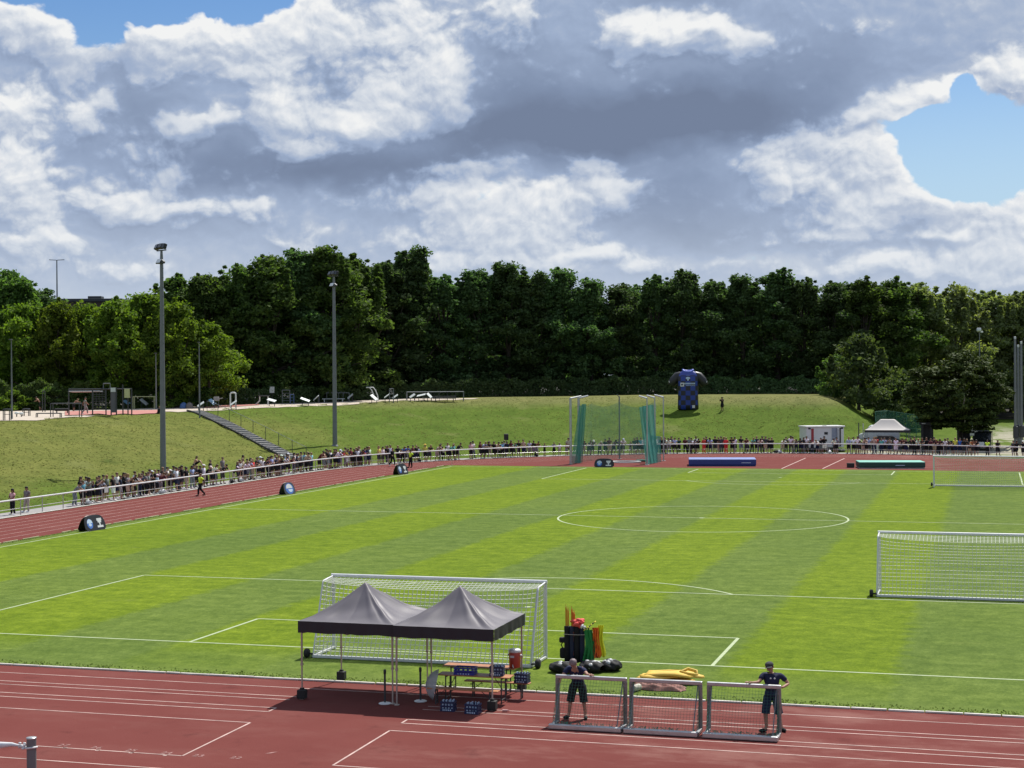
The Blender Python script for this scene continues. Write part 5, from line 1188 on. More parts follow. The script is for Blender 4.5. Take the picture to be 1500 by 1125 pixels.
# ---------------- pop-up banners
def banner(loc, rz, label, ln, h, face, style):
    t = thing('pop_up_banner', label, 'banner', loc, rz, 'oval pop up banners around the pitch'); n = 22; dep = .34
    out = [(ln/2*math.copysign(abs(math.cos(w))**.55, math.cos(w)), h*(.16+.84*math.sin(w)**.62)) for w in [PI*i/n for i in range(n+1)]]; out = [(ln*.40, 0)]+out+[(-ln*.40, 0)]
    mb = MB()
    for s in (-1, 1):
        M = Matrix.Translation((0, s*dep, 0)) @ Matrix.Rotation(s*-math.atan(dep/h)*-1, 4, 'X') @ Matrix.Rotation(PI/2, 4, 'X') if False else None
        f = [(x, s*(dep*(1-z/h*.92)), z) for x, z in out]; b = [(x*.985, s*(dep*(1-z/h*.92)-.02), z*.985) for x, z in out]; k = len(f)
        mb.add(f+b, [tuple(range(k)) if s > 0 else tuple(range(k))[::-1], tuple(range(k, 2*k))[::-1] if s > 0 else tuple(range(k, 2*k))]+[(i, (i+1) % k, k+(i+1) % k, k+i) for i in range(k)])
    ridge = [(x, s_, z) for x, z in out[3:-3] for s_ in (0,)]
    mb.build('cover', face, t)
    def on(x, z, e=.006): return (x, -(dep*(1-z/h*.92))-e, z)
    def disc(cx, cz, rx, rz_, m, e, nm, half=None):
        mb = MB(); a0, a1 = half or (0, 2*PI); k = 22; pts = [(cx+rx*math.cos(a0+(a1-a0)*i/k), cz+rz_*math.sin(a0+(a1-a0)*i/k)) for i in range(k+1)]; v = [on(x, z, e) for x, z in pts]; v2 = [on(x, z, e-.005) for x, z in pts]; q = len(v)
        mb.add(v+v2, [tuple(range(q))]+[(i, i+1, q+i+1, q+i) for i in range(q-1)]); mb.build(nm, m, t)
    cx = -ln*.235
    if style == 2:
        disc(0, h*.47, ln*.36, h*.44, M_EBLUE, .006, 'emblem'); disc(0, h*.50, ln*.28, h*.36, M_WHITE, .012, 'emblem', (0, PI)); disc(ln*.06, h*.42, ln*.20, h*.24, M_EPALE, .014, 'emblem', (PI, 2*PI))
    else:
        disc(cx, h*.46, ln*.135, h*.31, M_EBLUE, .006, 'emblem'); disc(cx, h*.50, ln*.125, h*.26, M_EPALE, .012, 'emblem', (0, PI)); disc(cx, h*.40, ln*.07, h*.10, M_EPALE, .012, 'emblem')
        tx = ln*.235; mb = MB()
        for x0, x1, z0, z1 in ((-.115, .115, .60, .76), (-.085, .085, .48, .60), (-.03, .03, .30, .48), (-.14, .14, .17, .30)):
            mb.add([on(tx+x0*ln, z0*h, .008), on(tx+x1*ln, z0*h, .008), on(tx+x1*ln, z1*h, .008), on(tx+x0*ln, z1*h, .008)], [(0, 1, 2, 3)])
        mb.build('emblem', M_WHITE, t)
M_BAN = simple('banner_black', (.010, .011, .014), .45, var=.2); M_BAN2 = simple('banner_slate', (.045, .055, .070), .5, var=.2)
p = gp(135, 777); banner((p.x, p.y, .014), PI/2-.12, 'black pop-up banner with two emblems, nearest one at the left touchline', 1.95, .92, M_BAN, 1)
p = gp(421, 724); banner((p.x, p.y, .014), PI/2-.18, 'slate pop-up banner with a big blue and white emblem by the touchline', 1.45, .92, M_BAN2, 2)
p = gp(587, 695); banner((p.x, p.y, .014), PI/2-.22, 'black pop-up banner farthest along the left touchline', 1.75, .98, M_BAN, 1)
p = gp(885, 684.5); banner((p.x, p.y, .004), .12, 'black pop-up banner with two emblems in front of the throwing cage', 1.90, .86, M_BAN, 1)
# ---------------- throwing cage
def cage():
    t = thing('throwing_cage', 'hammer throwing cage of pale posts with hanging green nets', 'throwing cage', (-19.5, 113.5, 0)); O = Vector((-19.5, 113.5, 0))
    H = 6.75; posts = [((-23.3, 108.8), (.9, .9)), ((-23.0, 111.0), (.9, .5)), ((-20.6, 119.4), (-.1, -.6)), ((-15.4, 108.9), (-.9, .5)), ((-15.35, 112.6), (-.9, .4)), ((-15.2, 116.4), (-1.0, .3))]
    for i, ((x, y), (ax, ay)) in enumerate(posts):
        mb = MB(); q = Vector((x, y, 0))-O; r = .14 if i < 2 else .075; mb.tube(q+Vector((0, 0, .02)), q+Vector((0, 0, H)), r, r*.9, 10); mb.box(q+Vector((0, 0, .02)), (.4, .4, .04)); mb.build('post', M_GALV if i == 2 else M_ALU, t)
        mb = MB(); e = q+Vector((ax, ay, H+.02)); mb.tube(q+Vector((0, 0, H-.06)), e+Vector((0, 0, .15)), .10 if i != 2 else .05, .08 if i != 2 else .04, 8); mb.build('arm', M_WHITE if i != 2 else M_GALV, t)
    def sheet(name, a, b, z0, z1, m, sag=.0, nu=24, nv=14, fold=.0, b2=None):
        mb = MB(); a, b = Vector((*a, 0))-O, Vector((*b, 0))-O; nrm = (b-a).normalized().cross(Vector((0, 0, 1)))
        def fn(u, v):
            p = a.lerp(b, u); z = lerp(z0, z1-sag*math.sin(PI*u), v); return p+nrm*(fold*math.sin(u*26+2*v)+.12*math.sin(PI*v)*math.sin(PI*u))+Vector((0, 0, z))
        mb.grid(fn, nu, nv); mb.build(name, m, t)
    sheet('back_net', (-22.2, 113.2), (-20.5, 118.7), .10, 6.15, M_NETG1, .45); sheet('back_net', (-20.5, 118.7), (-16.3, 116.6), .10, 6.15, M_NETG1, .55)
    def gate(base0, base1, top0, top1):
        mb = MB(); b0, b1, t0, t1 = [Vector(q)-O for q in (base0, base1, top0, top1)]
        def fn(u, v):
            p = b0.lerp(b1, u).lerp(t0.lerp(t1, u), v); return p+Vector((0, .16*math.sin(u*16+v*1.5)*(1-.4*v), 0))
        mb.grid(fn, 36, 14); mb.build('gate_net', M_NETG2, t)
    gate((-23.3, 108.75, .05), (-22.7, 110.6, .05), (-22.55, 109.3, 5.9), (-22.2, 110.4, 6.1)); gate((-23.1, 109.6, .05), (-22.6, 111.0, .05), (-22.4, 109.8, 6.1), (-22.15, 111.0, 6.1))
    gate((-15.55, 108.85, .05), (-15.1, 111.2, .05), (-16.25, 109.0, 5.8), (-15.75, 110.4, 5.9)); gate((-15.6, 109.6, .05), (-15.0, 112.4, .05), (-16.0, 109.4, 5.9), (-15.4, 112.3, 6.0)); gate((-15.5, 111, .05), (-14.9, 113.6, .05), (-15.5, 110.8, 2.9), (-14.9, 113.4, 2.7))
    sheet('side_net', (-22.6, 110.8), (-22.2, 113.2), .10, 6.1, M_NETG1, .2, fold=.05); sheet('side_net', (-16.3, 116.6), (-15.2, 112.6), .10, 6.1, M_NETG1, .3, fold=.05)
    mb = MB()
    for i in range(26):
        a, b = 2*PI*i/26, 2*PI*(i+1)/26; o_ = Vector((-18.6, 113.3, 0))-O
        mb.add([o_+Vector((R*math.cos(w), R*math.sin(w), z)) for w in (a, b) for R in (1.25, 1.62) for z in (.006, .11)], [(1, 5, 7, 3), (0, 1, 3, 2)[::1], (2, 3, 7, 6), (4, 6, 7, 5), (0, 4, 5, 1)])
    mb.build('throwing_ring', M_WHITE, t)
    mb = MB(); rg = random.Random(4)
    for i in range(16): mb.ell(Vector((-16.9+rg.uniform(-.9, .9), 115.2+rg.uniform(-.5, .5), .1))-O, (.25, .2, .12), 8, 5)
    mb.build('slack_net', M_GNET, t)
cage()
# ---------------- landing mats
def mat_(name, px0, px1, py, depth, h, m0, m1, label, base=False):
    a, b = gp(px0, py), gp(px1, py); c = (a+b)/2; rz = math.atan2(b.y-a.y, b.x-a.x); t = thing(name, label, 'landing mat', (c.x, c.y+depth/2, .004), rz); ln = (b-a).length
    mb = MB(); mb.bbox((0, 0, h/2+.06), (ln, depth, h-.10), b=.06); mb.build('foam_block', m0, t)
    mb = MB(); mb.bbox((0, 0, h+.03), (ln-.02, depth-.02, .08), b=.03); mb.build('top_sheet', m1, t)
    mb = MB(); mb.box((0, 0, .04), (ln-.1, depth-.1, .08)); mb.build('pallet', M_CONC if base else m0, t)
    mb = MB(); mb.box((ln*.12 if base else ln*.35, -depth/2-.004, h*.55), (ln*.14, .006, .06)); mb.build('maker_plate', M_EPALE, t)
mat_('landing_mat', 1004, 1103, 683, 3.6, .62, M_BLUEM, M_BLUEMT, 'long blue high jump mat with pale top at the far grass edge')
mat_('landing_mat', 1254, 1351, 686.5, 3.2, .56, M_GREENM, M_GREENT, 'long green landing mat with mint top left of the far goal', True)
p = gp(1246, 685); t = thing('cable_box', 'small black box on the grass edge beside the green mat', 'box', (p.x, p.y, .004)); mb = MB(); mb.bbox((0, 0, .2), (.7, .4, .38), b=.03); mb.build('case', M_BLACK, t); mb = MB(); mb.bbox((0, 0, .415), (.74, .44, .05), b=.015); mb.build('lid', M_RUB, t)
# ---------------- corner flag, bollard with rope
mb = MB(); mb.tube((0, 0, 0), (0, 0, 1.55), .022, n=8); mb.lathe([(.022, 1.55), (.03, 1.56), (.02, 1.6)], 8); tag(mb.build('corner_post', simple('corner_post_pink', (.60, .40, .36), .5), loc=(-34.0, L_, .02)), 'slim pale corner post at the far left corner of the pitch', 'corner post')
bp_ = at_dist(46, 1080, 0); d_ = ray(46, 1080); q = CAM+d_*((-18.8-CAM.y)/d_.y)
t = thing('steel_bollard', 'stainless steel bollard in the lower left corner with a white rope tied round', 'bollard', (q.x, q.y, 0)); hB = q.z
mb = MB(); mb.lathe([(.108, 0), (.108, hB-.035)], 24); mb.build('tube', M_GALV, t)
mb = MB(); mb.lathe([(.112, hB-.034), (.118, hB-.02), (.112, hB), (.05, hB+.004)], 24); mb.build('cap', M_ALU, t)
mb = MB(); zr = hB-.235; mb.path([(.122*math.cos(w), .122*math.sin(w), zr+.02*math.sin(w+2.2)) for w in [2*PI*i/18 for i in range(18)]], .022, 8, closed=True)
pts = [(-.12, -.02, zr), (-.22, -.02, zr+.02), (-.35, .0, zr+.03), (-.50, 0, zr+.04), (-.9, 0, zr), (-1.6, 0, zr-.10)]; mb.path(pts, [.03, .045, .03, .05, .085, .06], 8)
for x, y, z in ((-.14, -.05, .06), (-.2, .03, .08), (-.28, -.03, .09), (-.33, .03, -.02), (-.18, -.06, -.02)): mb.ell((x, y, zr+z), (.045, .03, .025), 8, 5)
tag(mb.build('barrier_rope', M_WHITE, loc=(q.x, q.y, 0)), 'white rope and tape tied round the bollard in the lower left corner', 'rope')
# ---------------- spectator rail
t = thing('spectator_rail', 'white tubular rail the crowd leans on along the outer edge of the track', 'railing', (0, 90, 0)); RR = 44.46
pts = [(-RR, y-90, 1.10) for y in range(15, 90, 3)]+[(-RR*math.cos(PI*i/110), RR*math.sin(PI*i/110), 1.10) for i in range(0, 111)]
mb = MB(); mb.path(pts, .055, 8); mb.build('top_rail', M_WHITE, t)
mb = MB(); mb.path([(x, y, .50) for x, y, z in pts], .022, 6); mb.build('mid_rail', M_ALU, t)
L0 = [0.0]
for a, b in zip(pts, pts[1:]): L0.append(L0[-1]+(Vector(b)-Vector(a)).length)
npost = 84
for i in range(npost):
    s = L0[-1]*i/(npost-1)
    for k in range(len(pts)-1):
        if L0[k+1] >= s-1e-6:
            q = Vector(pts[k]).lerp(Vector(pts[k+1]), (s-L0[k])/(L0[k+1]-L0[k])); break
    if i == 0: pm = MB(); pm.tube((0, 0, 0), (0, 0, 1.07), .034, n=7); pmesh = pm.mesh('post', M_ALU)
    o = bpy.data.objects.new('post', pmesh); C.objects.link(o); o.parent = t; o.location = (q.x, q.y, .012)

mb = MB(); mb.box((0, 0, 0), (.55, .012, .42)); p = Vector((-44.40, 54.3, .96)); tag(mb.build('notice_board', M_BOARD, loc=p, rz=PI/2), 'small white notice fixed to the rail left of the crowd', 'notice')
# ---------------- loudspeaker behind the rail
q = CAM+ray(741, 560)*179; q.z = ter(q.x, q.y); t = thing('loudspeaker', 'black loudspeaker on a tripod behind the rail left of the cage', 'loudspeaker', q, .3)
mb = MB(); mb.bbox((0, 0, 2.25), (.50, .45, .68), b=.04); mb.build('cabinet', M_BLACK, t); mb = MB(); mb.tube((0, 0, .5), (0, 0, 1.92), .025)
for w in (0, 2.1, 4.2): mb.tube((0, 0, .85), (.55*math.cos(w), .55*math.sin(w), 0), .018)
mb.build('tripod', M_DSTEEL, t)
# ---------------- floodlight masts
def mast(px, top, X, label, dark):
    d = ray(px, 560); t_ = (X-CAM.x)/d.x; q = CAM+d*t_; q.z = ter(q.x, q.y); zt = CAM.z+(horizon(px)-top)/FPX*t_; H = zt-q.z
    t = thing('floodlight_mast', label, 'floodlight', q, -YAW*-1-.25, 'tall floodlight masts on the embankment')
    mb = MB(); n = 10; mb.path([(0, 0, -.4), (0, 0, H*.25), (0, 0, H*.6), (0, 0, H-.9), (0, 0, H-.1)], [.27, .235, .19, .145, .10], n, smooth=True); mb.lathe([(.36, -.2), (.36, .12), (.28, .14)], 14); mb.build('pole', M_GALV, t)
    mb = MB(); mb.bbox((0, 0, H-.05), (1.5, .10, .10), b=.02); mb.bbox((0, 0, H-1.15), (1.0, .09, .09), b=.02); mb.build('crossarm', M_DSTEEL, t)
    for i, (x, z, rx, w, m) in enumerate(((-.45, H+.14, -.5, .62, M_BLACK), (.18, H+.18, -.5, .62, M_BLACK), (.72, H+.16, -.3, .34, M_BLACK))):
        mb = MB(); R = Matrix.Rotation(rx, 3, 'X') @ Matrix.Rotation(.15*(i-1), 3, 'Z'); mb.bbox((x, -.14, z+.1), (w, .30, .46), 0, .05, R); lp = mb.build('lamp_head', m, t)
        mb = MB(); mb.bbox((x, -.14-.165*math.cos(rx), z+.1-.165*math.sin(rx)*1.0), (w*.85, .02, .38), 0, .005, R); mb.build('lens', M_GLASS, lp)
    for x, w, tilt in ((-.02, .74, 1.05), (.62, .46, .55)):
        mb = MB(); R = Matrix.Rotation(tilt, 3, 'X') if x < .3 else Matrix.Rotation(.5, 3, 'Y'); mb.bbox((x, -.22, H-1.0), (w, .44 if x < .3 else .2, .13), 0, .03, R); lp = mb.build('lamp_head', M_DSTEEL, t)
        if x < .3:
            mb = MB(); mb.bbox((x, -.22-.075*math.sin(tilt), H-1.0+.075*math.cos(tilt)), (w*.86, .36, .02), 0, .005, R); mb.build('lens', M_LENS, lp)  # sun reflected in the upturned glass is put into the white lens colour
    mb = MB()
    for i in range(14): z = H-1.6-i*.8; mb.tube((.12, 0, z), (.32, 0, z), .014, n=5)
    mb.build('climbing_rungs', M_DSTEEL, t)
mast(238, 366, -50.3, 'near floodlight mast, tall grey pole rising from the crowd at the left', 0)
mast(490, 404, -51.5, 'far floodlight mast, tall grey pole standing in front of dark trees', 1)
def lamp_post(px, base_y, top, dist, label, head='single', r=.075):
    q = on_ray(px, dist); zt = CAM.z+(horizon(px)-top)/FPX*dist; H = zt-q.z; t = thing('lamp_post', label, 'lamp post', q, .3, 'slim lamp posts'); mb = MB(); mb.path([(0, 0, -.2), (0, 0, H*.5), (0, 0, H)], [r*1.25, r, r*.6], 8); mb.build('pole', M_GALV, t)
    mb = MB()
    if head == 'double':
        for s in (-1, 1): mb.bbox((s*.65, 0, H+.02), (1.15, .30, .09), b=.03, M=Matrix.Rotation(-s*.05, 3, 'Y'))
    elif head == 'flood': mb.bbox((-.1, -.1, H+.1), (.55, .35, .42), b=.05, M=Matrix.Rotation(-.4, 3, 'X')); mb.bbox((.25, -.15, H-.2), (.30, .3, .22), b=.04)
    else: mb.bbox((.0, -.22, H+.03), (.24, .62, .10), b=.03)
    mb.build('lamp_head', M_DSTEEL if head != 'flood' else M_BOARD, t)
lamp_post(17, 612, 498, 162, 'slim grey lamp post at the far left edge of the exercise park')
lamp_post(228.5, 595, 518, 196, 'slim grey lamp post just left of the near floodlight mast')
lamp_post(292, 600, 502, 184, 'slim grey lamp post behind the top of the stairs')
lamp_post(84.5, 445, 381, 262, 'tall lamp post with two flat arms above the far building', 'double', .15)
lamp_post(1435, 560, 484, 214, 'slim floodlight post behind the round tree', 'flood', .08)
# ---------------- far building between the trees
def building():
    q = on_ray(128, 268); zt = CAM.z+(horizon(128)-439.5)/FPX*268; H = zt-q.z; t = thing('flat_roofed_building', 'dark flat roofed building showing between the trees at the far left', 'building', q, .30)
    mb = MB(); mb.box((0, 0, H/2-.3), (13.5, 10, H-.4)); mb.build('wall', M_BRICK, t)
    mb = MB(); mb.bbox((0, 0, H-.25), (13.9, 10.4, .5), b=.05); mb.bbox((1.5, 0, H+.3), (2.2, 2, .6), b=.05); mb.build('roof', M_DSTEEL, t)
    for fl in range(4):
        for i in range(5):
            z = H-2.4-fl*3.2
            if z > 1: mb = MB(); mb.box((-5+i*2.5, -5.01, z), (1.5, .08, 1.5)); w = mb.build('window', M_GALV, t); mb = MB(); mb.box((-5+i*2.5, -5.055, z), (1.34, .02, 1.34)); mb.build('pane', M_GLASS, w)
building()
# ---------------- stairs on the embankment
def stairs():
    a = gt(284, 603.5); b = gt(427, 672); d = (b-a); ln = math.hypot(d.x, d.y); u = Vector((d.x, d.y, 0)).normalized(); s = Vector((-u.y, u.x, 0)); n = 30
    t = thing('stairs', 'concrete stairs with dark edging climbing the grass bank', 'stairs', (a.x, a.y, a.z)); hw = .72
    M = Matrix((u, s, Vector((0, 0, 1)))).transposed()
    def sm(x, y): return sum(ter(x+u.x*k, y+u.y*k) for k in (-3, -2, -1, 0, 1, 2, 3))/7+.06
    mb = MB()
    for i in range(n):
        c = u*(ln*(i+.5)/n); z = sm(a.x+c.x, a.y+c.y)-a.z; mb.box(c+Vector((0, 0, z+.02)), (ln/n*.66, 2*hw, .26), M=M)
    mb.build('treads', M_CONC, t)
    for q in (-1, 1):
        mb = MB(); pts = []
        for i in range(n+1): c = u*(ln*i/n)+s*(q*(hw+.10)); pts.append(c+Vector((0, 0, sm(a.x+c.x, a.y+c.y)-a.z+.10)))
        for p0, p1 in zip(pts, pts[1:]): mb.tube(p0, p1, .10, n=6)
        mb.build('edging', M_DCONC, t)
    mb = MB()
    for i in range(n):
        c = u*(ln*(i+.08)/n); z = sm(a.x+c.x, a.y+c.y)-a.z; mb.box(c+Vector((0, 0, z-.02)), (.08, 2*hw-.02, .30), M=M)
    mb.build('risers', M_DCONC, t)
    sd = s if (s.dot(_r0) > 0) else -s
    hp = []
    for i in range(9):
        c = u*(ln*(i/8.0))+sd*(hw+.9); z = sm(a.x+c.x, a.y+c.y)-a.z; hp.append(c+Vector((0, 0, z+1.25))); mb = MB(); mb.tube(c+Vector((0, 0, z-.1)), hp[-1], .032, n=6); mb.build('handrail_post', M_DSTEEL, t)
    mb = MB(); mb.path(hp, .022, 6); mb.build('handrail', M_GALV, t)
stairs()
# ---------------- inflatable shirt
def shirt():
    q = gt(1008, 599.5); dv = Vector((CAM.x-q.x, CAM.y-q.y)).normalized(); rz = math.atan2(dv.y, dv.x)+PI/2
    m, nt, b = new_mat('checked_inflatable'); P_ = nt.new('ShaderNodeTexCoord').outputs['Object']; x, y, z = nt.sep(P_); S = .62
    ck = nt.new('ShaderNodeTexChecker'); ck.inputs['Scale'].default_value = 1.0; nt.l.new(nt.comb(nt.math('ADD', nt.math('DIVIDE', x, S), .5), 0.5, nt.math('ADD', nt.math('DIVIDE', z, S), 0.1)), ck.inputs['Vector'])
    ck.inputs['Color1'].default_value = (.012, .040, .26, 1); ck.inputs['Color2'].default_value = (.010, .012, .022, 1)
    edge = nt.smooth(nt.math('ABSOLUTE', x), 1.20, 1.24); top = nt.math('MULTIPLY', nt.smooth(z, 4.15, 4.2), nt.smooth(nt.math('ABSOLUTE', x), .42, .38)); colr = nt.mix(edge, ck.outputs['Color'], (.010, .011, .016)); col = nt.mix(nt.smooth(z, 4.35, 4.4), colr, (.035, .06, .30)); nt.l.new(col, b.inputs['Base Color']); b.inputs['Roughness'].default_value = .42
    t = thing('inflatable_shirt', 'giant inflatable football shirt in blue and black checks on the crest', 'inflatable', q, rz); k = 1.0
    prof = [(0, 1.30, .62), (.08, 1.36, .70), (.6, 1.34, .74), (1.6, 1.30, .76), (2.8, 1.34, .80), (3.6, 1.44, .80), (4.1, 1.55, .74), (4.5, 1.42, .62), (4.75, 1.10, .50), (4.95, .74, .40), (5.02, .60, .34)]
    mb = MB(); vs = []; n = 36
    for z_, rx, ry in prof:
        for i in range(n):
            w = 2*PI*i/n; c, s = math.cos(w), math.sin(w); vs.append((rx*math.copysign(abs(c)**.72, c), ry*math.copysign(abs(s)**.72, s), z_))
    mb.add(vs, [(j*n+i, j*n+(i+1) % n, (j+1)*n+(i+1) % n, (j+1)*n+i) for j in range(len(prof)-1) for i in range(n)], 0, True); mb.add(vs[:n], [tuple(range(n))[::-1]]); mb.add(vs[-n:], [tuple(range(n))]); mb.build('torso', m, t)
    mg = simple('sleeve_black', (.018, .018, .020), .45, var=.2)
    for s in (-1, 1):
        mb = MB(); mb.path([(s*.85, 0, 4.52), (s*1.35, 0, 4.30), (s*1.85, -.02, 3.72), (s*2.14, -.04, 3.15), (s*2.17, -.04, 3.08)], [.42, .56, .56, .50, .40], 16); sl_ = mb.build('sleeve', mg, t)
        mb = MB(); mb.bbox((s*2.36, -.36, 3.42), (.10, .10, .55), b=.03, M=Matrix.Rotation(s*.35, 3, 'Y')); mb.build('sleeve_stripe', M_WHITE, sl_)
    mb = MB(); mb.path([(.66*math.cos(w), .40*math.sin(w), 5.02+.06*math.cos(2*w)-(.12 if math.sin(w) < -.5 else 0)) for w in [2*PI*i/28 for i in range(28)]], .13, 10, closed=True); mb.build('collar', simple('collar_blue', (.10, .16, .62), .45), t)
    def ff(x_, z_): return -.80 if z_ < 3.9 else -.74
    mb = MB(); mb.bbox((-.74, -.80, 3.20), (.48, .05, .50), b=.02); mb.build('sponsor_mark', M_WHITE, t); mb = MB(); mb.bbox((-.76, -.835, 3.20), (.20, .03, .22), b=.01, M=Matrix.Rotation(PI/4, 3, 'Y')); mb.build('sponsor_mark', M_NAVYC, t)
    mb = MB(); rg = random.Random(2)
    for i in range(9): mb.bbox((-.40+i*.155, -.815+.008*abs(i-4), 3.33), (.115, .04, .20), b=.01)
    for i in range(16): mb.box((-.42+i*.085, -.81+.005*abs(i-8), 3.07), (.055, .03, .06))
    mb.build('sponsor_lettering', M_EPALE, t)
    mb = MB(); mb.ell((0, -.735, 4.02), (.30, .06, .17), 14, 8); mb.ell((0, -.76, 3.80), (.12, .05, .13), 10, 6); mb.box((0, -.66, 4.42), (.40, .05, .02)); mb.build('crest', M_EPALE, t)
    mb = MB(); mb.bbox((.72, -.78, .62), (.46, .05, 1.15), b=.02); mb.build('hem_panel', mg, t); mb = MB(); mb.bbox((.70, -.815, .36), (.34, .03, .36), b=.02); mb.build('hem_label', M_WHITE, t)
shirt()
# ---------------- white trailer by the rail
def trailer():
    a, b = on_ray(1174, 185.4), on_ray(1229, 186.2); c = (a+b)/2; rz = math.atan2(b.y-a.y, b.x-a.x); ln = (b-a).length; t = thing('sanitary_trailer', 'white box trailer with red door strip and open door behind the rail', 'trailer', (c.x, c.y+1.2, .03), rz); H = 2.82
    mb = MB(); mb.bbox((0, 0, H/2+.28), (ln, 2.3, H-.45), b=.04); mb.build('body', M_WHITE, t)
    mb = MB(); mb.bbox((0, -.02, H+.10), (ln+.22, 2.5, .16), b=.03); mb.build('roof', M_WHITE, t)
    f = -1.16
    mb = MB(); mb.bbox((-ln*.34, f, 1.75), (.30, .05, 1.9), b=.01); mb.build('door', M_REDD, t)
    mb = MB(); mb.bbox((ln*.24, f, 1.70), (.62, .05, 2.1), b=.01); mb.build('door', M_GREYB, t)
    mb = MB(); mb.box((ln*.36, f, 1.70), (.50, .05, 2.1)); mb.build('doorway', M_BLACK, t)
    mb = MB(); mb.bbox((ln*.315, f-.32, 1.70), (.05, .62, 2.1), b=.01); mb.build('door', M_WHITE, t)
    for x, z, w, h in ((-ln*.42, 2.72, .30, .18), (0.02*ln, 2.15, .42, .30), (ln*.45, 2.72, .26, .18), (-.1, 3.0, .5, .10)): mb = MB(); mb.bbox((x, f, z), (w, .04, h), b=.008); mb.build('sign_plate', M_BLACK, t)
    for s in (-1, 1): mb = MB(); M = Matrix.Rotation(PI/2, 4, 'X'); mb.lathe([(.02, -.1), (.28, -.1), (.32, -.05), (.32, .05), (.28, .1), (.02, .1)], 16); mb.v = [tuple(M @ Vector(v)+Vector((s*.42, -1.0, .32))) for v in mb.v]; mb.build('wheel', M_RUB, t)
    mb = MB(); mb.box((ln*.34, f-.55, .2), (1.1, .7, .05)); mb.box((ln*.34, f-.45, .38), (1.0, .35, .05)); mb.box((ln*.34-.45, f-.5, .15), (.05, .6, .3)); mb.box((ln*.34+.45, f-.5, .15), (.05, .6, .3)); mb.build('steps', M_GALV, t)
trailer()
# ---------------- marquee, vans and the rest by the entrance
def marquee():
    c = (on_ray(1266, 186.5)+on_ray(1331, 187.5))/2; t = thing('marquee', 'beige marquee with dark valance standing between trailer and round tree', 'marquee', (c.x, c.y+1.7, .03), .0); hx, hy = 2.52, 1.5
    def roof(u, v):
        a, b = 2*u-1, 2*v-1; kx = max(0, (1-abs(a))/.68); ky = 1-abs(b); k = min(1, kx, ky*1.0); z = 2.42+1.22*(.6*k**1.5+.4*k); return (a*hx, b*hy, z)
    mb = MB(); mb.grid(roof, 40, 30); mb.build('roof', M_TENTW, t)
    mb = MB()
    for s in (-1, 1): mb.box((0, s*(hy+.004), 2.28), (2*hx, .02, .28)); mb.box((s*(hx+.004), 0, 2.28), (.02, 2*hy-.03, .28))
    mb.build('valance', M_VALANCE, t)
    for sx in (-1, 1):
        for sy in (-1, 1): mb = MB(); mb.box((sx*(hx-.06), sy*(hy-.06), 1.1), (.06, .06, 2.2)); mb.build('leg', M_GALV, t)
marquee()
def vehicle(name, loc, rz, label, cat, paint, prof, width, win, wheels, extra=None):
    # side outline in (x, z), extruded across; x forward
    t = thing(name, label, cat, loc, rz); mb = MB(); n = len(prof); k = 5; vs = []
    for j in range(k+1):
        y = (j/k-.5)*width; s = 1-.05*(abs(2*j/k-1)**3)
        for x, z in prof: vs.append((x*(1-.015*abs(2*j/k-1)**3), y, .3+(z-.3)*s if z > 1.0 else z))
    mb.add(vs, [(j*n+i, j*n+(i+1) % n, (j+1)*n+(i+1) % n, (j+1)*n+i) for j in range(k) for i in range(n)], 0, False); mb.add(vs[:n], [tuple(range(n))]); mb.add(vs[-n:], [tuple(range(n))[::-1]]); mb.build('body', paint, t)
    for poly in win['side']:
        for s in (-1, 1): mb = MB(); mb.add([(x, s*(width/2+.006-(.03 if z > 1.4 else .0)), z) for x, z in poly], [tuple(range(len(poly)))]); mb.build('window', M_GLASS, t)
    for quad in win['front']: mb = MB(); mb.add(quad, [(0, 1, 2, 3)]); mb.build('windscreen', M_GLASS, t)
    for x in wheels:
        for s in (-1, 1):
            mb = MB(); M = Matrix.Rotation(PI/2, 4, 'X'); mb.lathe([(.02, -.1), (.29, -.11), (.33, -.06), (.33, .06), (.29, .11), (.02, .1)], 18); mb.v = [tuple(M @ Vector(v)+Vector((x, s*(width/2-.10), .33))) for v in mb.v]; wl = mb.build('wheel', M_RUB, t)
            mb = MB(); mb.lathe([(.02, .0), (.19, .0), (.2, .012), (.06, .02)], 14); mb.v = [tuple(M @ Vector((v[0], v[1], -s*v[2]))+Vector((x, s*(width/2+.012), .33))) for v in mb.v]; mb.build('rim', M_ALU, wl)
    if extra: extra(t)
    return t
vprof = [(-2.4, .35), (2.3, .35), (2.42, .55), (2.38, 1.05), (1.75, 1.28), (1.15, 2.05), (.9, 2.18), (-2.3, 2.22), (-2.42, 2.0)]
c = on_ray(1290, 193.5)
vehicle('delivery_van', (c.x-.2, c.y, ter(c.x, c.y)), PI, 'pale van parked side on behind the beige marquee', 'van', M_VANW, vprof, 1.9, dict(side=[[(1.62, 1.30), (.35, 1.30), (.35, 1.95), (1.12, 1.95)]], front=[[(1.80, -.75, 1.30), (1.80, .75, 1.30), (1.20, .68, 2.02), (1.20, -.68, 2.02)]]), (1.5, -1.5))
cprof = [(-2.0, .35), (2.0, .35), (2.1, .6), (1.95, .92), (1.0, 1.02), (.35, 1.48), (-1.3, 1.52), (-1.9, 1.05), (-2.08, .95)]
c = on_ray(1302, 190.6)
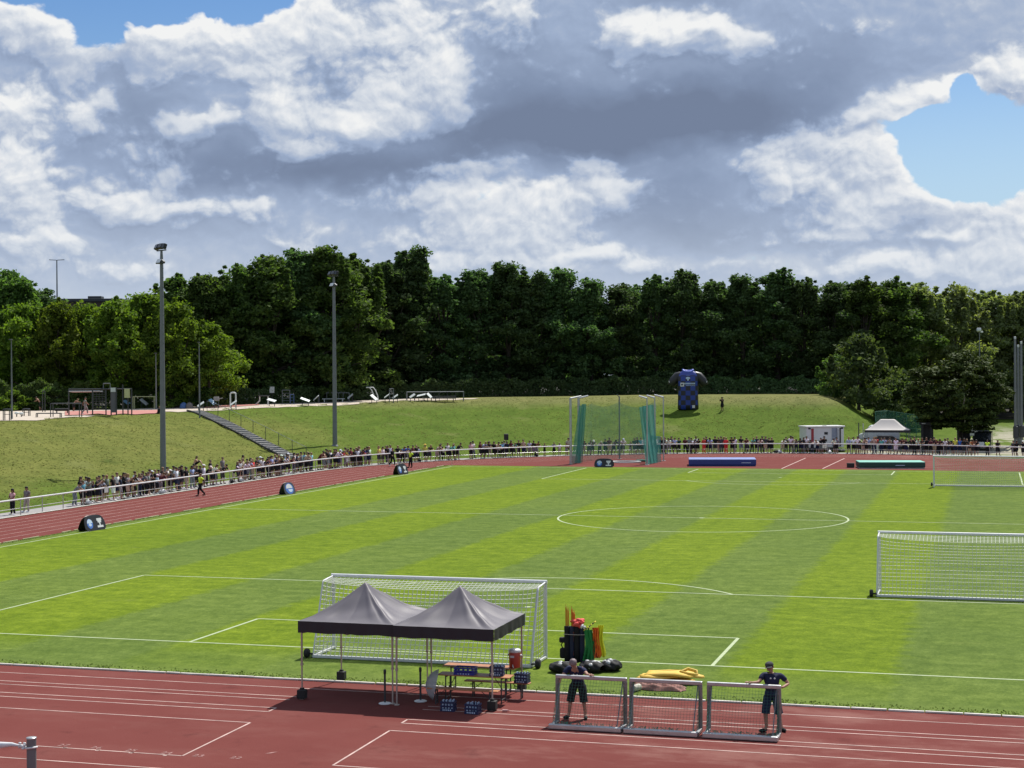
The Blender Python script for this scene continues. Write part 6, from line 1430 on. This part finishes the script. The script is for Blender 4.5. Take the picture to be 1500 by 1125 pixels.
vehicle('dark_car', (c.x, c.y, ter(c.x, c.y)), .15, 'black car parked beneath the beige marquee', 'car', M_VANB, cprof, 1.75, dict(side=[[(.85, 1.02), (-.3, 1.02), (-.3, 1.42), (.35, 1.42)], [(-.38, 1.02), (-1.6, 1.02), (-1.25, 1.44), (-.38, 1.42)]], front=[[(1.08, -.65, 1.03), (1.08, .65, 1.03), (.42, .58, 1.45), (.42, -.58, 1.45)]]), (1.3, -1.3))
def plate(t):
    mb = MB(); mb.bbox((2.44, -.15, .86), (.05, .75, .40), b=.02); mb.build('front_panel', M_WHITE, t); mb = MB(); mb.bbox((2.46, 0, .52), (.04, .50, .12), b=.01); mb.build('number_plate', M_BOARD, t)
    for s in (-1, 1): mb = MB(); mb.ell((2.32, s*.72, .88), (.10, .14, .11), 10, 6); mb.build('headlight', M_LENS, t)
    mb = MB(); mb.bbox((-.3, 0, 2.27), (1.8, 1.3, .06), b=.02); mb.build('roof_rack', M_GALV, t)
c = on_ray(1440, 186.3)
vehicle('dark_van', (c.x, c.y+1.6, .02), -PI/2-.05, 'black van with pale front panel parked facing the track below the tree', 'van', M_VANB, vprof, 1.9, dict(side=[[(1.62, 1.30), (.35, 1.30), (.35, 1.95), (1.12, 1.95)]], front=[[(1.80, -.80, 1.30), (1.80, .80, 1.30), (1.20, .72, 2.02), (1.20, -.72, 2.02)]]), (1.5, -1.5), plate)
def gazebo():
    c = on_ray(1392, 191.5); t = thing('black_gazebo', 'black flat roofed gazebo frame sheltering people under the round tree', 'gazebo', (c.x, c.y, .05), -.02); hw, hd, H = 3.35, 1.5, 3.0
    mb = MB(); mb.bbox((0, 0, H), (2*hw+.3, 2*hd+.3, .34), b=.03); mb.build('roof', M_BLACK, t)
    for x in (-hw+.15, -hw+1.2, .9, hw-.1):
        for y in (-hd, hd): mb = MB(); mb.box((x, y, H/2-.09), (.20, .16, H-.18)); mb.build('post', M_BLACK, t)
    mb = MB(); mb.box((-hw+.55, hd+.1, 1.5), (1.0, .05, 2.6)); mb.build('panel', M_BLACK, t); mb = MB(); mb.box((1.6, hd+.1, 1.5), (1.1, .05, 2.6)); mb.build('panel', M_BLACK, t)
    mb = MB(); mb.box((-hw+.35, -hd-.155, H+.02), (.42, .02, .10)); mb.build('sign', M_BOARD, t)
    mb = MB(); mb.bbox((.2, -.9, .92), (4.2, .6, .06), b=.01); mb.box((.2, -1.18, .48), (4.1, .04, .84)); mb.build('counter', M_DSTEEL, t)
gazebo()
def caravan():
    c = on_ray(1424, 203); t = thing('white_caravan', 'white caravan standing behind the trunk of the round tree', 'caravan', (c.x, c.y, ter(c.x, c.y)), -.1); mb = MB(); mb.bbox((0, 0, 1.45), (3.6, 2.0, 1.9), b=.18); mb.build('body', M_WHITE, t)
    for x in (-1.0, .6): mb = MB(); mb.bbox((x, -1.01, 1.65), (.8, .04, .5), b=.015); mb.build('window', M_GLASS, t)
    for s in (-.4, .4): mb = MB(); M = Matrix.Rotation(PI/2, 4, 'X'); mb.lathe([(.02, -.1), (.28, -.1), (.32, 0), (.28, .1), (.02, .1)], 14); mb.v = [tuple(M @ Vector(v)+Vector((s, -.9, .32))) for v in mb.v]; mb.build('wheel', M_RUB, t)
caravan()
def green_fence():
    q0, q1, q2 = on_ray(1282, 199), on_ray(1299, 206), on_ray(1356, 206); t = thing('green_mesh_fence', 'green mesh ball court fence behind the beige marquee', 'fence', q1); H = 2.9
    for a, b, n in ((q0, q1, 3), (q1, q2, 5)):
        mb = MB(); mb.add([a-q1, b-q1, b-q1+Vector((0, 0, H)), a-q1+Vector((0, 0, H))], [(0, 1, 2, 3)]); mb.build('mesh_panel', M_NETG3, t)
        mb = MB(); mb.tube(a-q1+Vector((0, 0, H)), b-q1+Vector((0, 0, H)), .03, n=6); mb.tube(a-q1+Vector((0, 0, 1.1)), b-q1+Vector((0, 0, 1.1)), .03, n=6); mb.build('rail', M_GNET, t)
        for i in range(n):
            p_ = a.lerp(b, i/(n-1))-q1; mb = MB(); mb.tube(p_+Vector((0, 0, -.3)), p_+Vector((0, 0, H)), .045, n=6); mb.build('post', M_GNET, t)
green_fence()
for i, (px, top, dist, w) in enumerate(((1487, 496, 193, 'leftmost'), (1491.5, 508, 195, 'second'), (1496, 503, 193, 'third'), (1502, 498, 196, 'rightmost'))):
    q = on_ray(px, dist); H = CAM.z+(horizon(px)-top)/FPX*dist-q.z; t = thing('net_post', '%s of the tall grey steel net posts clustered at the right edge' % w, 'post', q, .2, 'tall net posts at the right edge')
    mb = MB(); mb.box((0, 0, H/2), (.30, .30, H), taper=.75); mb.build('mast', M_GALV, t); mb = MB(); mb.bbox((0, -.1, 1.5), (.50, .5, 1.4), b=.04); mb.build('winch_box', M_DSTEEL, t); mb = MB(); mb.bbox((0, 0, H+.1), (.22, .3, .3), b=.03); mb.build('pulley_head', M_BOARD, t)
for px, top, dist, w, m in ((1257.5, 620, 188.5, 'thin dark pole standing between the trailer and the marquee', M_DSTEEL), (1264, 621, 190.5, 'thin pale pole beside the left leg of the marquee', M_ALU)):
    q = on_ray(px, dist); H = CAM.z+(horizon(px)-top)/FPX*dist-q.z; mb = MB(); mb.tube((0, 0, 0), (0, 0, H), .06, n=8); mb.lathe([(.06, H), (.07, H+.02), (.02, H+.08)], 8); tag(mb.build('pole', m, loc=q), w, 'pole')
# ---------------- exercise park on the plateau
pad('gravel_pad', ([(-10, 616.5), (60, 616), (130, 611), (200, 606), (280, 603), (350, 600), (450, 594.5), (550, 589.5), (640, 587), (695, 584.8)], [(-10, 602.5), (60, 602), (130, 601), (200, 599.2), (280, 595.5), (350, 591.5), (450, 588), (550, 585), (640, 583.8), (702, 583.8)]), M_GRAVEL, .04)
pad('rubber_pad', ([(95, 609.5), (160, 609.0), (232, 606)], [(95, 603.5), (160, 602.5), (232, 601.5)]), M_RUBBER, .09)
pad('rubber_pad', ([(300, 598.3), (345, 596.4), (380, 594)], [(300, 595.6), (345, 593.6), (380, 591.6)]), M_RUBBER, .09)
RZ = -YAW                                            # pieces face the pitch
def place(px, py): q = gt(px, py); return q, FPX/((q-CAM).dot(_f))
def frame_thing(name, px0, px1, py, top, label, cat='exercise frame', bars=(), m=M_DSTEEL, arch=False, extra=None, group=None, dep=.0, rr=.05):
    q, s = place((px0+px1)/2, py); w = (px1-px0)/s/2; H = (py-top)/s; t = thing(name, label, cat, q, RZ, group)
    for sx in (-1, 1):
        for y in ((0,) if not dep else (-dep/2, dep/2)): mb = MB(); mb.tube((sx*w, y, -.1), (sx*w, y, H-(w*.6 if arch else 0)), rr, n=8); mb.build('post', m, t)
    mb = MB()
    for y in ((0,) if not dep else (-dep/2, dep/2)):
        if arch: mb.path([(w*math.cos(a), y, H-w*.6+w*.6*math.sin(a)) for a in [PI*i/10 for i in range(11)]], rr, 8)
        else: mb.tube((-w, y, H), (w, y, H), rr, n=8)
    if dep:
        k = max(2, int(2*w/.4))
        for i in range(k+1): x = -w+2*w*i/k; mb.tube((x, -dep/2, H), (x, dep/2, H), .025, n=5)
    mb.build('top_bar', m, t)
    for z in bars: mb = MB(); mb.tube((-w, 0, H*z), (w, 0, H*z), .03, n=6); mb.build('rung', m, t)
    if extra: extra(t, w, H)
    return t
BG = 'tilted exercise boards'
def tilt_board(px, py, wpx, label, m=M_BOARD, tilt=.7, w2=None):
    q, s = place(px, py); w = wpx/s; t = thing('tilted_board', label, 'exercise board', q, RZ+random.uniform(-.3, .3), BG); R = Matrix.Rotation(tilt, 3, 'Y') @ Matrix.Rotation(.35, 3, 'X')
    mb = MB(); mb.bbox((0, 0, .80), (w, .62, .07), b=.02, M=R); mb.build('board', m, t)
    for x in (-.3, .35): mb = MB(); mb.tube((x*w, 0, -.05), (x*w, 0, .75-(x*w)*math.tan(tilt)*.6), .045, n=7); mb.build('leg', M_DSTEEL, t)
for px, py, w, lab, m, tl in ((211, 598, 13, 'left of the near floodlight mast', M_BOARD, .7), (185.5, 598.5, 10, 'pale blue, on the climbing frame', M_BOARDB, .6), (294, 602, 11, 'just above the top of the stairs', M_BOARD, -.6), (311, 598, 11, 'right of the lamp post', M_BOARDB, .75), (342, 600, 11, 'in front of the white arch', M_BOARD, -.6), (360, 591, 9, 'beside the round sign', M_BOARD, .7),
        (398, 595.5, 13, 'below the rectangular sign', M_BOARD, .25), (447, 594.5, 14, 'half way between the masts', M_BOARD, .35), (463, 591.5, 10, 'just left of the far mast', M_BOARD, -.7), (513, 589, 10, 'right of the far mast', M_BOARD, -.7), (548, 591, 12, 'below the two curved poles', M_BOARD, .7), (567, 588.5, 10, 'left of the narrow tower', M_BOARD, -.6), (579, 589.5, 9, 'right of the narrow tower', M_BOARD, -.6), (604, 588.5, 9, 'at the left of the long bench', M_BOARD, -.6), (617, 587.5, 13, 'pale, in the middle of the long bench', M_BOARD, -.2), (629, 588, 9, 'steep, beside the picnic table', M_BOARD, .8)):
    tilt_board(px, py, w, 'tilted exercise board %s' % lab, m, tl)
def climbing(t, w, H):
    def col(x, top, r=.07, y=0): mb = MB(); mb.tube((x, y, -.1), (x, y, top), r, n=8); mb.build('post', M_DSTEEL, t)
    for x, hh, y in ((-w*.2, H*.96, -.6), (w*.18, H*.98, 0), (w*.33, H*1.0, .2), (w*.52, H*1.05, -.1), (w*.72, H*1.18, 0), (w*.86, H*.9, .3)): col(x, hh, y=y)
    mb = MB()
    for i in range(8): mb.tube((-w*.22, 0, H*(.25+.09*i)), (w*.16, 0, H*(.25+.09*i)), .028, n=6)
    for i in range(5): mb.tube((-w*.22+w*.095*i, 0, H*.22), (-w*.22+w*.095*i, 0, H*.92), .022, n=6)
    mb.build('climbing_grid', M_DSTEEL, t)
    mb = MB(); mb.box((w*.43, 0, H*.48), (w*.17, .12, H*.82)); mb.build('climbing_panel', simple('grey_panel', (.12, .12, .13), .7), t)
    mb = MB(); mb.box((w*.43, -.08, H*.97), (w*.18, .05, H*.17)); mb.build('notice', M_BOARD, t)
    mb = MB(); mb.box((w*.86, -.08, H*.83), (w*.17, .05, H*.36)); mb.build('notice', M_BOARDY, t)
    mb = MB(); mb.tube((-w*1.0, .0, H*.92), (w*.0, .0, H*.92), .07, n=8); mb.tube((-w, 1.1, H*.90), (0, 1.1, H*.90), .07, n=8)
    for i in range(12): mb.tube((-w+w*i/12, 0, H*.92), (-w+w*i/12, 1.1, H*.90), .025, n=5)
    mb.build('horizontal_ladder', M_ALU, t)
    mb = MB(); mb.tube((w*.08, .3, H*1.22), (w*.30, .3, H*1.22), .05); mb.tube((w*.08, .3, H*.95), (w*.08, .3, H*1.22), .04); mb.tube((w*.30, .3, H*.95), (w*.30, .3, H*1.24), .04); mb.build('high_bar', M_GALV, t)
frame_thing('climbing_frame', 101, 193, 607, 570, 'large dark climbing frame with ladder, grid and notices in the exercise park', 'climbing frame', (), M_DSTEEL, False, climbing, rr=.07)
frame_thing('low_bars', 76, 118, 611.5, 591, 'low parallel bars in front of the climbing frame', 'exercise frame', (), M_DSTEEL, dep=.9)
frame_thing('steel_post_frame', 62.5, 66, 604, 573, 'slim upright steel post beside the bare chested person', 'exercise frame', (), M_DSTEEL)
frame_thing('wooden_trestle', 34.5, 43, 610, 599, 'small dark trestle left of the low bench', 'trestle', (.55,), M_DSTEEL, dep=.5)
frame_thing('wooden_trestle', 6, 15, 616, 599.5, 'small dark trestle at the far left edge', 'trestle', (.55,), M_DSTEEL, dep=.5)
frame_thing('low_bench', 54, 89, 612, 605.5, 'low dark bench in front of the hedge at the far left', 'bench', (), M_DSTEEL, dep=.5)
frame_thing('pull_up_bar', 196, 227, 599, 581, 'pale pull up frame left of the near mast', 'exercise frame', (), M_BOARDY, dep=.8)
frame_thing('gate_frame', 268, 277, 597.5, 577, 'slim rectangular frame above the two domes', 'exercise frame')
frame_thing('white_arch', 337.5, 345.5, 598, 575, 'white rounded arch between the lamp post and the round sign', 'exercise frame', (), M_BOARD, True, rr=.09)
frame_thing('ladder_rack', 413.5, 424.5, 592, 571.5, 'tall ladder rack left of the far mast', 'exercise frame', (.25, .42, .6, .78), M_GALV)
frame_thing('blue_step_rack', 425.5, 430.5, 592.5, 578, 'small blue step rack beside the tall ladder rack', 'exercise frame', (.4, .7), simple('blue_steel', (.05, .10, .25), .5))
def vbars(t, w, H):
    mb = MB()
    for x in (-.5, -.1, .3, .6): mb.path([(w*x-.25, 0, H+.2), (w*x, 0, H-.1), (w*x, 0, 0)], .03, 6); mb.path([(w*x+.25, 0, H+.2), (w*x, 0, H-.1)], .03, 6)
    mb.build('v_bars', M_GALV, t); mb = MB(); mb.bbox((0, -.8, .5), (w*1.5, .5, .08), b=.02); mb.box((-w*.6, -.8, .22), (.08, .4, .46)); mb.box((w*.6, -.8, .22), (.08, .4, .46)); mb.build('bench', M_BOARD, t)
frame_thing('dip_station', 467.5, 511.5, 589.5, 575.5, 'wide dip station with bench straddling the far mast', 'exercise frame', (), M_GALV, False, vbars)
frame_thing('narrow_tower', 570.5, 576.5, 590, 569.5, 'narrow step tower right of the curved poles', 'exercise frame', (.35, .6, .82), M_GALV)
def longb(t, w, H):
    mb = MB()
    for i in range(1, 7): x = -w+2*w*i/7; mb.tube((x, 0, 0), (x, 0, H), .04, n=6)
    mb.bbox((w*.2, -1.0, .42), (w*1.3, .5, .08), b=.02); mb.build('slats', M_DSTEEL, t)
frame_thing('long_shelter_bench', 596, 679, 587.2, 574, 'long low steel shelter frame with bench at the right end', 'shelter', (), M_GALV, False, longb, dep=1.2)
def picnic(px0, px1, py, label):
    q, s = place((px0+px1)/2, py); w = (px1-px0)/s; t = thing('picnic_table', label, 'picnic table', q, RZ); mb = MB(); mb.bbox((0, 0, .74), (w, .7, .06), b=.02); mb.build('tabletop', M_DSTEEL, t)
    for y in (-.65, .65): mb = MB(); mb.bbox((0, y, .44), (w, .28, .05), b=.015); mb.build('seat', M_DSTEEL, t)
    mb = MB()
    for x in (-.38, .38): mb.tube((x*w, -.7, 0), (x*w, .25, .74), .04, n=6); mb.tube((x*w, .7, 0), (x*w, -.25, .74), .04, n=6)
    mb.build('legs', M_DSTEEL, t)
picnic(634, 668, 588.6, 'dark picnic table in front of the long shelter bench')
def sign(px, py, top, label, kind, wpx):
    q, s = place(px, py); H = (py-top)/s; w = wpx/s; t = thing('info_sign', label, 'sign', q, RZ, 'signs in the exercise park'); mb = MB(); mb.tube((0, .06, -.1), (0, .06, H), .04, n=7); mb.build('post', M_DSTEEL, t); mb = MB()
    if kind == 'round': mb.lathe([(w/2, -.03), (w/2, .03)], 24, sy=1.6); mb.v = [(v[0], v[2], v[1]+H-w*.8) for v in mb.v]; mb.build('plate', M_BOARDB, t); mb = MB(); mb.lathe([(w*.56, -.02), (w*.56, .02)], 24, sy=1.55); mb.v = [(v[0], v[2]+.015, v[1]+H-w*.8) for v in mb.v]; mb.build('rim', M_BOARDY, t)
    else: mb.bbox((0, 0, H-w*.65), (w, .05, w*1.3), b=.01); mb.build('plate', M_BOARD, t)
sign(372, 590, 568.5, 'round blue sign with pale rim on a post', 'round', 6.5); sign(398.5, 592, 566.5, 'pale rectangular sign on a post', 'rect', 7)
def curved(px, py, top, label):
    q, s = place(px, py); H = (py-top)/s; t = thing('curved_pole', label, 'exercise pole', q, RZ, 'pair of curved poles'); mb = MB(); mb.path([(.35, 0, -.1), (.25, 0, H*.4), (-.05, 0, H*.8), (-.35, 0, H), (-.8, 0, H)], .07, 8); mb.build('pole', M_BOARD, t); mb = MB(); mb.lathe([(.15, 0), (.15, .05)], 12, (.35, 0, 0)); mb.build('foot', M_DSTEEL, t)
curved(545, 587.5, 567.5, 'left of two curved white poles'); curved(550.5, 587.5, 567.5, 'right of two curved white poles')
def dome(px, py, m, label):
    q, s = place(px, py); t = thing('play_dome', label, 'dome', q, RZ); mb = MB(); mb.lathe([(.48, 0), (.47, .3), (.38, .58), (.2, .76), (.03, .82)], 18); mb.build('shell', m, t); mb = MB(); mb.lathe([(.52, 0), (.52, .06)], 18); mb.build('base', M_DSTEEL, t)
dome(269, 599, simple('blue_dome', (.05, .12, .30), .5), 'blue dome seat below the slim frame'); dome(277.5, 599, simple('brown_dome', (.14, .12, .11), .6), 'brown dome seat right of the blue dome')
def walker(px, py, label):
    q, s = place(px, py); t = thing('leg_trainer', label, 'exercise machine', q, RZ); mb = MB()
    for x in (-.55, .55): mb.path([(x, 0, 1.15), (x*1.0, 0, .6), (x*1.5-.3, -.1, .0)], .09, 7)
    mb.build('legs', M_BOARD, t); mb = MB(); mb.bbox((0, 0, 1.22), (1.5, .3, .14), b=.03); mb.tube((-.5, 0, 1.2), (-.7, 0, 1.7), .03); mb.build('saddle', M_DSTEEL, t)
walker(386.5, 593.5, 'leg trainer with two white legs left of the rectangular sign')
def spinner(px, py, label):
    q, s = place(px, py); t = thing('hand_bike', label, 'exercise machine', q, RZ); mb = MB(); mb.tube((-.2, 0, -.1), (-.2, 0, 1.1), .06); mb.tube((.25, 0, -.1), (.25, 0, 1.0), .05); mb.build('legs', M_DSTEEL, t); mb = MB(); mb.bbox((0, 0, 1.2), (.65, .4, .5), b=.06); mb.tube((.2, 0, 1.15), (.8, 0, 1.3), .05); mb.build('housing', simple('grey_housing', (.25, .24, .24), .6), t)
spinner(317, 598.5, 'grey hand bike machine right of the lamp post')
q, s = place(27, 611); t = thing('spring_seat', 'pair of small white spring seats at the far left', 'spring seat', q, RZ); mb = MB(); mb.ell((-.18, 0, .42), (.26, .18, .14), 12, 7); mb.ell((.28, .1, .36), (.24, .16, .14), 12, 7); mb.build('seat', M_BOARD, t); mb = MB(); mb.tube((-.18, 0, -.1), (-.18, 0, .35), .06); mb.tube((.28, .1, -.1), (.28, .1, .3), .06); mb.build('spring', M_DSTEEL, t)
q, s = place(91, 606); t = thing('tyre_swing', 'low dark padded swing seat behind the low bars', 'swing', q, RZ); mb = MB(); mb.bbox((0, 0, .45), (1.6, .7, .3), b=.1); mb.build('seat', M_RUB, t); mb = MB(); mb.tube((-.6, 0, -.1), (-.6, 0, .35), .07); mb.tube((.6, 0, -.1), (.6, 0, .35), .07); mb.build('legs', M_DSTEEL, t)
# ================================================================ THE CROWD ALONG THE RAIL
def rail_point(px, R):
    d = ray(px, 560); t = 60.0
    while t < 260:
        q = CAM+d*t
        if q.y > 0 and Rad(q.x, q.y) >= R and (q.x < 0 or q.y > 110): return Vector((q.x, q.y, ter(q.x, q.y) if R > 47 else 0.012))
        t += 0.05
    return None
def facing(x, y):                        # look at the pitch: person's +Y towards the infield
    if y <= YC: return -PI/2 if x < 0 else PI/2
    d = Vector((-x, YC-y)).normalized(); return math.atan2(d.y, d.x)-PI/2
CODE = {'b': 'black', 'n': 'navy', 'w': 'white', 'g': 'grey', 'l': 'pale blue', 'm': 'maroon', 'r': 'red', 't': 'teal', 'y': 'yellow', 'o': 'orange', 'p': 'pink', 'k': 'beige', 'd': 'dark green', 'u': 'blue', 'c': 'cyan', 'e': 'dark grey'}
GROUPS = [
 ('group below near mast', '111g 120t 129g 141b 146l 150b2 164b 175n 183b2 186g 190n 196w2 199w 203m 206n 213b 216g 221bw2 226b2 229lw 235m 241n 248bw 253g2 257w 260d 265b2 272b 280l 287e2 292b 297ww 303bw 307b3 312w 318b 325g3 327b 117b2 125w2 134n2 144b2 155g2 170w2 180b2 193b 208b2 218w2 231g2 237b2 244w2 262n2 271w2 283b2'),
 ('group before the stairs', '343bw 347n 351b 354k2 355b3 359w 363l 366w2 369r 372e 376n2 380ww2 384b 390bw2 392m 397l 402b2 404n 407k 411bw 416w 421kw2 425m 430w2 434n 440g 445c2 448k 350w 361b2 375b2 387n 395b2 409b 419l2 428b 436w2'),
 ('group below far mast', '450g 455c 469m 473p 477b2 480b 485n 489n2 494ww 497b 500r 505e2 508y 513m 518b 521b2 523w 528n 530r 534u 537n 540w 475b 483w2 492b2 509n 516b2 525b2'),
 ('group beyond far mast', '554y 560w 565b2 567b 571w 582b 585w 590u 594u 597k2 600n2 604m 609b 612l2 622yw 629b 641k 645b 650w 655w2 660t 664t 671b'),
 ('group left of cage', '689p 692w2 703m 708b 713b 716e2 723b 728k 731w 735c 738w2 742n 748m 753t 759b 766k 769b2 775l 781b 786m 797b 811b 819w 829b 832k2'),
 ('group behind the cage', '855b 863e 868bw 879gw 886b 892m 900n 906g 912bw 923b 929d 933b2 938t 943w 954b 958w'),
 ('group above blue mat', '964w 968b 972b 974w2 979b 983e2 988l 994d 1003m 1009g 1012g 1016w 1019w2 1022b 1034b2 1040l 1047b 1052b2 1056e 1060d2 1072b 1076w 1085b 1093m 1095w2 1102t 1108n 1113w 1116b2 1121e 1126b 1130b'),
 ('group by white trailer', '1147b 1151e2 1158w 1161k 1166g 1172e 1177b 1181w 1188n 1196w 1202b 1207b 1222w 1225g'),
 ('group before white marquee', '1243b 1250w 1256w 1259b 1264e 1268k 1272l2 1280k 1283r2 1291t 1295b2 1303g 1312w 1316b2 1323m 1327b'),
 ('group under round tree', '1334b 1339b 1345w 1352e 1357b 1363m 1368b2 1373m 1378b 1384w 1388e2 1393b 1399y 1406u 1412b 1416b2 1420n 1425o 1430b'),
]
npers = 0
for gname, spec in GROUPS:
    items = []
    for tok in spec.split():
        i = 0
        while tok[i].isdigit(): i += 1
        px = int(tok[:i]); rest = tok[i:]; col = CODE[rest[0]]
        if col == 'black' and prng.random() < .16: col = prng.choice(['white', 'white', 'pale blue', 'grey'])
        cap = 'w' in rest[1:]; row = 0
        for ch in rest[1:]:
            if ch.isdigit(): row = int(ch)-1
        items.append((px, col, cap, row))
    items.sort()
    for i, (px, top, cap, row) in enumerate(items):
        R = {0: 45.02, 1: 45.85, 2: 47.6}[row]+prng.uniform(-.06, .10)
        q = rail_point(px, R)
        if q is None: continue
        if row == 0: pose = prng.choices(['lean', 'leandeep', 'stand', 'weight', 'side', 'phone'], [3.2, 1.0, 3, 3, 1.6, .6])[0]
        else: pose = prng.choices(['stand', 'weight', 'hips', 'side', 'phone'], [3, 3, 1, 2, 1])[0]
        if pose in ('stand', 'weight', 'side', 'phone') and row == 0: q = rail_point(px, 45.05)
        bottom = prng.choices(['black', 'navy', 'dark grey', 'grey', 'beige', 'white'], [7, 2.5, 2, 1.6, 1.0, .3])[0]
        legs = 'trousers' if prng.random() < .22 else 'shorts'
        head = 'cap' if cap else ('long_hair' if prng.random() < .25 else 'hair')
        hc = ('white' if prng.random() < .8 else 'beige') if cap else None
        if cap and top == 'yellow': head, hc = 'sun_hat', 'yellow'
        lab = 'person in %s top and %s %s, %s from left, %s' % (top, bottom, legs, nth(i+1), gname)
        if cap: lab = 'person in %s cap and %s top, %s from left, %s' % (hc, top, nth(i+1), gname)
        sc = prng.uniform(1.0, 1.12)*(0.80 if prng.random() < .09 else 1)
        person(q, facing(q.x, q.y)+prng.uniform(-.35, .35), pose, top, bottom, lab, 'spectators along the rail', 'jacket' if prng.random() < .10 else 'shirt', legs, head, hc, None, sc)
        npers += 1
# two in red from head to toe, stewards, walkers and those away from the rail
for px, w in ((1030.5, 'left'), (1063, 'right')):
    q = rail_point(px, 45.0); person(q, facing(q.x, q.y)+.2, 'stand', 'red', 'red', 'person dressed all in red, the %s one of two behind the blue mat' % w, None, 'jacket', 'trousers', 'hair', None, 'red', 1.03)
q = gp(294, 727); person(q, -.75+PI, 'walk', 'black', 'black', 'steward in yellow vest walking on the track below the near mast', None, 'jacket', 'trousers', 'hair', None, 'black')
def vest(o, pose):
    K = KIT[pose]; v = bpy.data.objects.new('safety_vest', K['shirt']); C.objects.link(v); v.parent = o; v.scale = (1.08, 1.10, 1.0); setcol(v, COL['hi-vis yellow'])
for o in [o for o in C.objects if o.get('label', '').startswith('steward')]: vest(o, 'walk')
q = gp(602, 685); o = person(q, 2.6, 'side', 'black', 'black', 'steward in yellow vest standing on the track beyond the far mast', None, 'jacket', 'trousers', 'cap', 'black', 'black'); vest(o, 'side')
q = gp(575, 683); person(q, -2.2, 'walk', 'black', 'black', 'person in black tracksuit walking on the track left of the far steward', None, 'jacket', 'trousers', 'hair', None, 'white', 1.05)
q = rail_point(17, 45.3); person(q, PI*.92, 'weight', 'pink', 'black', 'person in pink top and black trousers walking along the path at far left', None, 'shirt', 'trousers', 'long_hair', None, 'white')
q = rail_point(38, 45.5); person(q, PI*.95, 'side', 'grey', 'beige', 'person in grey top and beige trousers, right of the pair at far left', None, 'shirt', 'trousers', 'long_hair', None, 'white')
q = gt(287, 682); person(q, -1.2, 'sit', 'pink', 'black', 'person with long dark hair sitting alone on the grass bank', None, 'shirt', 'shorts', 'long_hair', None, 'black', 1.0)
q = gt(1058, 602.5); person(q, 2.6, 'phone', 'black', 'black', 'person in black standing alone on the crest right of inflatable shirt', None, 'shirt', 'shorts', 'hair', None, 'black', 1.05)
q = gt(57, 602); person(q, 1.9, 'lean', None, 'black', 'bare chested person in black shorts beside a post in the exercise park', None, 'shirt', 'shorts', 'hair', None, 'black', 1.05)
q = gt(111, 603); person(q, -.4, 'leandeep', None, 'black', 'bare backed person bending under the horizontal ladder', None, 'shirt', 'shorts', 'hair', None, 'black')
q = gt(125, 607); person(q, -.9, 'walk', 'grey', 'grey', 'person in grey walking past the climbing frame', None, 'shirt', 'trousers', 'hair', None, 'white', 1.08)
q = gt(233, 606); person(q, -.6, 'sit', 'black', 'black', 'person in black sitting on the crest left of the near mast', None, 'shirt', 'shorts', 'hair', None, 'black', .95)
q = rail_point(1446, 45.3); o = person(q, facing(q.x, q.y), 'stand', 'dark grey', 'black', 'steward in yellow vest standing before the dark van', None, 'jacket', 'trousers', 'hair', None, 'black', 1.0); vest(o, 'stand')
for px, pose, t, w in ((1461, 'weight', 'black', 'person in black standing right of the dark van'), (1484, 'stand', 'dark grey', 'person in dark grey, left of the pair on the gravel entrance'), (1489, 'walk', 'black', 'person in black, right of the pair on the gravel entrance'), (1498, 'side', 'black', 'person in black and white cap at the right edge of the picture')):
    q = rail_point(px, 45.4); person(q, facing(q.x, q.y)+prng.uniform(-1, 1), pose, t, 'black', w, None, 'shirt', 'shorts', 'cap' if px == 1498 else 'hair', 'white' if px == 1498 else None, 'black')

BAGS = [(128, 'w', 'white bag on the path at the feet of the leftmost spectators'), (236, 'w', 'white bag on the path just left of the near mast'), (338, 'b', 'black bag on the path in the gap before the stairs group'), (352, 'w', 'white bag on the path at the left of the stairs group'), (614, 'b', 'black rucksack on the grass left of the yellow hat'), (785, 'b', 'black rucksack left of the throwing cage'), (1136, 'b', 'black bag on the ground left of the white trailer'), (1142, 'w', 'white bag on the ground left of the white trailer'), (1215, 'w', 'white bag at the trailer steps')]
for px, c, lab in BAGS:
    q = rail_point(px, 44.75); mb = MB(); mb.ell((0, 0, .16), (.30, .20, .17), 12, 8); mb.ell((.12, .03, .27), (.16, .13, .10), 10, 6); mb.path([(-.18, 0, .28), (-.05, 0, .42), (.10, 0, .36)], .018, 6)
    tag(mb.build('bag', M_WHITE if c == 'w' else M_BLACKB, loc=(q.x, q.y, .012), rz=prng.uniform(0, 3)), lab, 'bag', 'bags lying along the rail')
